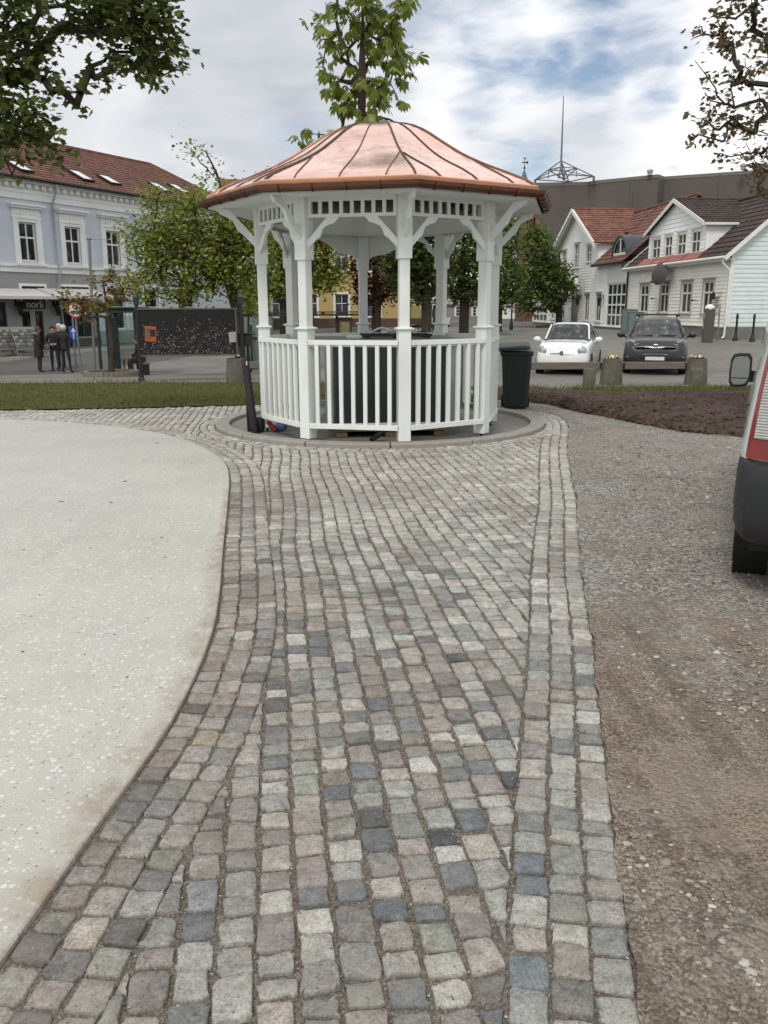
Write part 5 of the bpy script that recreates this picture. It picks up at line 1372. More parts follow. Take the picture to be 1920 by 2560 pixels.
    m = MB(); m.box(x0, -.08, -1, x1+.05, .1, zp); m.build('plinth', pl, root)
    for o in ops: window(root, o, WFR, GLS, 2, (0, .6, 1), y=.08, casing=.12, sill=.05)
    m = MB(); m.add([(x0-.4, -.5, zt), (x1+.4, -.5, zt), (x1+.4, 4.5, zt+3.2), (x0-.4, 4.5, zt+3.2), (x0-.4, 9.5, zt), (x1+.4, 9.5, zt)], [(0, 1, 2, 3), (3, 2, 5, 4)]); m.build('roof', TILE, root, fix=False)
    # white shop block left of it, under the trees
    Y = 61; F = Fac((at(600, 820, Y).x, Y, 0), R(8)); x0 = F.loc(600, 760)[0]; x1 = F.loc(652, 760)[0]; zt = F.loc(560, 640)[1]
    root = thing('white_shop', 'low white plaster shop house between the blue-grey block and the yellow building', 'building', F.O, F.a)
    ops = [F.rect(608, 620, 745, 795), F.rect(630, 642, 745, 795)]
    m = MB(); flat_wall(m, x0, x1, -1, zt, ops); m.add([(x1, 0, -1), (x1, 5, -1), (x1, 5, zt), (x1, 0, zt), (x0, 0, zt), (x0, 5, zt)], [(0, 1, 2, 3), (4, 3, 2, 5)]); m.build('wall', pm('white plaster', C(184, 186, 186), .85, var=.05, spec=.2), root, fix=False)
    for o in ops: window(root, o, WFR, GLS, 2, (0, .6, 1), y=.08)
    # long grey wall and low white building up the side street
    gw = pm('grey roughcast wall', C(132, 131, 128), .9, var=.1, scale=.8, bump=.3, bscale=10, spec=.15)
    Y = 118; F = Fac((at(1112, 800, Y).x, Y, gz(9, Y)), R(-6)); x1 = F.loc(1232, 770)[0]; zt = F.loc(1160, 763)[1]
    root = thing('grey_terrace', 'low grey roughcast terrace with white window frames up the side street', 'building', F.O, F.a)
    ops = [F.rect(1140, 1149, 767, 790), F.rect(1182, 1191, 767, 790)]
    m = MB(); flat_wall(m, 0, x1, -1, zt, ops); m.add([(0, 0, -1), (0, 8, -1), (0, 8, zt), (0, 0, zt), (x1, 0, -1), (x1, 8, -1), (x1, 8, zt), (x1, 0, zt)], [(3, 2, 1, 0), (4, 5, 6, 7), (3, 7, 6, 2)]); m.build('wall', gw, root, fix=False)
    for o in ops: window(root, o, WFR, GLS, 1, (0, .35, .7, 1), y=.08, casing=.2)
    m = MB(); m.box(-.3, -.3, zt, x1+.3, 8, zt+.12); m.build('roof', pm('dark roof felt', C(70, 70, 72), .8), root)
    m = MB(); m.box(-2.2, -.6, -1, -.02, 3, zt-.1); q = m.build('white_lean_to', pm('white lean-to paint', C(196, 196, 194), .7), root); m = MB(); m.box(-1.7, -.62, zt-1.8, -.8, -.601, zt-.7); m.box(-1.7, -.62, .2, -.9, -.601, 1.2); m.build('poster', BLK, q)
    Y = 124; F = Fac((at(1060, 780, Y).x, Y, 0), R(-2)); x1 = F.loc(1330, 760)[0]; z1 = F.loc(1200, 728)[1]
    root = thing('white_warehouse', 'long white plastered warehouse wall at the end of the side street', 'building', F.O, F.a)
    m = MB(); flat_wall(m, 0, x1, -1, z1); m.add([(0, 0, z1), (x1, 0, z1), (x1, 6, z1), (0, 6, z1), (0, 0, -1), (0, 6, -1)], [(0, 1, 2, 3), (0, 3, 5, 4)]); [m.box(x1*i/7-.3, -.25, -1, x1*i/7+.3, -.002, z1-.3) for i in range(1, 7)]; m.build('wall', pm('white wall paint', C(178, 178, 176), .85, var=.08, scale=.5), root, fix=False)
    m = MB(); m.box(-.2, -.35, z1, x1+.2, 6.2, z1+.25); m.build('coping', gw, root)
build_far()
# ================================================================ TREES
def leaf_mat(name, cs, trans=.35):
    m = bpy.data.materials.new(name); m.use_nodes = True; nt = m.node_tree
    b = nt.nodes['Principled BSDF']; o = nt.nodes['Material Output']
    rnd = nt.nodes.new('ShaderNodeNewGeometry').outputs['Random Per Island']
    n = len(cs); c = ramp(nt, rnd, [(i/(n-1), q) for i, q in enumerate(cs)])
    c = mixc(nt, .5, c, mixc(nt, 1, c, ramp(nt, noise_(nt, coord(nt), 1.1, 4, .6), [(.35, (.55,)*3), (.65, (1.35,)*3)]), 'MULTIPLY'))
    nt.links.new(c, b.inputs['Base Color']); b.inputs['Roughness'].default_value = .55; b.inputs['Specular IOR Level'].default_value = .3
    t = nt.nodes.new('ShaderNodeBsdfTranslucent'); nt.links.new(c, t.inputs[0])
    mx = nt.nodes.new('ShaderNodeMixShader'); mx.inputs[0].default_value = trans
    nt.links.new(b.outputs[0], mx.inputs[1]); nt.links.new(t.outputs[0], mx.inputs[2]); nt.links.new(mx.outputs[0], o.inputs[0])
    return m
BARK = pm('dark bark', C(66, 60, 52), .9, var=.25, scale=9, bump=.8, bscale=30, spec=.15, stretch=(1, 1, .3))
_star = [(0, 0), (.42, .06), (.30, .24), (.62, .50), (.30, .52), (.24, .66), (0, 1.0), (-.24, .66), (-.30, .52), (-.62, .50), (-.30, .24), (-.42, .06)]
def add_leaf(mb, p, d, up, s, shape, rng):
    """one leaf at p, pointing along d, faced by up"""
    x = d.cross(up)
    if x.length < 1e-3: x = d.cross(Vector((1, .3, 0)))
    x.normalize(); nrm = x.cross(d)
    if shape == 'star':
        cu = rng.uniform(-.25, .1)
        mb.add([p+x*(a*s)+d*(b*s)+nrm*(cu*s*(a*a*1.5+b*b*.4)) for a, b in _star]+[p+d*(.38*s)], [(i, (i+1) % 12, 12) for i in range(12)])
    elif shape == 'palm':
        for a, l in ((-1.15, .62), (-.6, .86), (0, 1), (.6, .86), (1.15, .62)):
            e = d*cos(a)+x*sin(a); e = (e+Vector((0, 0, -.55))*rng.uniform(.7, 1.3)).normalized(); y = e.cross(nrm).normalized()*s*l*.17; L = s*l
            q = p+e*.02; mb.add([q, q+e*L*.45-y*.8-nrm*.01, q+e*L*.72-y, q+e*L-Vector((0, 0, .02)), q+e*L*.72+y, q+e*L*.45+y*.8-nrm*.01], [(0, 1, 5), (1, 2, 4, 5), (2, 3, 4)])
    else:
        w = s*rng.uniform(.36, .5); k = rng.uniform(-.15, .2)*s
        mb.add([p, p+d*s*.5-x*w+nrm*k, p+d*s, p+d*s*.5+x*w+nrm*k], [(0, 1, 2), (0, 2, 3)])
def tree(label, base, trunk, blobs, nt_, lpc, ls, mat, seed, shape='kite', r0=.012, rmax=.3, spread=.3, droop=.3, group=None, bark=None, sides=5, name='tree', minr=.004, expo=.5, cat='tree'):
    rng = random.Random(seed); root = thing(name, label, cat, base, 0, group); B = Vector(base)
    nodes = [(Vector(p)-B, i-1) for i, p in enumerate(trunk)]
    # twig ends scattered through the crown volumes
    W = [b[6] if len(b) > 6 else b[1]*b[2] for b in blobs]; T = []
    for _ in range(nt_):
        c, rx, rz, ry = [(q[0], q[1], q[2], q[3]) for q in [rng.choices(blobs, W)[0]]][0]
        while True:
            q = Vector((rng.uniform(-1, 1), rng.uniform(-1, 1), rng.uniform(-1, 1)))
            if q.length <= 1: break
        if q.length > 0: q = q.normalized()*q.length**.6
        T.append(c+Vector((q.x*rx, q.y*ry, q.z*rz))-B)
    nstart = max(1, len(trunk)//2); ref = nodes[nstart][0]
    T.sort(key=lambda t: (t-ref).length)
    ends = []
    for t in T:
        best = None
        for i in range(nstart if len(nodes) > nstart else 0, len(nodes)):
            d = (nodes[i][0]-t); L = d.length+max(0, nodes[i][0].z-t.z)*.6
            if best is None or L < best[0]: best = (L, i)
        i = best[1]; a = nodes[i][0]; L = (t-a).length; k = max(1, min(5, int(L/.45)+1))
        sag = Vector((0, 0, L*.12)); par = i
        for j in range(1, k+1):
            f = j/k; p = a.lerp(t, f)+sag*sin(pi*f)+(Vector((rng.gauss(0, 1), rng.gauss(0, 1), rng.gauss(0, 1)))*L*.035 if j < k else Vector())
            nodes.append((p, par)); par = len(nodes)-1
        ends.append(par)
    cnt = [0]*len(nodes)
    for e in ends: cnt[e] += 1
    for i in range(len(nodes)-1, 0, -1): cnt[nodes[i][1]] += cnt[i]
    rad = [min(rmax, max(minr, r0*max(1, c)**expo)) for c in cnt]
    for i in range(len(trunk)):
        rad[i] = max(rad[i], rmax*(1-.88*i/max(1, len(trunk)-1)))
    wood = MB()
    for i in range(1, len(nodes)):
        p = nodes[i][1]; r1 = min(rad[p], rad[i]*1.5) if i >= len(trunk) else rad[p]
        wood.tube([nodes[p][0], nodes[i][0]], [r1, rad[i]], 10 if rad[i] > .08 else (sides if rad[i] > .015 else 3), caps=False)
    if len(trunk) > 1:
        wood.tube([nodes[0][0]-Vector((0, 0, .15)), nodes[0][0]+Vector((0, 0, .25))], [rad[0]*1.35, rad[0]*.98], 10, caps=False)
    wood.build('trunk', bark or BARK, root, smooth=60, fix=False)
    lf = MB()
    for e in ends:
        p, par = nodes[e]; out = (p-nodes[par][0]); out = out.normalized() if out.length > 1e-6 else Vector((0, 0, 1))
        for _ in range(max(1, int(rng.gauss(lpc, lpc*.3)))):
            o = Vector((rng.gauss(0, 1), rng.gauss(0, 1), rng.gauss(0, .8)))*spread*.55 if lpc > 1 else Vector()
            d = (out*.5+Vector((rng.gauss(0, .8), rng.gauss(0, .8), rng.gauss(0, .5)-droop))).normalized()
            add_leaf(lf, p+o, d, Vector((rng.gauss(0, .45), rng.gauss(0, .45), 1)).normalized(), ls*rng.uniform(.65, 1.2), shape, rng)
    lf.build('crown', mat, root, fix=False)
    return root
def BL(u, v, Y, ru, rv, dep=None, w=None):
    k = Y*.972/2128; q = (at(u, v, Y), ru*k, rv*k, dep if dep is not None else (ru+rv)/2*k*.9)
    return q if w is None else q+(None, None, w*k*k)
def GB(u, Y): 
    q = at(u, 800, Y); q.z = gz(q.x, Y); return q
def build_trees():
    lime = leaf_mat('fresh lime maple leaf', [C(100, 114, 44), C(132, 146, 60), C(154, 164, 78), C(118, 130, 54)], .45)
    dark = leaf_mat('dark maple leaf', [C(62, 72, 34), C(86, 98, 46), C(106, 118, 58), C(74, 84, 40)], .4)
    deep = leaf_mat('deep green leaf', [C(54, 66, 30), C(72, 86, 38), C(92, 104, 48), C(62, 74, 34)], .4)
    ches = leaf_mat('chestnut leaflet', [C(92, 106, 44), C(120, 134, 60), C(142, 154, 76), C(102, 116, 52)], .45)
    lime2 = leaf_mat('mid green leaf', [C(74, 90, 42), C(98, 116, 54), C(116, 132, 66), C(84, 102, 46)], .4)
    maroon = leaf_mat('copper maple leaf', [C(60, 30, 30), C(84, 42, 38), C(104, 56, 48), C(70, 38, 36)], .4)
    brown = leaf_mat('bronze young leaf', [C(84, 80, 52), C(116, 96, 70), C(100, 100, 60), C(126, 104, 80), C(92, 98, 56)], .4)
    autumn = leaf_mat('mixed amber and green leaf', [C(92, 104, 46), C(122, 128, 60), C(150, 112, 62), C(104, 112, 50), C(158, 98, 66)], .4)
    # big maple overhanging the slab, its stem outside the left edge
    Y = 11.6
    tree('large dark maple overhanging the pale slab, trunk outside the left edge', (-9.6, 10.6, 0), [(-9.6, 10.6, 0), (-9.5, 10.7, 1.6), (-9.1, 10.9, 3.4), (-8.2, 11.1, 4.7), (-7.2, 11.3, 5.5), (-6.3, 11.5, 5.6), (-5.4, 11.6, 5.5)],
         [BL(120, 20, Y, 150, 60), BL(300, 20, Y, 120, 65), BL(330, 110, Y, 85, 62), BL(408, 150, Y, 38, 44), BL(290, 180, Y, 65, 32), BL(50, 120, Y, 75, 62), BL(90, 200, Y, 95, 34), BL(195, 240, Y, 45, 24), BL(50, 295, Y, 70, 48), BL(90, 365, Y, 58, 46), BL(30, 400, Y, 70, 40), BL(140, 350, Y, 14, 40), BL(380, 90, Y, 60, 60), BL(180, -70, Y, 260, 60, 1.4), BL(-120, 150, Y, 90, 220, 1.4)],
         380, 13, .105, dark, 21, 'star', r0=.007, rmax=.24, spread=.2, droop=.45, expo=.5)
    # horse chestnut directly behind the bandstand
    Y = 15.8; b = GB(906, Y); tr = [(b.x, Y, b.z)]+[tuple(at(u, v, Y)) for u, v in ((906, 700), (906, 500), (905, 320), (906, 180), (907, 60), (908, -80), (908, -200))]
    tree('slender young horse chestnut rising straight up behind the copper roof', tuple(b), tr,
         [BL(905, -130, Y, 90, 80), BL(905, -20, Y, 110, 70), BL(905, 70, Y, 118, 70), BL(905, 160, Y, 118, 70), BL(905, 240, Y, 90, 55), BL(790, 350, Y, 50, 22), BL(760, 372, Y, 26, 14), BL(1015, 316, Y, 14, 12), BL(1070, 350, Y, 22, 12), BL(930, 395, Y, 170, 50), BL(1140, 425, Y, 40, 14)],
         215, 3.0, .215, ches, 5, 'palm', r0=.0055, rmax=.075, spread=.16, droop=.75, expo=.5, minr=.005)
    # lime green maple left of the bandstand
    Y = 27.5; b = GB(598, Y); tr = [(b.x, Y, b.z)]+[tuple(at(u, v, Y)) for u, v in ((598, 850), (596, 790), (588, 760), (572, 700), (560, 640), (560, 560), (556, 480), (540, 430), (515, 380))]
    tree('broad lime green maple behind the black notice board', tuple(b), tr,
         [BL(420, 545, Y, 80, 70), BL(520, 560, Y, 110, 85), BL(610, 560, Y, 90, 95), BL(375, 630, Y, 66, 70), BL(480, 650, Y, 110, 80), BL(610, 660, Y, 80, 90), BL(395, 715, Y, 62, 44), BL(470, 735, Y, 60, 30), BL(640, 720, Y, 40, 50), BL(545, 500, Y, 95, 36), BL(505, 440, Y, 30, 30, None, 450), BL(500, 385, Y, 40, 30, None, 450), BL(478, 355, Y, 28, 20, None, 200), BL(645, 428, Y, 18, 20, None, 120), BL(600, 458, Y, 50, 12, None, 200), BL(330, 570, Y, 26, 18, None, 300), BL(325, 680, Y, 22, 22, None, 300), BL(450, 600, Y, 90, 80), BL(540, 640, Y, 100, 90)],
         680, 20, .125, lime, 9, 'kite', r0=.009, rmax=.17, spread=.36, droop=.3)
    # little tree in the brick ring
    Y = 28.4; b = at(279, 928, Y); tr = [tuple(b)]+[tuple(at(u, v, Y)) for u, v in ((280, 880), (276, 830), (272, 795), (268, 765), (262, 735), (258, 705))]
    tree('small amber-tinted tree growing in the round brick planter', tuple(b), tr,
         [BL(245, 712, Y, 36, 22), BL(300, 705, Y, 45, 20), BL(190, 745, Y, 40, 22), BL(170, 752, Y, 30, 16), BL(235, 760, Y, 60, 20), BL(315, 740, Y, 60, 22), BL(365, 752, Y, 25, 16), BL(280, 690, Y, 26, 12), BL(215, 785, Y, 30, 12)],
         80, 9, .15, autumn, 15, 'kite', r0=.008, rmax=.1, spread=.26, droop=.3)
    G = 'trees along the far side of the square'
    def far(label, u, Y, blobs, n, lpc, ls, mat, seed, rm=.2, vtop=560, vfork=760):
        b = GB(u, Y); tr = [tuple(b)]+[tuple(at(u+d, v, Y)) for d, v in ((0, 800), (1, vfork), (-3, (vfork+vtop)/2), (2, vtop))]
        tree(label, tuple(b), tr, [BL(*q[:2], Y, *q[2:]) for q in blobs], n, lpc, ls, mat, seed, 'kite', r0=.016, rmax=rm, spread=.5, droop=.25, group=G, minr=.01)
    far('leafy green tree behind the bandstand left of the copper-leaved tree', 708, 44, [(740, 610, 90, 60), (680, 650, 50, 70), (790, 650, 60, 60), (730, 710, 80, 40), (660, 730, 40, 40), (830, 690, 30, 50), (760, 560, 90, 40)], 330, 19, .21, lime, 31)
    far('dark red copper-leaved maple seen through the middle of the bandstand', 941, 47, [(935, 620, 60, 50), (900, 670, 34, 60), (960, 680, 44, 60), (930, 730, 50, 36), (990, 700, 26, 50), (940, 570, 50, 40)], 230, 19, .2, maroon, 32, .24)
    far('dark green lime tree with thick black trunk behind the right front post', 1066, 37, [(1040, 620, 60, 60), (1090, 640, 50, 70), (1010, 690, 40, 50), (1060, 715, 60, 36), (1050, 560, 70, 50), (990, 640, 40, 50)], 300, 19, .19, deep, 33, .22)
    far('dense dark tree standing behind the right side of the bandstand', 1160, 41, [(1150, 620, 60, 70), (1190, 680, 40, 60), (1120, 690, 40, 50), (1165, 730, 60, 32), (1160, 560, 60, 50), (1225, 640, 30, 60)], 300, 19, .2, lime2, 34, .23)
    far('narrow green tree at the right edge of the bandstand', 1249, 47, [(1265, 600, 36, 50), (1250, 660, 36, 60), (1275, 700, 34, 60), (1240, 740, 30, 34), (1268, 560, 26, 36)], 190, 19, .2, lime2, 35, .14)
    far('bushy green tree in front of the white gabled house', 1397, 58, [(1345, 640, 48, 56), (1310, 690, 50, 56), (1370, 700, 54, 60), (1330, 745, 70, 36), (1400, 740, 34, 40), (1340, 590, 30, 34), (1400, 690, 30, 24), (1425, 715, 14, 10)], 330, 20, .24, lime2, 36, .22, 620, 780)
    # bare-looking tree leaning in from the right
    Y = 10.8
    tree('sparse bronze-leaved tree leaning in over the van from the right', (8.4, 10.4, 0), [(8.4, 10.4, 0), (8.3, 10.45, 1.8), (7.9, 10.5, 3.4), (7.0, 10.6, 4.4), (6.1, 10.7, 4.9), (5.2, 10.8, 4.95)],
         [BL(1850, 60, Y, 70, 70), BL(1770, 110, Y, 40, 50), BL(1740, 90, Y, 26, 22), BL(1880, 170, Y, 60, 60), BL(1800, 220, Y, 46, 40), BL(1760, 180, Y, 26, 20), BL(1790, 310, Y, 56, 34), BL(1750, 320, Y, 32, 26), BL(1870, 300, Y, 60, 50), BL(1800, 370, Y, 44, 30), BL(1860, 400, Y, 40, 22), BL(1910, 400, Y, 40, 40), BL(1898, 560, Y, 30, 34), BL(1990, 250, Y, 80, 260, 1.2), BL(1900, -60, Y, 130, 60)],
         340, 6, .07, brown, 44, 'star', r0=.0045, rmax=.15, spread=.12, droop=.3, expo=.55)
    ylw = leaf_mat('yellowing leaf', [C(120, 112, 44), C(150, 132, 60), C(92, 100, 40), C(140, 108, 50)])
    Y = 30; b = GB(622, Y); tree('small yellow-leaved sapling left of the bandstand post', tuple(b), [tuple(b)]+[tuple(at(621, v, Y)) for v in (880, 820, 770, 740)], [BL(618, 745, Y, 14, 32), BL(626, 775, Y, 12, 18)], 40, 8, .13, ylw, 51, 'kite', r0=.006, rmax=.035, spread=.2)
build_trees()
# ================================================================ VEHICLES
def car_shell(st, sel=None, out=0.0):
    """stations (y, zb, w, zw, zs, ws, zt, wt) -> rows of points across the car, left to right"""
    rows = []
    for y, zb, w, zw, zs, ws, zt, wt in st:
        half = [(w*.90, zb), (w*.985, zb+.08), (w, zw), (lerp(w, ws, .45), lerp(zw, zs, .7)), (ws, zs), (lerp(ws, wt, .5)+.015, lerp(zs, zt, .52)), (wt, zt-.045), (wt*.82, zt-.012), (wt*.45, zt-.002), (0, zt)]
        rows.append([Vector((-x, y, z)) for x, z in half]+[Vector((x, y, z)) for x, z in half[-2::-1]])
    return rows
def resample(st, n=3):
    o = []
    for i in range(len(st)-1):
        p0, p1, p2, p3 = st[max(0, i-1)], st[i], st[i+1], st[min(len(st)-1, i+2)]
        for k in range(n):
            t = k/n; q = []
            for j in range(8):
                m1 = (p2[j]-p0[j])/max(1e-6, p2[0]-p0[0])*(p2[0]-p1[0]) if j else 0; m2 = (p3[j]-p1[j])/max(1e-6, p3[0]-p1[0])*(p2[0]-p1[0]) if j else 0
                q.append((2*t**3-3*t*t+1)*p1[j]+(t**3-2*t*t+t)*m1*.8+(-2*t**3+3*t*t)*p2[j]+(t**3-t*t)*m2*.8 if j else lerp(p1[0], p2[0], t))
            o.append(tuple(q))
    o.append(st[-1]); return o
def wheel(par, x, y, r, w, tyre, rim):
    m = MB(); M = Matrix.Translation((x, y, r)) @ Matrix.Rotation(pi/2, 4, 'Y'); m.M = M
    m.lathe([(r*.62, -w/2), (r*.9, -w/2), (r, -w*.36), (r, w*.36), (r*.9, w/2), (r*.62, w/2)], 28); t = m.build('wheel', tyre, par, smooth=40)
    m = MB(); m.M = M; s = 1 if x > 0 else -1
    m.lathe([(r*.63, s*w*.3), (r*.6, s*w*.46), (r*.52, s*w*.4), (r*.05, s*w*.42)], 24)
    for k in range(5): a = 2*pi*k/5; m.bar((r*.1*cos(a), r*.1*sin(a), s*w*.47), (r*.57*cos(a), r*.57*sin(a), s*w*.46), .07*r/.3, .03)
    m.build('rim', rim, t, smooth=40)
def disc_lamp(par, name, x, y, z, r, mat, tilt=0, ring=None):
    m = MB(); m.lathe([(r*.04, .02), (r*.5, .016), (r*.85, .006), (r, -.015), (r, -.04)], 20)
    M = Matrix.Translation((x, y, z)) @ Matrix.Rotation(tilt, 4, 'Z') @ Matrix.Rotation(pi/2, 4, 'X'); m.v = [tuple(M @ Vector(q)) for q in m.v]; o = m.build(name, mat, par, smooth=40)
    if ring:
        m = MB(); m.tube([M @ Vector((r*1.03*cos(a), r*1.03*sin(a), -.008)) for a in [2*pi*i/20 for i in range(21)]], r*.12, 6); m.build('bezel', ring, o, smooth=60)
    return o
def paint(name, c, metal=0.0, rough=.25): return pm(name, c, rough, metal, var=.02, scale=2, spec=.4, coat=.8 if c[0] > .1 else .35)
TYRE = pm('tyre rubber', C(28, 28, 28), .85, var=.2, scale=20, spec=.2)
RIM = pm('alloy rim', C(140, 142, 144), .35, .7, var=.05)
CHR = pm('chrome trim', C(200, 202, 204), .12, 1, var=.02)
LENS = pm('headlamp lens', C(140, 148, 152), .08, .3, var=.3, scale=25, spec=1)
HLENS = pm('round headlamp glass', C(168, 174, 176), .12, .2, var=.3, scale=9, spec=1)
BPL = pm('black trim plastic', C(24, 25, 26), .5, var=.15, spec=.4)
def car_glass():
    return glass_dark('car glass', (.03, .034, .036), .03)
def build_small_car():
    wp = paint('white car paint', C(214, 216, 216)); g = car_glass()
    q = GB(1405, 25.9); root = thing('small_white_car', 'small rounded white hatchback with round headlights parked behind the timber barrier', 'car', (q.x-.05, 25.5, gz(q.x, 25.5)+.01), R(-20))
    st = resample([(.0, .30, .50, .44, .52, .44, .58, .30), (.06, .22, .68, .46, .66, .58, .72, .42), (.22, .19, .775, .5, .80, .68, .86, .52), (.55, .18, .805, .5, .88, .73, .95, .58), (.98, .18, .815, .52, .93, .76, 1.0, .64), (1.55, .18, .815, .54, .95, .775, 1.455, .545), (2.2, .18, .815, .56, .97, .775, 1.49, .55), (2.85, .18, .81, .58, .98, .755, 1.40, .52), (3.3, .2, .78, .58, .96, .70, 1.05, .56), (3.5, .26, .70, .55, .82, .60, .88, .44), (3.55, .34, .55, .5, .66, .45, .7, .3)])
    rows = car_shell(st); m = MB(); n = len(rows[0])
    def isglass(i, k):
        y = (st[i][0]+st[i+1][0])/2
        if 1.0 < y < 1.55 and 5 <= k <= n-7: return True
        if 2.9 < y < 3.25 and 6 <= k <= n-8: return True
        if 1.25 < y < 2.75 and (k in (4, 5) or k in (n-6, n-7)): return True
        return False
    gm = MB()
    for i in range(len(rows)-1):
        for k in range(n-1): (gm if isglass(i, k) else m).add([rows[i][k], rows[i][k+1], rows[i+1][k+1], rows[i+1][k]], [(0, 1, 2, 3)])
    m.add(rows[0], [tuple(range(n))]); m.add(rows[-1], [tuple(range(n))])
    b = m.build('body', wp, root, smooth=35, fix=False); bmw = bmesh.new(); bmw.from_mesh(b.data); bmesh.ops.remove_doubles(bmw, verts=bmw.verts, dist=1e-4); bmesh.ops.recalc_face_normals(bmw, faces=bmw.faces); bmw.to_mesh(b.data); bmw.free()
    gm.build('windows', g, root, smooth=40, fix=False)
    m = MB(); m.box(-.78, .5, .17, .78, 3.1, .3); m.build('underbody', BPL, root)
    for s in (-1, 1):
        for y in (.62, 2.9):
            wheel(root, s*.715, y, .29, .19, TYRE, RIM)
            m = MB(); m.M = Matrix.Translation((s*.80, y, .29)) @ Matrix.Rotation(pi/2, 4, 'Y'); m.lathe([(.30, -.012), (.335, -.012), (.335, .012), (.30, .012)], 24, a0=pi*.0, a1=2*pi); m.build('wheel_arch', BPL, b)
        disc_lamp(root, 'headlight', s*.585, .075, .705, .12, HLENS, s*.42, CHR); disc_lamp(root, 'lower_headlight', s*.63, .085, .465, .068, HLENS, s*.45, CHR)
        m = MB(); m.ell((s*.93, 1.12, 1.0), (.12, .07, .085), 12, 8); m.bar((s*.78, 1.16, .95), (s*.9, 1.14, .98), .05, .06); m.build('mirror', wp, root, smooth=50)
        m = MB(); m.bar((s*.655, 1.03, 1.0), (s*.565, 1.52, 1.42), .045, .05); m.build('windscreen_pillar', wp, b)
        m = MB(); m.box(s*.80-.004, 1.5, .74, s*.80+.02*s+.004, 1.64, .775); m.build('door_handle', CHR, b)
    m = MB(); rr = [(-.34, .62), (-.14, .637), (-.07, .64), (.07, .64), (.14, .637), (.34, .62)]; m.tube([(x, .0+.22*abs(x)**2-.005, z) for x, z in rr], .014, 6); m.build('chrome_moustache', CHR, root, smooth=50)
    M = Matrix.Translation((0, -.012, .645)) @ Matrix.Rotation(pi/2, 4, 'X'); m = MB(); m.lathe([(.06, -.01), (.06, .008), (.045, .012)], 18); m.v = [tuple(M @ Vector(v)) for v in m.v]; m.build('badge', pm('dull badge', C(104, 92, 92), .3), root)
    m = MB(); m.box(-.46, .045, .27, .46, .09, .345); m.box(-.40, .02, .53, .40, .06, .55); m.build('grille', BPL, root, bevel=.01)
    m = MB(); m.tube([(-.5, .93, 1.025), (-.1, .95, 1.03)], .01, 5); m.tube([(.05, .94, 1.03), (.5, .96, 1.025)], .01, 5); m.build('wiper', BPL, root)
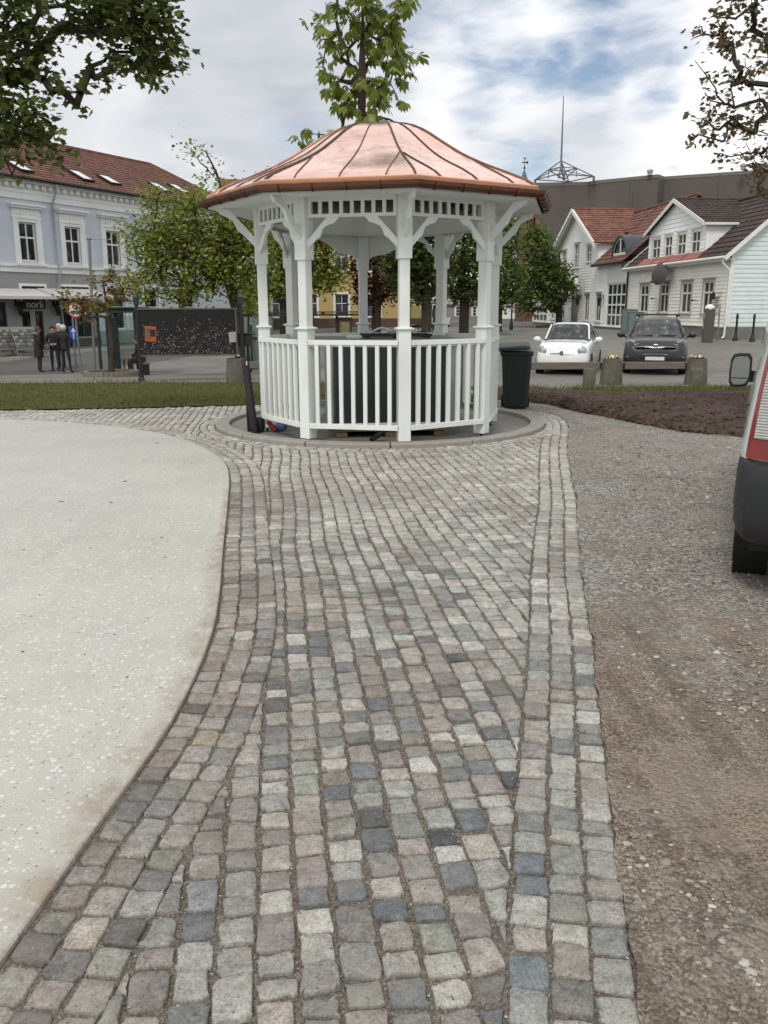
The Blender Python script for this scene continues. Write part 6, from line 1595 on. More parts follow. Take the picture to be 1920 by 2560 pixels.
def build_suv():
    pc = paint('dark bronze-grey car paint', C(34, 33, 35), 0, .34); g = car_glass()
    q = GB(1640, 25.5); root = thing('grey_suv', 'dark grey sport utility car with roof bars parked behind the timber barrier', 'car', (q.x-.02, 25.3, gz(q.x, 25.3)+.01), R(-17.5))
    st = resample([(.0, .36, .62, .5, .62, .56, .70, .42), (.07, .30, .82, .52, .78, .72, .86, .55), (.25, .26, .90, .55, .94, .80, 1.0, .66), (.7, .25, .925, .58, 1.02, .84, 1.08, .72), (1.15, .25, .927, .6, 1.06, .86, 1.11, .76), (1.95, .25, .927, .62, 1.1, .865, 1.585, .61), (2.7, .25, .927, .64, 1.13, .86, 1.62, .615), (3.6, .25, .92, .66, 1.17, .83, 1.56, .58), (4.15, .3, .88, .66, 1.15, .76, 1.25, .62), (4.4, .36, .80, .6, .95, .68, 1.02, .5), (4.45, .42, .66, .56, .8, .52, .84, .34)])
    rows = car_shell(st); m = MB(); gm = MB(); n = len(rows[0])
    def isglass(i, k):
        y = (st[i][0]+st[i+1][0])/2
        return (1.2 < y < 1.95 and 5 <= k <= n-7) or (3.65 < y < 4.1 and 6 <= k <= n-8) or (1.5 < y < 3.7 and k in (4, 5, n-6, n-7))
    for i in range(len(rows)-1):
        for k in range(n-1): (gm if isglass(i, k) else m).add([rows[i][k], rows[i][k+1], rows[i+1][k+1], rows[i+1][k]], [(0, 1, 2, 3)])
    m.add(rows[0], [tuple(range(n))]); m.add(rows[-1], [tuple(range(n))])
    b = m.build('body', pc, root, smooth=35, fix=False); bmw = bmesh.new(); bmw.from_mesh(b.data); bmesh.ops.remove_doubles(bmw, verts=bmw.verts, dist=1e-4); bmesh.ops.recalc_face_normals(bmw, faces=bmw.faces); bmw.to_mesh(b.data); bmw.free()
    gm.build('windows', g, root, smooth=40, fix=False)
    m = MB(); m.box(-.86, .6, .24, .86, 3.9, .4); m.build('underbody', BPL, root)
    for s in (-1, 1):
        for y in (.85, 3.5): wheel(root, s*.80, y, .355, .235, TYRE, RIM)
        # headlight swept back along the bonnet edge
        m = MB(); P = [(.46, .14, .90), (.60, .13, .855), (.80, .24, .86), (.86, .5, .96), (.82, .56, 1.005), (.66, .30, .985)]
        m.add([(s*x, y-.012, z+.012) for x, y, z in P]+[(s*x*.97, y+.06, z-.03) for x, y, z in P], [(0, 1, 2, 3, 4, 5)]+[(i, (i+1) % 6, (i+1) % 6+6, i+6) for i in range(6)]); m.build('headlight', LENS, root)
        m = MB(); m.box(s*.74-.09, .05, .47, s*.74+.09, .12, .60); o = m.build('fog_lamp_recess', BPL, root, bevel=.012)
        for j in (-1, 1): m = MB(); m.box(s*.74+j*.045-.03, .04, .515, s*.74+j*.045+.03, .06, .555); m.build('fog_lamp', LENS, o)
        m = MB(); m.ell((s*1.05, 1.38, 1.13), (.12, .075, .09), 12, 8); m.bar((s*.88, 1.42, 1.06), (s*1.02, 1.4, 1.1), .06, .06); m.build('mirror', pc, root, smooth=50)
        m = MB(); m.bar((s*.785, 1.22, 1.11), (s*.63, 1.9, 1.54), .05, .06); m.build('windscreen_pillar', pc, b)
        m = MB(); m.tube([(s*.60, 1.95, 1.60), (s*.605, 2.1, 1.665), (s*.605, 3.3, 1.665), (s*.57, 3.5, 1.60)], .02, 6); m.build('roof_rail', CHR, root, smooth=60)
    for y in (2.2, 3.1):
        m = MB(); m.box(-.66, y-.03, 1.70, .66, y+.03, 1.735)
        for s in (-1, 1): m.box(s*.60-.045, y-.05, 1.65, s*.60+.045, y+.05, 1.71)
        m.build('roof_bar', BPL, root, bevel=.006)
    # pinched wide grille with a bright rim
    G = [(-.58, .81), (-.3, .82), (-.12, .79), (.12, .79), (.3, .82), (.58, .81), (.60, .70), (.46, .60), (.16, .625), (-.16, .625), (-.46, .60), (-.60, .70)]
    yy = lambda x: -.004+.14*x*x
    m = MB(); m.add([(x, yy(x), z) for x, z in G]+[(x, yy(x)+.06, z) for x, z in G], [tuple(range(12))]+[(i, (i+1) % 12, (i+1) % 12+12, i+12) for i in range(12)]); gr = m.build('grille', pm('grille mesh black', C(12, 12, 13), .9, spec=.1), root)
    m = MB(); m.tube([(x*1.02, yy(x)-.008, .72+(z-.72)*1.06) for x, z in G+[G[0]]], .007, 6); m.build('grille_rim', CHR, gr, smooth=60)
    m = MB(); m.ell((0, .035, .875), (.075, .015, .033), 16, 8); m.build('badge', CHR, root, smooth=60)
    m = MB(); m.box(-.5, .015, .34, .5, .08, .43); m.build('lower_intake', BPL, root, bevel=.012)
    m = MB(); m.box(-.27, -.012, .44, .27, .005, .54); p = m.build('number_plate', pm('white plate', C(200, 202, 200), .4), root)
    m = MB(); m.tube([(-.6, 1.13, 1.125), (-.1, 1.17, 1.13)], .012, 5); m.tube([(.05, 1.15, 1.13), (.55, 1.17, 1.125)], .012, 5); m.build('wiper', BPL, root)
def build_van():
    wp = paint('white van paint', C(200, 204, 202)); g = car_glass()
    red = pm('red tail lamp plastic', C(122, 20, 24), .15, var=.12, scale=14, spec=.7, coat=.5); clr = pm('clear ribbed lamp plastic', C(168, 170, 166), .18, .15, var=.1, scale=30, spec=.8)
    dk = pm('grained bumper plastic', C(36, 38, 40), .55, var=.12, scale=12, bump=.3, bscale=220, spec=.4)
    psi = R(23.5); O = Vector((1.918, 4.50, 0))
    root = thing('white_van', 'white delivery van cut by the right edge, red tail lamp and black bumper', 'van', O, -psi)
    L, W = 4.3, 1.78
    # rear corner is rounded, sides lean in towards the roof: sections down the length
    prof = [(.03, .40), (.0, .46), (-.012, .62), (-.012, .80), (.005, .97), (.03, 1.18), (.066, 1.42), (.12, 1.62), (.19, 1.76), (.34, 1.83), (.6, 1.86)]
    def sec(y, ins, top=1.0, base=None):
        half = [(x+ins, .40+(z-.40)*top) for x, z in prof]
        return [Vector((x, y, z)) for x, z in half]+[Vector((W-x, y, z)) for x, z in half[::-1]]
    ys = [(.07, .17), (.075, .12), (.10, .065), (.15, .025), (.24, .004), (.5, .0), (1.5, 0), (2.6, 0), (3.1, .0), (3.45, .02)]
    rows = [sec(y, i) for y, i in ys]
    rows += [sec(3.9, .06, .55), sec(4.2, .14, .48), sec(4.3, .3, .42)]
    m = MB(); n = len(rows[0]); gm = MB()
    for i in range(len(rows)-1):
        for k in range(n-1):
            y = rows[i][k].y
            side = (k in (5, 6) or k in (n-7, n-8)) and 2.0 < y < 3.1
            fr = i == len(rows)-4 and 6 <= k <= n-8
            (gm if side or fr else m).add([rows[i][k], rows[i][k+1], rows[i+1][k+1], rows[i+1][k]], [(0, 1, 2, 3)])
    m.add(rows[0], [tuple(range(n))]); m.add(rows[-1], [tuple(range(n))])
    b = m.build('body', wp, root, smooth=40, fix=False); bmw = bmesh.new(); bmw.from_mesh(b.data); bmesh.ops.remove_doubles(bmw, verts=bmw.verts, dist=1e-4); bmesh.ops.recalc_face_normals(bmw, faces=bmw.faces); bmw.to_mesh(b.data); bmw.free()
    gm.build('windows', g, root, smooth=40, fix=False)
    # rear doors: seams, windows, handle
    m = MB(); m.box(W/2-.006, .058, .62, W/2+.006, .071, 1.75); m.box(.30, .058, .60, W-.30, .071, .612); m.build('door_seam', BPL, b)
    for s in (-1, 1): m = MB(); m.box(W/2+s*.36-.28, .055, 1.12, W/2+s*.36+.28, .072, 1.58); m.build('rear_window', g, root, bevel=.01)
    m = MB(); m.box(W/2+.06, .04, .88, W/2+.22, .06, .94); m.build('door_handle', BPL, root, bevel=.008)
    # tail lamps wrap round the corner: given as an outline on the corner surface
    def corner(t, z, out=.012):
        """t 0..1 runs from the side round to the back at height z"""
        lean = 0
        for (x0, z0), (x1, z1) in zip(prof[:-1], prof[1:]):
            if z0 <= z <= z1: lean = lerp(x0, x1, (z-z0)/(z1-z0))
        pts = [(.0, .26), (.004, .22), (.025, .15), (.065, .10), (.12, .075), (.17, .068), (.26, .066), (.34, .066)]
        i = min(int(t*(len(pts)-1)), len(pts)-2); q = t*(len(pts)-1)-i
        x, y = lerp(pts[i][0], pts[i+1][0], q), lerp(pts[i][1], pts[i+1][1], q)
        nx, ny = -(1-t), -t; l = math.hypot(nx, ny)
        return Vector((x+lean+nx/l*out, y+ny/l*out, z))
    def lamp(name, tA, tB, z0, z1, mat, par, out=.014, mir=False, ribs=0):
        m = MB(); nz = 10 if not ribs else ribs*2; rows = []
        for j in range(nz+1):
            z = lerp(z0, z1, j/nz); a, b_ = tA(j/nz), tB(j/nz); o = out+(.004*(j % 2) if ribs else 0)
            rows.append([corner(lerp(a, b_, k/8), z, o) for k in range(9)])
        rows2 = [[p+(Vector((0, .03, 0))+Vector((.02, 0, 0))) for p in r] for r in rows]
        m.grid(rows); e = rows[0][::-1]
        m.grid([rows[0], rows2[0]]); m.grid([rows[-1], rows2[-1]]); m.grid([[r[0] for r in rows], [r[0] for r in rows2]]); m.grid([[r[-1] for r in rows], [r[-1] for r in rows2]])
        if mir: m.v = [(W-x, y, z) for x, y, z in m.v]
        return m.build(name, mat, par, smooth=35 if not ribs else None)
    for mir in (False, True):
        t0 = lambda t: lerp(.33, .60, t**1.2)
        base = lamp('tail_light', lambda t: lerp(.33, .30, t), lambda t: lerp(.97, .86, t), .79, 1.50, red, root, .010, mir)
        lamp('clear_lens', lambda t: lerp(.44, .41, t), lambda t: lerp(.95, .86, t), .90, 1.30, clr, base, .020, mir, 26)
        lamp('red_lens', lambda t: lerp(.41, .43, t), lambda t: .955, .79, .89, red, base, .022, mir)
        m = MB(); c = corner(.78, .985, .03); M = Matrix.Translation((W-c.x if mir else c.x, c.y, c.z)) @ Matrix.Rotation(pi/2, 4, 'X'); m.lathe([(.012, .012), (.03, .004), (.034, .012), (.05, .002), (.054, .01), (.07, -.002), (.07, -.01)], 22); m.v = [tuple(M @ Vector(v)) for v in m.v]; m.build('reversing_lamp', clr, base, smooth=30)
    # bumper: a moulded bar round the back
    pl = [(-.004, .52), (-.02, .46), (-.026, .32), (-.024, .2), (-.008, .08), (.03, .0), (.11, -.05), (.3, -.075), (.9, -.085)]
    rows = []
    for z, off in ((.325, .10), (.335, .06), (.37, .03), (.43, .01), (.52, .0), (.66, .004), (.735, .012), (.765, .03), (.778, .06), (.78, .11)):
        r = []
        for x, y in pl:
            d = Vector((x-.4, y-.45)); d.normalize(); r.append(Vector((x-d.x*off, y-d.y*off, z+(.03*min(1, max(0, y/.3)) if z > .6 else (-.05*min(1, max(0, (y-.1)/.3)) if z < .4 else 0)))))
        rows.append(r+[Vector((W-p.x, p.y, p.z)) for p in r[-2::-1]])
    m = MB(); m.grid(rows); bu = m.build('rear_bumper', dk, root, smooth=30)
    m = MB(); m.grid([[Vector((p.x-.003*(1 if p.x < W/2 else -1), p.y-.002, lerp(.40, .74, t))) for t in (0, 1)] for p in (rows[3][3], rows[3][3]+Vector((.004, -.004, 0)))]); m.build('bumper_seam', BPL, bu, fix=False)
    m = MB(); m.box(.22, -.02, .765, W-.22, .08, .83); m.build('step_panel', BPL, root, bevel=.015)
    m = MB(); m.box(.08, .3, .22, W-.08, 4.0, .32); m.build('underbody', BPL, root)
    for x in (.095, W-.095):
        for y in (.76, 3.55):
            m = MB(); M = Matrix.Translation((x, y, .315)) @ Matrix.Rotation(pi/2, 4, 'Y'); m.M = M; r, w = .315, .2
            s = 1 if x > .5 else -1
            m.lathe([(.19, -w/2), (.28, -w/2), (r-.006, -w*.42), (r, -w*.3), (r, -.035), (r-.008, -.03), (r-.008, -.02), (r, -.015), (r, .015), (r-.008, .02), (r-.008, .03), (r, .035), (r, w*.3), (r-.006, w*.42), (.28, w/2), (.19, w/2)], 40); t = m.build('wheel', TYRE, root, smooth=30)
            m = MB(); m.M = M; m.lathe([(.195, s*w*.3), (.18, s*w*.47), (.15, s*w*.4), (.03, s*w*.44)], 24); m.build('rim', RIM, t, smooth=40)
            m = MB(); m.M = M; m.lathe([(.345, -.09), (.37, -.095), (.37, .095), (.345, .09)], 30, caps=False); m.build('wheel_arch', BPL, b)
    m = MB(); m.box(-.018, 1.25, .46, .0, 3.1, .56); m.build('side_rub_strip', BPL, root, bevel=.006)
    m = MB(); m.box(-.006, 1.0, .98, .03, 2.4, .99); m.build('slide_rail', BPL, b)
    # door mirror on its arm, well out from the side
    mc = at(1851, 925, 7.55); mq = Matrix.Rotation(psi, 4, 'Z') @ (mc-O)
    m = MB(); w, h = .088, .145
    def rr(s, y, dz=0): return [(mq.x+px*w*s, mq.y+y, mq.z+pz*h*s+dz) for px, pz in ((-.72, -1), (-.1, -1.02), (.62, -.94), (.95, -.6), (1.0, .1), (.98, .72), (.68, 1), (-.2, 1.0), (-.7, .93), (-.93, .6), (-1, -.2), (-.96, -.72))]
    m.grid([rr(.55, .13), rr(.9, .09), rr(1.03, .02), rr(1.0, -.025), rr(.86, -.028), rr(.84, -.015)], closed=True); m.f.append(tuple(range(12))); m.m.append(0)
    m.bar((mq.x+w*.8, mq.y+.04, mq.z-.05), (.12, mq.y+.10, mq.z-.085), .09, .10); mo = m.build('mirror', BPL, root, smooth=35)
    mir = pm('mirror glass', C(200, 205, 206), .02, 1, var=.02)
    m = MB(); a = rr(.83, -.018); m.add([p for p in a], [tuple(range(12))]); m.build('mirror_glass', mir, mo)
    m = MB(); m.box(mq.x-w*.83, mq.y-.024, mq.z-h*.5, mq.x+w*.84, mq.y-.0185, mq.z-h*.44); m.build('mirror_divider', BPL, mo)
build_small_car(); build_suv(); build_van()
# ================================================================ STREET FURNITURE
CON = pm('weathered concrete', C(96, 93, 83), .9, var=.15, scale=8, bump=.6, bscale=60, spec=.15, col2=C(70, 71, 60), c2amt=.7, c2scale=3)
TIM = pm('grey weathered timber', C(104, 100, 92), .85, var=.15, scale=4, bump=.4, stretch=(.4, 4, 4), spec=.2)
GRN = pm('dark green painted steel', C(36, 52, 48), .5, var=.12, spec=.4)
STEEL = pm('galvanised pole', C(120, 124, 126), .5, .4, var=.1)
def G3(u, v, Y): q = at(u, v, Y); q.z = gz(q.x, q.y); return q
def build_barrier():
    lab = {'a': ('round concrete planter with yellow and white pansies between the two cars', 'planter'), 'b': ('round concrete planter with orange flowers at the right of the grey car', 'planter'), 'c': ('round concrete planter with yellow flower at the foot of the notice board', 'planter')}
    leafm = leaf_mat('pansy leaf', [C(48, 60, 30), C(70, 84, 40), C(58, 70, 34)], .2); soil = pm('planter soil', C(52, 42, 36), .95, bump=.8)
    rng = random.Random(4); prot = None; W = []
    for key, u, Y, cols in (('a', 1528, 22.0, (C(220, 180, 50), C(225, 222, 210))), ('b', 1740, 22.0, (C(214, 140, 70), C(222, 190, 150))), ('c', 592, 22.6, (C(214, 190, 60),))):
        q = G3(u, 940, Y); W.append(q)
        root = thing('flower_planter', lab[key][0], 'planter', q, 0, 'concrete planters of the timber barrier')
        m = MB(); m.lathe([(.29, -.04), (.285, .02), (.24, .60), (.235, .63), (.2, .63), (.195, .56), (.02, .56)], 28); m.build('tub', CON, root, smooth=40)
        m = MB(); m.lathe([(.194, .58), (.1, .6), (.01, .605)], 16, caps=False); m.build('soil', soil, root)
        lf = MB(); fl = MB()
        for _ in range(60 if key != 'c' else 25):
            a, r = rng.uniform(0, 6.3), .16*rng.random()**.6; p = Vector((r*cos(a), r*sin(a), .6)); d = Vector((rng.gauss(0, .6), rng.gauss(0, .6), rng.uniform(.5, 1))).normalized(); add_leaf(lf, p, d, Vector((rng.gauss(0, .5), rng.gauss(0, .5), 1)), rng.uniform(.05, .1), 'kite', rng)
        n = 10 if key != 'c' else 3
        for _ in range(n):
            a, r = rng.uniform(0, 6.3), .15*rng.random()**.5; c = Vector((r*cos(a), r*sin(a), .66+rng.uniform(-.02, .05))); t = Vector((rng.gauss(0, .4), -.5+rng.gauss(0, .4), 1)).normalized(); x = t.orthogonal().normalized(); y = t.cross(x); s = rng.uniform(.02, .034); k = rng.randrange(len(cols))
            fl.add([c+(x*cos(b)+y*sin(b))*s for b in [2*pi*i/7 for i in range(7)]]+[c+t*.012], [(i, (i+1) % 7, 7) for i in range(7)], k)
        lf.build('leaves', leafm, root, fix=False); fl.build('flowers', [pm('petal %d' % i+key, c, .6, var=.1) for i, c in enumerate(cols)], root, fix=False)
    a, b = W[0], W[1]
    def beam(p, q, label):
        m = MB(); d = q-p; L = d.length; t = thing('barrier_beam', label, 'beam', p, math.atan2(d.y, d.x), 'timber barrier beams')
        m.box(0, -.055, .36, L, .055, .54); m.build('beam', TIM, t, bevel=.012)
        m = MB(); [m.box(x-.03, -.062, .38, x+.03, -.0555, .52) for x in (.06, L-.06)]; m.build('iron_strap', BLK, t)
    l = G3(1326, 940, 22.0)
    beam(G3(1318, 940, 22.0), a+Vector((-.235, 0, 0)), 'weathered timber barrier beam running from the wheelie bin in front of the white car')
    beam(a+Vector((.235, 0, 0)), b+Vector((-.235, 0, 0)), 'weathered timber barrier beam in front of the dark grey car')
    c = W[2]; beam(c+Vector((.235, 0, 0)), G3(668, 930, 22.6), 'weathered timber barrier beam left of the bandstand post')
    for u, Y, lab_ in ((1472, 20.6, 'short round concrete bollard before the white car'), (1739, 20.4, 'short round concrete bollard before the planter with orange flowers')):
        m = MB(); m.lathe([(.15, -.05), (.15, .40), (.14, .425), (.02, .43)], 24); q = G3(u, 968, Y)
        o = m.build('concrete_bollard', CON, smooth=40, loc=q); tag(o, lab_, 'bollard', 'short concrete bollards')
    for u, v, Y, lab_ in ((1838, 853, 36.6, 'slim black bollard nearest the corner downpipe of the cream house'), (1880, 857, 36.0, 'slim black bollard further right along the aqua gable wall')):
        m = MB(); m.lathe([(.12, 0), (.12, .08), (.075, .16), (.05, .34), (.042, .92), (.06, .95), (.06, 1.0), (.04, 1.04), (.055, 1.08), (.03, 1.13)], 16); o = m.build('black_bollard', BLK, smooth=40, loc=G3(u, v, Y)); tag(o, lab_, 'bollard', 'black cast bollards by the house')
build_barrier()
def build_meter():
    br = pm('brown-grey steel', C(78, 74, 66), .55, var=.1, spec=.35); q = G3(1768, 848, 35.8)
    t = thing('parking_meter', 'tall dark parking meter with white dome in front of the cream house', 'parking meter', q, R(-8))
    m = MB(); m.box(-.2, -.16, 0, .2, .16, 1.36); m.build('housing', br, t, bevel=.02)
    m = MB(); m.ell((0, 0, 1.36), (.2, .17, .17), 16, 10); m.build('dome', pm('white dome', C(216, 216, 214), .35), t, smooth=60)
    m = MB(); m.box(-.215, -.12, .95, -.201, .1, 1.2); m.build('display', pm('meter display', C(150, 156, 156), .2), t); m = MB(); m.box(-.215, -.08, .55, -.201, .08, .85); m.build('coin_panel', ZINC, t)
    q = G3(1793, 850, 36.2); t = thing('sign_pole', 'thin grey pole with small plate beside the parking meter', 'pole', q)
    m = MB(); m.tube([(0, 0, -.05), (0, 0, 1.5)], .03, 8); m.build('pole', STEEL, t)
    for u, v, Y, w, h, lab in ((1570, 836, 44.5, .36, 1.15, 'grey-green utility cabinet at the corner between the two white houses'), (1586, 834, 42.5, .34, 1.05, 'slightly nearer grey-green utility cabinet behind the dark grey car')):
        q = G3(u, v, Y); t = thing('utility_cabinet', lab, 'cabinet', q, R(-5), 'utility cabinets by the houses'); c = pm('utility cabinet paint', C(98, 114, 108), .6, var=.08)
        m = MB(); m.box(-w, -.2, 0, w, .2, h); m.box(-w-.02, -.22, h, w+.02, .22, h+.05); m.build('housing', c, t, bevel=.012); m = MB(); m.box(-w*.9, -.212, .08, w*.9, -.2005, h-.06); d = m.build('door', c, t); m = MB(); m.box(w*.7, -.225, h*.5, w*.76, -.2125, h*.62); m.build('handle', BLK, d)
build_meter()
def build_notice_board():
    bk = pm('black board cladding', C(20, 19, 19), .55, var=.2, scale=5, spec=.35)
    a = at(356, 953, 24.0); a.z = gz(a.x, a.y); b = G3(607, 953, 24.4)
    ztop, zb = at(350, 774, 24.0).z, at(350, 887, 24.0).z; d = b-a; L = d.length
    t = thing('notice_board', 'long black public notice board full of torn paper scraps on lantern posts', 'notice board', a, math.atan2(d.y, d.x)); z0, z1 = zb-a.z, ztop-a.z
    m = MB(); m.box(-.02, -.03, z0, L-.1, .03, z1); bd = m.build('board', bk, t)
    m = MB(); m.box(-.04, -.05, z1, L-.06, .05, z1+.035); m.box(-.04, -.045, z0-.05, L-.06, .045, z0); m.box(L-.14, -.05, z0, L-.1, .05, z1); m.build('frame', pm('grey steel frame', C(92, 92, 90), .5, .3), t)
    for i, x in enumerate((-.02, L+.03)):
        m = MB(); m.tube([(x, .0, -.05), (x, 0, .3), (x, .0, z1+.1)], [.075, .06, .055], 10); m.lathe([(.09, 0), (.09, .1), (.07, .13)], 12, (x, 0, -.02)); p = m.build('post', BLK, t, smooth=40)
        m = MB(); m.lathe([(.02, .1), (.075, .13), (.085, .32), (.1, .33), (.03, .43), (.012, .5)], 6, (x, 0, z1)); m.build('lantern', GRN, p)
    rng = random.Random(17); sc = MB(); W = L-.2
    for _ in range(760):
        x = rng.uniform(.05, W); z = z0+(z1-z0)*min(.97, max(.03, abs(rng.gauss(.3, .28))))
        if z > z0+(z1-z0)*.8 and rng.random() < .8: continue
        s = rng.choice((.004, .005, .006, .007, .009, .013))*rng.uniform(.8, 1.4); e = rng.uniform(1, 2.6); an = rng.uniform(0, 3.14); yy = -.0315-rng.uniform(0, .002)
        P = [(x+s*e*cos(an)*cx-s*sin(an)*cz, yy-.004*rng.random(), z+s*e*sin(an)*cx+s*cos(an)*cz) for cx, cz in ((-1, -.6), (.8, -1), (1, .7), (-.6, 1))]
        sc.add(P, [(0, 1, 2, 3)], rng.choices((0, 1, 2), (5, 2, 1.5))[0])
    q = sc.build('paper_scraps', [pm('scrap white', C(112, 112, 109), .8), pm('scrap ochre', C(84, 77, 50), .8), pm('scrap blue', C(70, 74, 88), .8)], bd, fix=False); q['kind'] = 'stuff'
    orange = pm('orange poster', C(160, 76, 38), .7, var=.06)
    def sheet(name, label, u0, u1, v0, v1, mat, tilt=0):
        p, r = at(u0, v1, 23.9), at(u1, v0, 23.9); x0, x1 = p.x-a.x, r.x-a.x; zz0, zz1 = p.z-a.z, r.z-a.z
        o = thing(name, label, 'poster', a, math.atan2(d.y, d.x)); m = MB(); cx, cz = (x0+x1)/2, (zz0+zz1)/2; m.M = Matrix.Translation((cx, -.042, cz)) @ Matrix.Rotation(tilt, 4, 'Y')
        w, h = (x1-x0)/2, (zz1-zz0)/2; m.grid([[(-w+2*w*i/4, -.006*sin(i*1.3+j), -h+2*h*j/4) for i in range(5)] for j in range(5)]); m.build('sheet', mat, o, fix=False); return o, cx, cz, w, h
    o, cx, cz, w, h = sheet('poster', 'orange poster with dark picture pinned on the notice board', 361, 386, 816, 854, orange, R(3))
    m = MB(); m.box(cx-w*.85, -.056, cz-.12, cx-w*.05, -.0505, cz+.14); m.build('picture', pm('poster picture', C(92, 88, 66), .7, var=.4, scale=25), o); m = MB(); m.box(cx+w*.05, -.056, cz-.06, cx+w*.85, -.0505, cz+.12); m.build('dark_block', BLK, o)
    sheet('paper_sheet', 'loose white paper sheet pinned at the right end of the notice board', 568, 586, 831, 857, pm('white paper', C(150, 152, 146), .8, var=.06), R(-5))
    q = G3(612, 930, 24.6); t = thing('litter_box', 'small black litter box hung on the notice board end post', 'litter bin', q); m = MB(); m.box(-.14, -.16, .95, .24, .16, 1.28); m.box(-.2, -.2, 1.28, .3, .2, 1.31); m.build('box', BLK, t, bevel=.02); m = MB(); m.tube([(.1, 0, 0), (.1, 0, .96)], .025, 8); m.build('stand', BLK, t)
build_notice_board()
def shelter(label, u0, u1, v, Y, h, mat, depth=1.3, panel=None, rot=0, group=None, posts=4):
    a = G3(u0, v, Y); b = at(u1, v, Y); L = b.x-a.x
    t = thing('bus_shelter', label, 'bus shelter', a, rot, group)
    for i in range(posts):
        x = L*i/(posts-1); m = MB(); m.tube([(x, 0, -.05), (x, 0, h)], .06, 10); m.build('post', mat, t, smooth=40)
    m = MB(); m.box(-.15, -.35, h+.12, L+.15, depth, h+.17); m.box(-.1, -.3, h-.02, L+.1, -.22, h+.06); m.box(-.1, depth-.1, h-.02, L+.1, depth-.02, h+.06)
    for i in range(6): x = L*i/5; m.box(x-.03, -.3, h+.06, x+.03, depth-.02, h+.12)
    m.build('roof', mat, t)
    gl = MB(); gl.box(.06, depth-.08, .25, L-.06, depth-.06, h-.15); gm = bpy.data.materials.get('shelter glass')
    if gm is None:
        gm, nt, bb, oo = mk('shelter glass'); tr = nt.nodes.new('ShaderNodeBsdfTransparent'); tr.inputs[0].default_value = (.82, .87, .85, 1); gs = nt.nodes.new('ShaderNodeBsdfGlossy'); gs.inputs['Roughness'].default_value = .05; mx = nt.nodes.new('ShaderNodeMixShader'); fn = nt.nodes.new('ShaderNodeFresnel'); fn.inputs[0].default_value = 1.35
        nt.links.new(fn.outputs[0], mx.inputs[0]); nt.links.new(tr.outputs[0], mx.inputs[1]); nt.links.new(gs.outputs[0], mx.inputs[2]); nt.links.new(mx.outputs[0], oo.inputs[0])
    gl.build('glass_wall', gm, t)
    m = MB(); m.box(.3, depth-.5, .44, L-.3, depth-.12, .49); [m.box(x-.03, depth-.35, 0, x+.03, depth-.28, .44) for x in (.5, L-.5)]; m.build('bench', TIM, t)
    if panel:
        x0 = at(panel[0], v, Y).x-a.x; x1 = at(panel[1], v, Y).x-a.x; m = MB(); m.box(x0, -.1, .25, x1, .1, h-.1); p = m.build('panel_frame', mat, t); m = MB(); m.box(x0+.1, -.125, .4, x1-.1, -.1005, h-.3); m.build('poster_panel', pm('yellowish poster', C(120, 112, 66), .6, var=.3, scale=2.5, col2=C(92, 86, 60), c2amt=.7), p)
    return t
def build_shelters():
    shelter('dark green steel bus shelter beside the small amber-tinted tree', 252, 345, 912, 30.5, 2.15, GRN, 1.4, None, 0, None, 3)
    q = G3(286, 916, 29.6); t = thing('advert_column', 'tall dark green column standing just behind the small amber-tinted tree', 'column', q); m = MB(); m.box(-.17, -.12, -.05, .14, .12, 1.95); m.build('column', GRN, t, bevel=.02); m = MB(); m.box(-.12, -.128, .5, .09, -.1205, 1.75); m.build('panel', pm('dark advert glass', C(36, 46, 46), .2), t)
    shelter('long brown bus shelter with yellow poster panel seen through the bandstand', 664, 902, 846, 41, 1.62, pm('brown-black steel', C(50, 44, 38), .5), 1.4, (846, 880), 0, None, 5)
    shelter('short dark bus shelter seen between the right rear and front posts', 1024, 1108, 838, 46, 1.6, pm('brown-black steel', C(50, 44, 38), .5), 1.3, (1082, 1104), 0, None, 3)
    q = G3(632, 905, 33); c = pm('grey-green panel', C(104, 118, 114), .6, var=.08, scale=2); t = thing('kiosk', 'plain grey-green panelled kiosk left of the bandstand front post', 'kiosk', q, R(4))
    m = MB(); m.box(-.3, -.1, -.05, .75, 1.2, 2.05); m.build('housing', c, t, bevel=.01); m = MB(); m.box(-.32, -.13, 1.18, .77, -.1005, 1.23); m.box(-.34, -.15, 2.05, .8, 1.25, 2.11); m.build('trim', BLK, t); m = MB(); m.tube([(.0, -.3, 0), (.0, -.3, 1.7)], .05, 10); m.build('pipe', GRN, t)
    q = G3(599, 905, 35.5); m = MB(); m.box(-.22, -.2, -.05, .22, .2, 2.5); m.box(-.26, -.24, .95, .26, .24, 1.0); o = m.build('white_pillar', pm('white pillar paint', C(170, 172, 178), .7, var=.05), bevel=.012, loc=q); tag(o, 'pale square pillar standing between the notice board and the grey-green kiosk', 'pillar')
build_shelters()
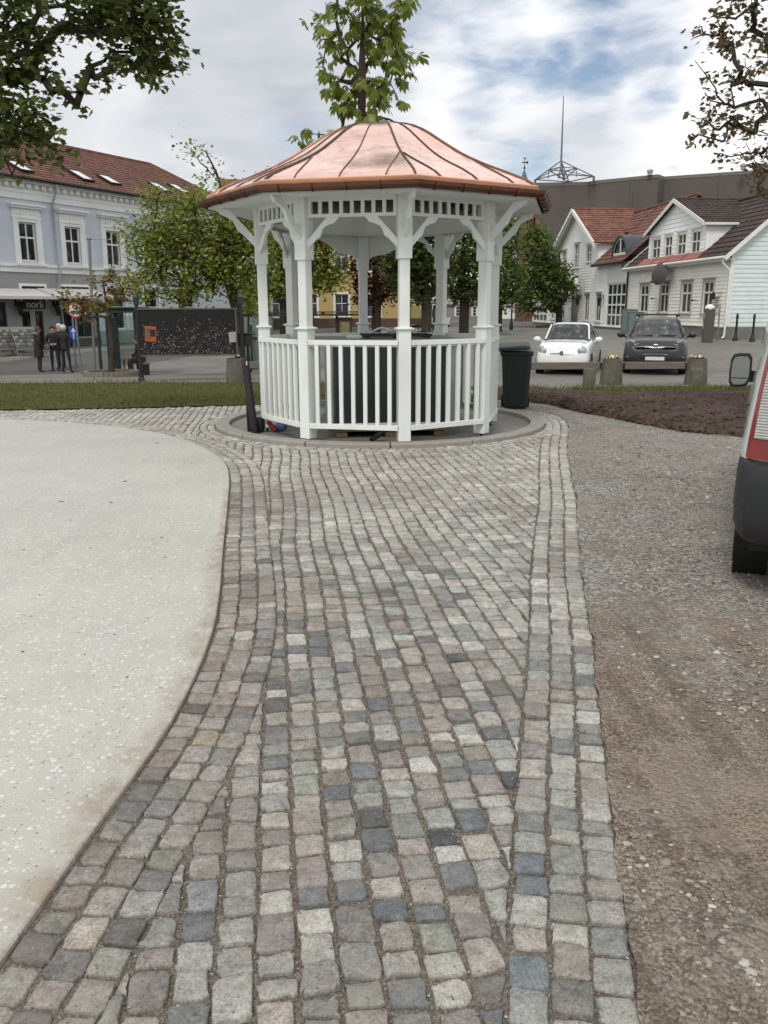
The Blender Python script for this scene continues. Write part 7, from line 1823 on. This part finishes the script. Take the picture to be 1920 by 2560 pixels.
def build_signs():
    wt = pm('sign white', C(200, 200, 198), .5); rd = pm('sign red', C(140, 40, 40), .5); bl = pm('sign blue', C(36, 70, 150), .5)
    q = G3(203, 935, 31.5); t = thing('round_road_sign', 'round red-rimmed vehicle ban sign on a grey pole', 'road sign', q); zc = at(188, 775, 31.5).z-q.z
    m = MB(); m.tube([(.0, .04, -.05), (-.05, .04, zc+.4)], .035, 8); m.build('pole', STEEL, t)
    x = at(188, 775, 31.5).x-q.x
    def face(r0, r1, y): return [(max(r0, .001), 0), (r1, 0)]
    m = MB(); m.lathe([(.265, -.012), (.265, .012)], 28); M = Matrix.Translation((x, 0, zc)) @ Matrix.Rotation(pi/2, 4, 'X'); m.v = [tuple(M @ Vector(v)) for v in m.v]; p = m.build('disc', wt, t)
    m = MB(); m.lathe([(.225, .013), (.28, .013), (.28, .018), (.225, .018)], 28, caps=False); m.f += [(i, (i+1) % 28, 84+(i+1) % 28, 84+i) for i in range(28)]; m.m += [0]*28; m.v = [tuple(M @ Vector(v)) for v in m.v]; m.build('rim', rd, p)
    m = MB(); m.box(x-.12, -.02, zc-.13, x+.1, -.0125, zc-.02); m.lathe([(.035, -.006), (.035, .006)], 12, (0, 0, 0)) if False else None
    for dx in (-.07, .06): m.box(x+dx-.03, -.02, zc-.17, x+dx+.03, -.0125, zc-.135)
    m.box(x-.02, -.02, zc+.03, x+.12, -.0125, zc+.06); m.box(x+.03, -.02, zc+.06, x+.075, -.0125, zc+.14); m.bar((x+.0, -.016, zc+.0), (x-.1, -.016, zc+.12), .007, .02); m.build('pictogram', BLK, p)
    q = G3(189, 918, 33.5); t = thing('one_way_sign', 'tall blue sign with white upward arrow behind the standing people', 'road sign', q); za, zb = at(184, 816, 33.5).z-q.z, at(184, 852, 33.5).z-q.z; x = at(184, 834, 33.5).x-q.x
    m = MB(); m.tube([(.0, .05, -.05), (x, .05, za+.9)], .035, 8); m.build('pole', STEEL, t); m = MB(); m.box(x-.17, -.012, zb, x+.17, .012, za); p = m.build('plate', bl, t, bevel=.006)
    m = MB(); c = (za+zb)/2; h = (za-zb)/2; m.box(x-.022, -.018, c-h*.75, x+.022, -.0125, c+h*.35); m.prism([(x-.095, c+h*.25), (x+.095, c+h*.25), (x, c+h*.82)], -.018, -.0125); m.build('arrow', wt, p)
    q = G3(236, 918, 32); zt = at(222, 597, 32).z-q.z; t = thing('street_pole', 'tall thin grey pole with short arm in front of the blue-grey block', 'pole', q); m = MB(); dx = at(223, 600, 32).x-q.x; m.tube([(0, 0, -.05), (dx, 0, zt)], [.055, .05], 10); m.tube([(dx, 0, zt-.02), (dx+.8, 0, zt-.04)], .012, 5); m.ell((dx, 0, zt), (.1, .08, .05), 8, 6); m.build('pole', STEEL, t)
    # brick ring round the little tree
    c = at(279, 928, 28.4); c.z = gz(c.x, c.y); brk = pm('grey brick ring', C(118, 112, 100), .9, var=.2, scale=10, bump=.4)
    t = thing('ring_planter', 'low round brick planter ring holding the small amber-tinted tree', 'planter', c); m = MB()
    for i in range(36):
        a0, a1 = 2*pi*i/36+.008, 2*pi*(i+1)/36-.008; m.add([(r*cos(a), r*sin(a), z) for a in (a0, a1) for r, z in ((.72, 0), (.86, 0), (.86, .2), (.72, .2))], [(0, 1, 2, 3), (7, 6, 5, 4), (0, 4, 5, 1), (1, 5, 6, 2), (2, 6, 7, 3), (3, 7, 4, 0)])
    m.v = [(x*1.06, y, z-.02) for x, y, z in m.v]; m.build('ring', brk, t); m = MB(); m.lathe([(.76, .1), (.3, .15), (.02, .16)], 24, caps=False); m.build('soil', pm('planter soil', C(52, 42, 36), .95), t)
    c = G3(1397, 815, 58); m = MB(); m.lathe([(1.5, 0), (1.5, .14), (1.36, .15), (1.3, .1), (.1, .12)], 32, caps=False); o = m.build('tree_pit', pm('dark tree pit', C(66, 62, 54), .9), loc=c, smooth=40); tag(o, 'low dark round tree pit under the bushy tree by the gabled house', 'tree pit')
    for u, v, Y, lab in ((1242, 828, 50, 'dark litter bin beside the narrow tree trunk right of the bandstand'), (1238, 832, 44, 'dark litter bin half hidden behind the right front post')):
        q = G3(u, v, Y); m = MB(); m.lathe([(.2, 0), (.24, .7), (.28, .72), (.26, .9), (.05, .98)], 14); o = m.build('litter_bin', BLK, smooth=40, loc=q); tag(o, lab, 'litter bin', 'dark litter bins in the square')
    def lamp(u, v, Y, h, label):
        q = G3(u, v, Y); t = thing('street_lamp', label, 'street lamp', q, 0, 'black street lamps'); m = MB(); m.lathe([(.12, 0), (.12, .1), (.075, .5), (.05, .55), (.042, h)], 10); m.build('post', BLK, t, smooth=40); m = MB(); m.lathe([(.03, h), (.14, h+.12), (.2, h+.5), (.22, h+.53), (.05, h+.75)], 8); m.build('lantern', BLK, t)
    lamp(1278, 822, 52, 3.2, 'black street lamp left of the bushy tree by the gabled house'); lamp(1019, 836, 39, 2.7, 'black street lamp beside the dark green lime tree in the bandstand'); lamp(1213, 826, 48, 3.4, 'black street lamp behind the right rear post')
    lamp(673, 850, 38, 3.0, 'black street lamp behind the left rear post')
build_signs()
def build_stands():
    wd = pm('grey stand timber', C(112, 110, 106), .7, var=.1); cov = pm('rows of book covers', C(120, 116, 110), .6, var=.5, scale=16, col2=C(88, 104, 104), c2amt=.7, c2scale=9); proto = None
    for u, v, lab in ((24, 884, 'sloping book stand at the far left below the shop window'), (66, 881, 'sloping book stand beside the shop door')):
        q = G3(u, v, 38.2); q.z += .1
        if proto is None:
            t = proto = thing('book_stand', lab, 'book stand', q, R(38), 'sloping book stands outside the shop')
            for x in (-.5, .5): m = MB(); m.bar((x, -.45, 0), (x, -.45, .42), .05, .05); m.bar((x, .35, 0), (x, .35, 1.2), .05, .05); m.bar((x, -.45, .15), (x, .35, .15), .04, .04); m.build('side_frame', wd, t)
            m = MB(); m.bar((-.5, -.45, .3), (.5, -.45, .3), .04, .12); m.bar((-.5, -.45, .08), (.5, -.45, .08), .04, .05); m.build('front_rail', wd, t)
            n = Vector((0, -.78, .8)).normalized(); m = MB(); m.add([(-.52, -.48, .40), (.52, -.48, .40), (.52, .36, 1.22), (-.52, .36, 1.22), (-.52, -.45, .36), (.52, -.45, .36), (.52, .39, 1.18), (-.52, .39, 1.18)], [(0, 1, 2, 3), (7, 6, 5, 4), (0, 4, 5, 1), (1, 5, 6, 2), (2, 6, 7, 3), (3, 7, 4, 0)]); b = m.build('sloping_board', wd, t)
            m = MB(); rng = random.Random(2)
            for r in range(5):
                for c in range(6):
                    x = -.48+.16*c; s = .04+.19*r; o = Vector((x, -.48, .40))+Vector((0, .84, .82)).normalized()*s*1.05+n*.006; V = Vector((0, .84, .82)).normalized(); h = .15*rng.uniform(.8, 1.1); w = .13*rng.uniform(.75, 1.05)
                    m.add([o, o+Vector((w, 0, 0)), o+Vector((w, 0, 0))+V*h, o+V*h, o+n*.03, o+Vector((w, 0, 0))+n*.03, o+Vector((w, 0, 0))+V*h+n*.03, o+V*h+n*.03], [(4, 5, 6, 7), (0, 1, 5, 4), (1, 2, 6, 5), (2, 3, 7, 6), (3, 0, 4, 7)], rng.randrange(5))
            m.build('books', [pm('cover %d' % i, c, .5) for i, c in enumerate((C(104, 104, 100), C(64, 80, 80), C(84, 64, 56), C(58, 60, 68), C(124, 118, 100)))], b, fix=False)
        else: dup(proto, q, None, lab)
build_stands()

# ================================================================ PEOPLE
SKIN = pm('skin', C(190, 150, 130), .6, var=.06, scale=20); DENIM = pm('dark jeans', C(34, 36, 44), .85, var=.15, scale=14); JKT = pm('black jacket cloth', C(26, 26, 28), .8, var=.2, scale=9); COAT = pm('dark brown coat cloth', C(34, 31, 30), .85, var=.2, scale=9); SHOE = pm('dark shoe', C(30, 29, 28), .6); FUR = pm('grey fur trim', C(120, 112, 98), .95, var=.3, scale=40, bump=1, bscale=90); GREYH = pm('grey-white hair', C(186, 184, 180), .8, var=.15, scale=40); CAP = pm('dark knit cap', C(30, 30, 33), .9, var=.15, scale=40); BRN = pm('brown hair', C(70, 56, 44), .8, var=.2, scale=40); REDT = pm('dark red top', C(70, 36, 38), .85, var=.15)
def person(label, loc, rot, J, hair, top, legs=None, h=1.75, coat=False, hood=False, cap=False, group='people standing in the street'):
    """one continuous body grown over a joint skeleton, with fingers; J overrides joints (metres at 1.75 m, facing -y)"""
    D = dict(pelvis=(0, 0, .95), waist=(0, 0, 1.08), chest=(0, .0, 1.30), neck=(0, .01, 1.47), head0=(0, -.01, 1.55), head1=(0, -.015, 1.66), head2=(0, -.005, 1.73),
             lhip=(-.1, 0, .92), lknee=(-.11, -.02, .50), lank=(-.12, .02, .09), ltoe=(-.13, -.15, .035), rhip=(.1, 0, .92), rknee=(.11, -.02, .50), rank=(.12, .02, .09), rtoe=(.13, -.15, .035),
             lsh=(-.19, .01, 1.41), lel=(-.25, .03, 1.14), lwr=(-.25, -.06, .90), lha=(-.245, -.09, .82), rsh=(.19, .01, 1.41), rel=(.25, .03, 1.14), rwr=(.25, -.06, .90), rha=(.245, -.09, .82)); D.update(J)
    rad = dict(pelvis=.15, waist=.135, chest=.16, neck=.062, head0=.075, head1=.098, head2=.07, lhip=.095, lknee=.062, lank=.045, ltoe=.04, rhip=.095, rknee=.062, rank=.045, rtoe=.04, lsh=.075, lel=.052, lwr=.036, lha=.036, rsh=.075, rel=.052, rwr=.036, rha=.036)
    if coat: rad.update(pelvis=.175, waist=.165, chest=.18, lhip=.115, rhip=.115, lsh=.09, rsh=.09, lel=.065, rel=.065)
    E = [('pelvis', 'waist'), ('waist', 'chest'), ('chest', 'neck'), ('neck', 'head0'), ('head0', 'head1'), ('head1', 'head2')]
    for s in 'lr': E += [('pelvis', s+'hip'), (s+'hip', s+'knee'), (s+'knee', s+'ank'), (s+'ank', s+'toe'), ('chest', s+'sh'), (s+'sh', s+'el'), (s+'el', s+'wr'), (s+'wr', s+'ha')]
    names = list(D); k = h/1.75; me = bpy.data.meshes.new('person'); me.from_pydata([Vector(D[n])*k for n in names], [(names.index(a), names.index(b)) for a, b in E], [])
    o = bpy.data.objects.new('tmp', me); COL.objects.link(o); md = o.modifiers.new('s', 'SKIN'); md.use_smooth_shade = True; ss = o.modifiers.new('b', 'SUBSURF'); ss.levels = ss.render_levels = 1
    for n, v in zip(names, me.skin_vertices[0].data): r = rad[n]*k; v.radius = (r, r*.8) if n in ('chest', 'pelvis', 'waist') else (r, r)
    me.skin_vertices[0].data[0].use_root = True
    bm_ = bpy.data.meshes.new_from_object(o.evaluated_get(bpy.context.evaluated_depsgraph_get())); bpy.data.objects.remove(o)
    mb = MB(); mb.v = [tuple(v.co) for v in bm_.vertices]; mb.f = [tuple(p.vertices) for p in bm_.polygons]
    hips = min(D['lhip'][2], D['rhip'][2])
    hd = Vector(D['head1'])*k; nk = Vector(D['neck'])*k; segs = [(a, b, (0 if a.startswith(('neck', 'head')) else 3 if b.endswith('toe') else 2 if (a[1:] in ('hip', 'knee') or b.endswith('hip')) else 0 if b.endswith('ha') else 1)) for a, b in E]
    for p in bm_.polygons:
        c = p.center; best = None
        for a, b, mi in segs:
            A, B = Vector(D[a])*k, Vector(D[b])*k; t = max(0, min(1, (c-A).dot(B-A)/(B-A).length_squared)); dd = (c-A.lerp(B, t)).length-(rad[a]+rad[b])*.5*k
            if best is None or dd < best[0]: best = (dd, mi)
        mi = best[1]
        if coat and mi == 2 and c.z > .62*k: mi = 1
        mb.m.append(mi)
    for s in 'lr':     # fingers and thumb closing in a loose curl
        w, ha = Vector(D[s+'wr'])*k, Vector(D[s+'ha'])*k; d = (ha-w).normalized(); side = d.cross(Vector((0, 1, 0))).normalized() if abs(d.y) < .9 else Vector((1, 0, 0)); cu = d.cross(side).normalized()*(1 if s == 'l' else -1)
        for i, l in enumerate((.062, .072, .068, .052)): p = ha+side*(i-1.5)*.016+d*.015; mb.tube([p, p+d*l*.5+cu*.008, p+d*l*.85+cu*.028], [.009, .008, .006], 6)
        p = ha-side*.03-d*.02; mb.tube([p, p-side*.02+d*.03+cu*.01, p-side*.018+d*.055+cu*.02], [.01, .009, .007], 6)
    # face: nose, brow, ears
    f = Vector((0, -1, 0)); mb.tube([hd+Vector((0, -.09, .02))*k, hd+Vector((0, -.115, -.022))*k, hd+Vector((0, -.095, -.03))*k], [.010, .015, .010], 6)
    for s in (-1, 1):
        mb.ell(tuple(hd+Vector((s*.096, .01, -.01))*k), (.012, .02, .03), 8, 6); n0 = len(mb.f); mb.ell(tuple(hd+Vector((s*.035, -.087, .022))*k), (.014, .01, .009), 8, 6, 3)
    mb.ell(tuple(hd+Vector((0, -.083, -.06))*k), (.026, .012, .007), 8, 6)
    root = thing('person', label, 'person', loc, rot, group)
    mb.build('body', [SKIN, top, legs or DENIM, SHOE], root, smooth=180, fix=False)
    hm = MB(); hm.ell(tuple(hd+Vector((0, .014, .018))*k), (.108*k, .118*k, .12*k), 16, 12); hm.v = [(x, max(y, hd.y-.07*k+(.5*max(0, hd.z+.05*k-z))), max(z, hd.z-.07*k)) for x, y, z in hm.v]
    if cap: hm.v = [(x*1.05, y, max(z, hd.z+.01*k)) for x, y, z in hm.v]
    hm.build('cap' if cap else 'hair', hair, root, smooth=180)
    m = MB(); w = Vector(D['waist'])*k; ch = Vector(D['chest'])*k
    if coat:   # skirt of the coat hanging over the thighs
        pl = Vector(D['pelvis'])*k; m.grid([[(pl.x+rx*cos(a), pl.y+ry*sin(a), z) for a in [2*pi*i/16 for i in range(16)]] for z, rx, ry in ((w.z, .178*k, .145*k), (pl.z, .195*k, .16*k), (pl.z-.2*k, .205*k, .17*k), (pl.z-.36*k, .20*k, .165*k))], closed=True); m.build('coat_skirt', top, root, smooth=180, fix=False)
    else:
        pl = Vector(D['pelvis'])*k; m.grid([[(pl.x+rx*cos(a), pl.y+ry*sin(a), z) for a in [2*pi*i/16 for i in range(16)]] for z, rx, ry in ((w.z+.05*k, .15*k, .125*k), (pl.z+.02*k, .168*k, .14*k), (pl.z-.06*k, .172*k, .145*k))], closed=True); m.build('jacket_hem', top, root, smooth=180, fix=False)
    if hood: m = MB(); q = nk; m.tube([q+Vector((.13*cos(a), .06+.11*sin(a), .015+.03*sin(a)))*k for a in [2*pi*i/14 for i in range(15)]], .045*k, 8); m.build('fur_hood', FUR, root, smooth=180)
    return root
def build_people():
    Y = 33.0
    person('person in long dark coat with grey fur hood, back half turned', G3(102, 936, Y), R(125), dict(lwr=(-.2, -.16, .98), lha=(-.12, -.2, 1.02), head0=(0, -.03, 1.54), head1=(0, -.05, 1.64), head2=(0, -.045, 1.71)), BRN, COAT, None, 1.72, coat=True, hood=True)
    person('person in dark jacket and dark cap looking down at their hands', G3(141, 932, Y+.4), R(15), dict(lel=(-.26, .0, 1.14), lwr=(-.12, -.19, 1.05), lha=(-.05, -.22, 1.05), rel=(.26, .0, 1.14), rwr=(.12, -.19, 1.05), rha=(.05, -.22, 1.05), head0=(0, -.04, 1.53), head1=(0, -.08, 1.61), head2=(0, -.09, 1.69)), CAP, JKT, None, 1.74, cap=True)
    person('person with grey-white hair in black jacket, back to the camera', G3(168, 935, Y-.2), R(172), dict(lel=(-.27, -.02, 1.15), lwr=(-.2, -.16, 1.0), lha=(-.14, -.2, 1.0), rel=(.27, .0, 1.15), rwr=(.22, -.14, .98), rha=(.16, -.18, .98), lknee=(-.13, -.02, .5), lank=(-.17, .02, .09), ltoe=(-.19, -.14, .035), rank=(.15, .02, .09), rtoe=(.17, -.14, .035)), GREYH, JKT, None, 1.76)
    person('person mostly hidden behind the two standing in black jackets', G3(157, 930, Y+1.1), R(-20), {}, GREYH, JKT, None, 1.73)
    sit = dict(pelvis=(0, .05, .52), waist=(0, .05, .66), chest=(0, -.02, .88), neck=(0, -.05, 1.05), head0=(0, -.09, 1.12), head1=(0, -.12, 1.22), head2=(0, -.12, 1.30), lhip=(-.1, .03, .5), lknee=(-.12, -.38, .5), lank=(-.12, -.36, .09), ltoe=(-.13, -.52, .035), rhip=(.1, .03, .5), rknee=(.12, -.38, .5), rank=(.12, -.36, .09), rtoe=(.13, -.52, .035), lsh=(-.18, -.02, .99), lel=(-.24, -.08, .74), lwr=(-.15, -.3, .62), lha=(-.1, -.37, .62), rsh=(.18, -.02, .99), rel=(.24, -.08, .74), rwr=(.15, -.3, .62), rha=(.1, -.37, .62))
    q = G3(352, 912, 29.5); person('person in dark red top sitting on a low bench behind the notice board', q, R(-60), sit, BRN, REDT, None, 1.72, group=None)
    t = thing('street_bench', 'small low bench behind the notice board carrying the seated person', 'bench', q, R(-60)); m = MB(); m.box(-.28, -.12, .36, .28, .26, .41); m.build('seat', TIM, t, bevel=.006)
    for x in (-.22, .22): m = MB(); m.box(x-.04, -.08, -.03, x+.04, .22, .36); m.build('leg', BLK, t)
build_people()
# ================================================================ SKY AND SUN
def build_world():
    w = bpy.data.worlds.new('World'); SC.world = w; w.use_nodes = True; nt = w.node_tree
    for n in list(nt.nodes): nt.nodes.remove(n)
    out = nt.nodes.new('ShaderNodeOutputWorld'); bg = nt.nodes.new('ShaderNodeBackground')
    bg.inputs[1].default_value = .1
    nt.links.new(bg.outputs[0], out.inputs[0])
    sky = nt.nodes.new('ShaderNodeTexSky'); sky.sky_type = 'NISHITA'; sky.sun_disc = False
    sky.sun_elevation = R(SUN_EL); sky.sun_rotation = R(SUN_AZ); sky.air_density = 1.0; sky.dust_density = .6; sky.ozone_density = 1.5
    d = nt.nodes.new('ShaderNodeTexCoord').outputs['Generated']
    sx = nt.nodes.new('ShaderNodeSeparateXYZ'); nt.links.new(d, sx.inputs[0])
    # clouds lie on a flat layer overhead
    zz = mth(nt, 'ADD', mth(nt, 'MAXIMUM', sx.outputs[2], 0.0), .16)
    cx = nt.nodes.new('ShaderNodeCombineXYZ')
    nt.links.new(mth(nt, 'DIVIDE', sx.outputs[0], zz), cx.inputs[0]); nt.links.new(mth(nt, 'DIVIDE', sx.outputs[1], zz), cx.inputs[1])
    v = cx.outputs[0]
    n1 = noise_(nt, v, .9, 9, .52, .25); n2 = noise_(nt, v, 2.6, 8, .55, .2); n3 = noise_(nt, v, .55, 5, .5)
    def blob(u, vv, ang, soft, wob=.25):
        a, b, c = ray(u, vv); q = Vector((a, b, c)).normalized()
        vm = nt.nodes.new('ShaderNodeVectorMath'); vm.operation = 'DISTANCE'; vm.inputs[1].default_value = q
        nt.links.new(d, vm.inputs[0])
        t = mth(nt, 'ADD', vm.outputs['Value'], mth(nt, 'MULTIPLY', mth(nt, 'SUBTRACT', n2, .5), wob))
        mr = nt.nodes.new('ShaderNodeMapRange'); mr.interpolation_type = 'SMOOTHSTEP'
        mr.inputs[1].default_value = ang-soft; mr.inputs[2].default_value = ang+soft; mr.inputs[3].default_value = 1; mr.inputs[4].default_value = 0
        nt.links.new(t, mr.inputs[0]); return mr.outputs[0]
    gap = blob(1190, 50, .06, .05, .3)
    for q in ((1090, 25, .036, .035, .2), (1290, 150, .034, .025, .15), (1355, 178, .022, .016, .08), (1195, 228, .028, .02, .1), (1500, 188, .024, .02, .1), (1630, 80, .036, .035, .2), (1640, 230, .022, .016, .08), (1470, 5, .045, .045, .25), (1400, 120, .02, .02, .1), (770, 365, .03, .025, .1), (1300, 440, .03, .02, .1), (1000, 200, .02, .02, .1)):
        gap = mth(nt, 'MAXIMUM', gap, blob(*q))
    wisp = mth(nt, 'MULTIPLY', gap, ramp(nt, noise_(nt, v, 3.2, 9, .6, .4), [(.36, (1, 1, 1)), (.62, (.25,)*3)]))
    grey = blob(650, 200, .16, .09, .35)
    for q in ((800, 140, .10, .08, .3), (380, 330, .08, .07, .3), (1250, 560, .1, .09, .3), (1420, 420, .07, .06, .2), (560, 60, .1, .08, .3), (120, 260, .1, .1, .3)):
        grey = mth(nt, 'MAXIMUM', grey, mth(nt, 'MULTIPLY', blob(*q), .75))
    white = blob(330, 430, .10, .08, .3)
    for q in ((560, 400, .09, .08, .3), (960, 120, .06, .05, .2), (1130, 160, .06, .04, .2), (1400, 330, .12, .08, .3), (1640, 440, .09, .07, .2), (1740, 120, .08, .06, .2), (430, 470, .08, .06, .2)):
        white = mth(nt, 'MAXIMUM', white, blob(*q))
    lum = ramp(nt, n1, [(.30, C(216, 220, 226)), (.38, C(238, 240, 244)), (.46, C(250, 251, 252)), (.6, C(255, 255, 255))])
    lum = mixc(nt, mth(nt, 'MULTIPLY', white, .85), lum, C(255, 255, 255))
    lum = mixc(nt, mth(nt, 'MULTIPLY', grey, mth(nt, 'ADD', mth(nt, 'MULTIPLY', n2, 1.1), .2, clamp=True)), lum, C(176, 181, 191))
    lum = mixc(nt, ramp(nt, n2, [(.34, (.55,)*3), (.43, (0, 0, 0))]), lum, C(190, 195, 205))
    # sun-side cloud overhead is brighter than what the photo frames
    boost = ramp(nt, sx.outputs[2], [(.35, (1.0,)*3), (.8, (CLOUD_TOP,)*3)])
    k = nt.nodes.new('ShaderNodeVectorMath'); k.operation = 'SCALE'; k.inputs['Scale'].default_value = 10.0*CLOUD
    nt.links.new(mixc(nt, 1, lum, boost, 'MULTIPLY'), k.inputs[0])
    blue = nt.nodes.new('ShaderNodeVectorMath'); blue.operation = 'SCALE'; blue.inputs['Scale'].default_value = BLUE
    nt.links.new(sky.outputs[0], blue.inputs[0])
    haze = mixc(nt, .12, blue.outputs[0], (7.0, 7.2, 7.6, 1))
    res = mixc(nt, wisp, k.outputs[0], haze)
    # below the horizon: dull ground light
    res = mixc(nt, ramp(nt, mth(nt, 'ADD', sx.outputs[2], .5), [(.47, (1, 1, 1)), (.5, (0, 0, 0))]), res, (2.2, 2.2, 2.1, 1))
    nt.links.new(res, bg.inputs[0])
    s = bpy.data.lights.new('sun', 'SUN'); s.energy = SUN_E; s.angle = R(SUN_ANGLE); s.color = (1, .95, .88)
    so = bpy.data.objects.new('sun', s); COL.objects.link(so)
    # sun_rotation 0 is +Y, growing clockwise seen from above
    dv = Vector((sin(R(SUN_AZ))*cos(R(SUN_EL)), cos(R(SUN_AZ))*cos(R(SUN_EL)), sin(R(SUN_EL))))
    so.rotation_euler = dv.to_track_quat('Z', 'Y').to_euler(); so.location = (0, 0, 60)
    vs = SC.view_settings
    SC.display_settings.display_device = 'sRGB'
    vs.view_transform = 'Standard'; vs.look = 'None'; vs.exposure = EXPO; vs.gamma = 1; vs.use_curve_mapping = False
SUN_EL, SUN_AZ, SUN_E, SUN_ANGLE = 50, 200, 1.7, 16
CLOUD, CLOUD_TOP, BLUE, EXPO = 1.08, .95, 1.0, 0.06
build_world()
SC.cycles.use_denoising = True
SC.cycles.max_bounces = 7; SC.cycles.diffuse_bounces = 3; SC.cycles.glossy_bounces = 3; SC.cycles.transmission_bounces = 4; SC.cycles.transparent_max_bounces = 6
SC.cycles.sample_clamp_indirect = 6
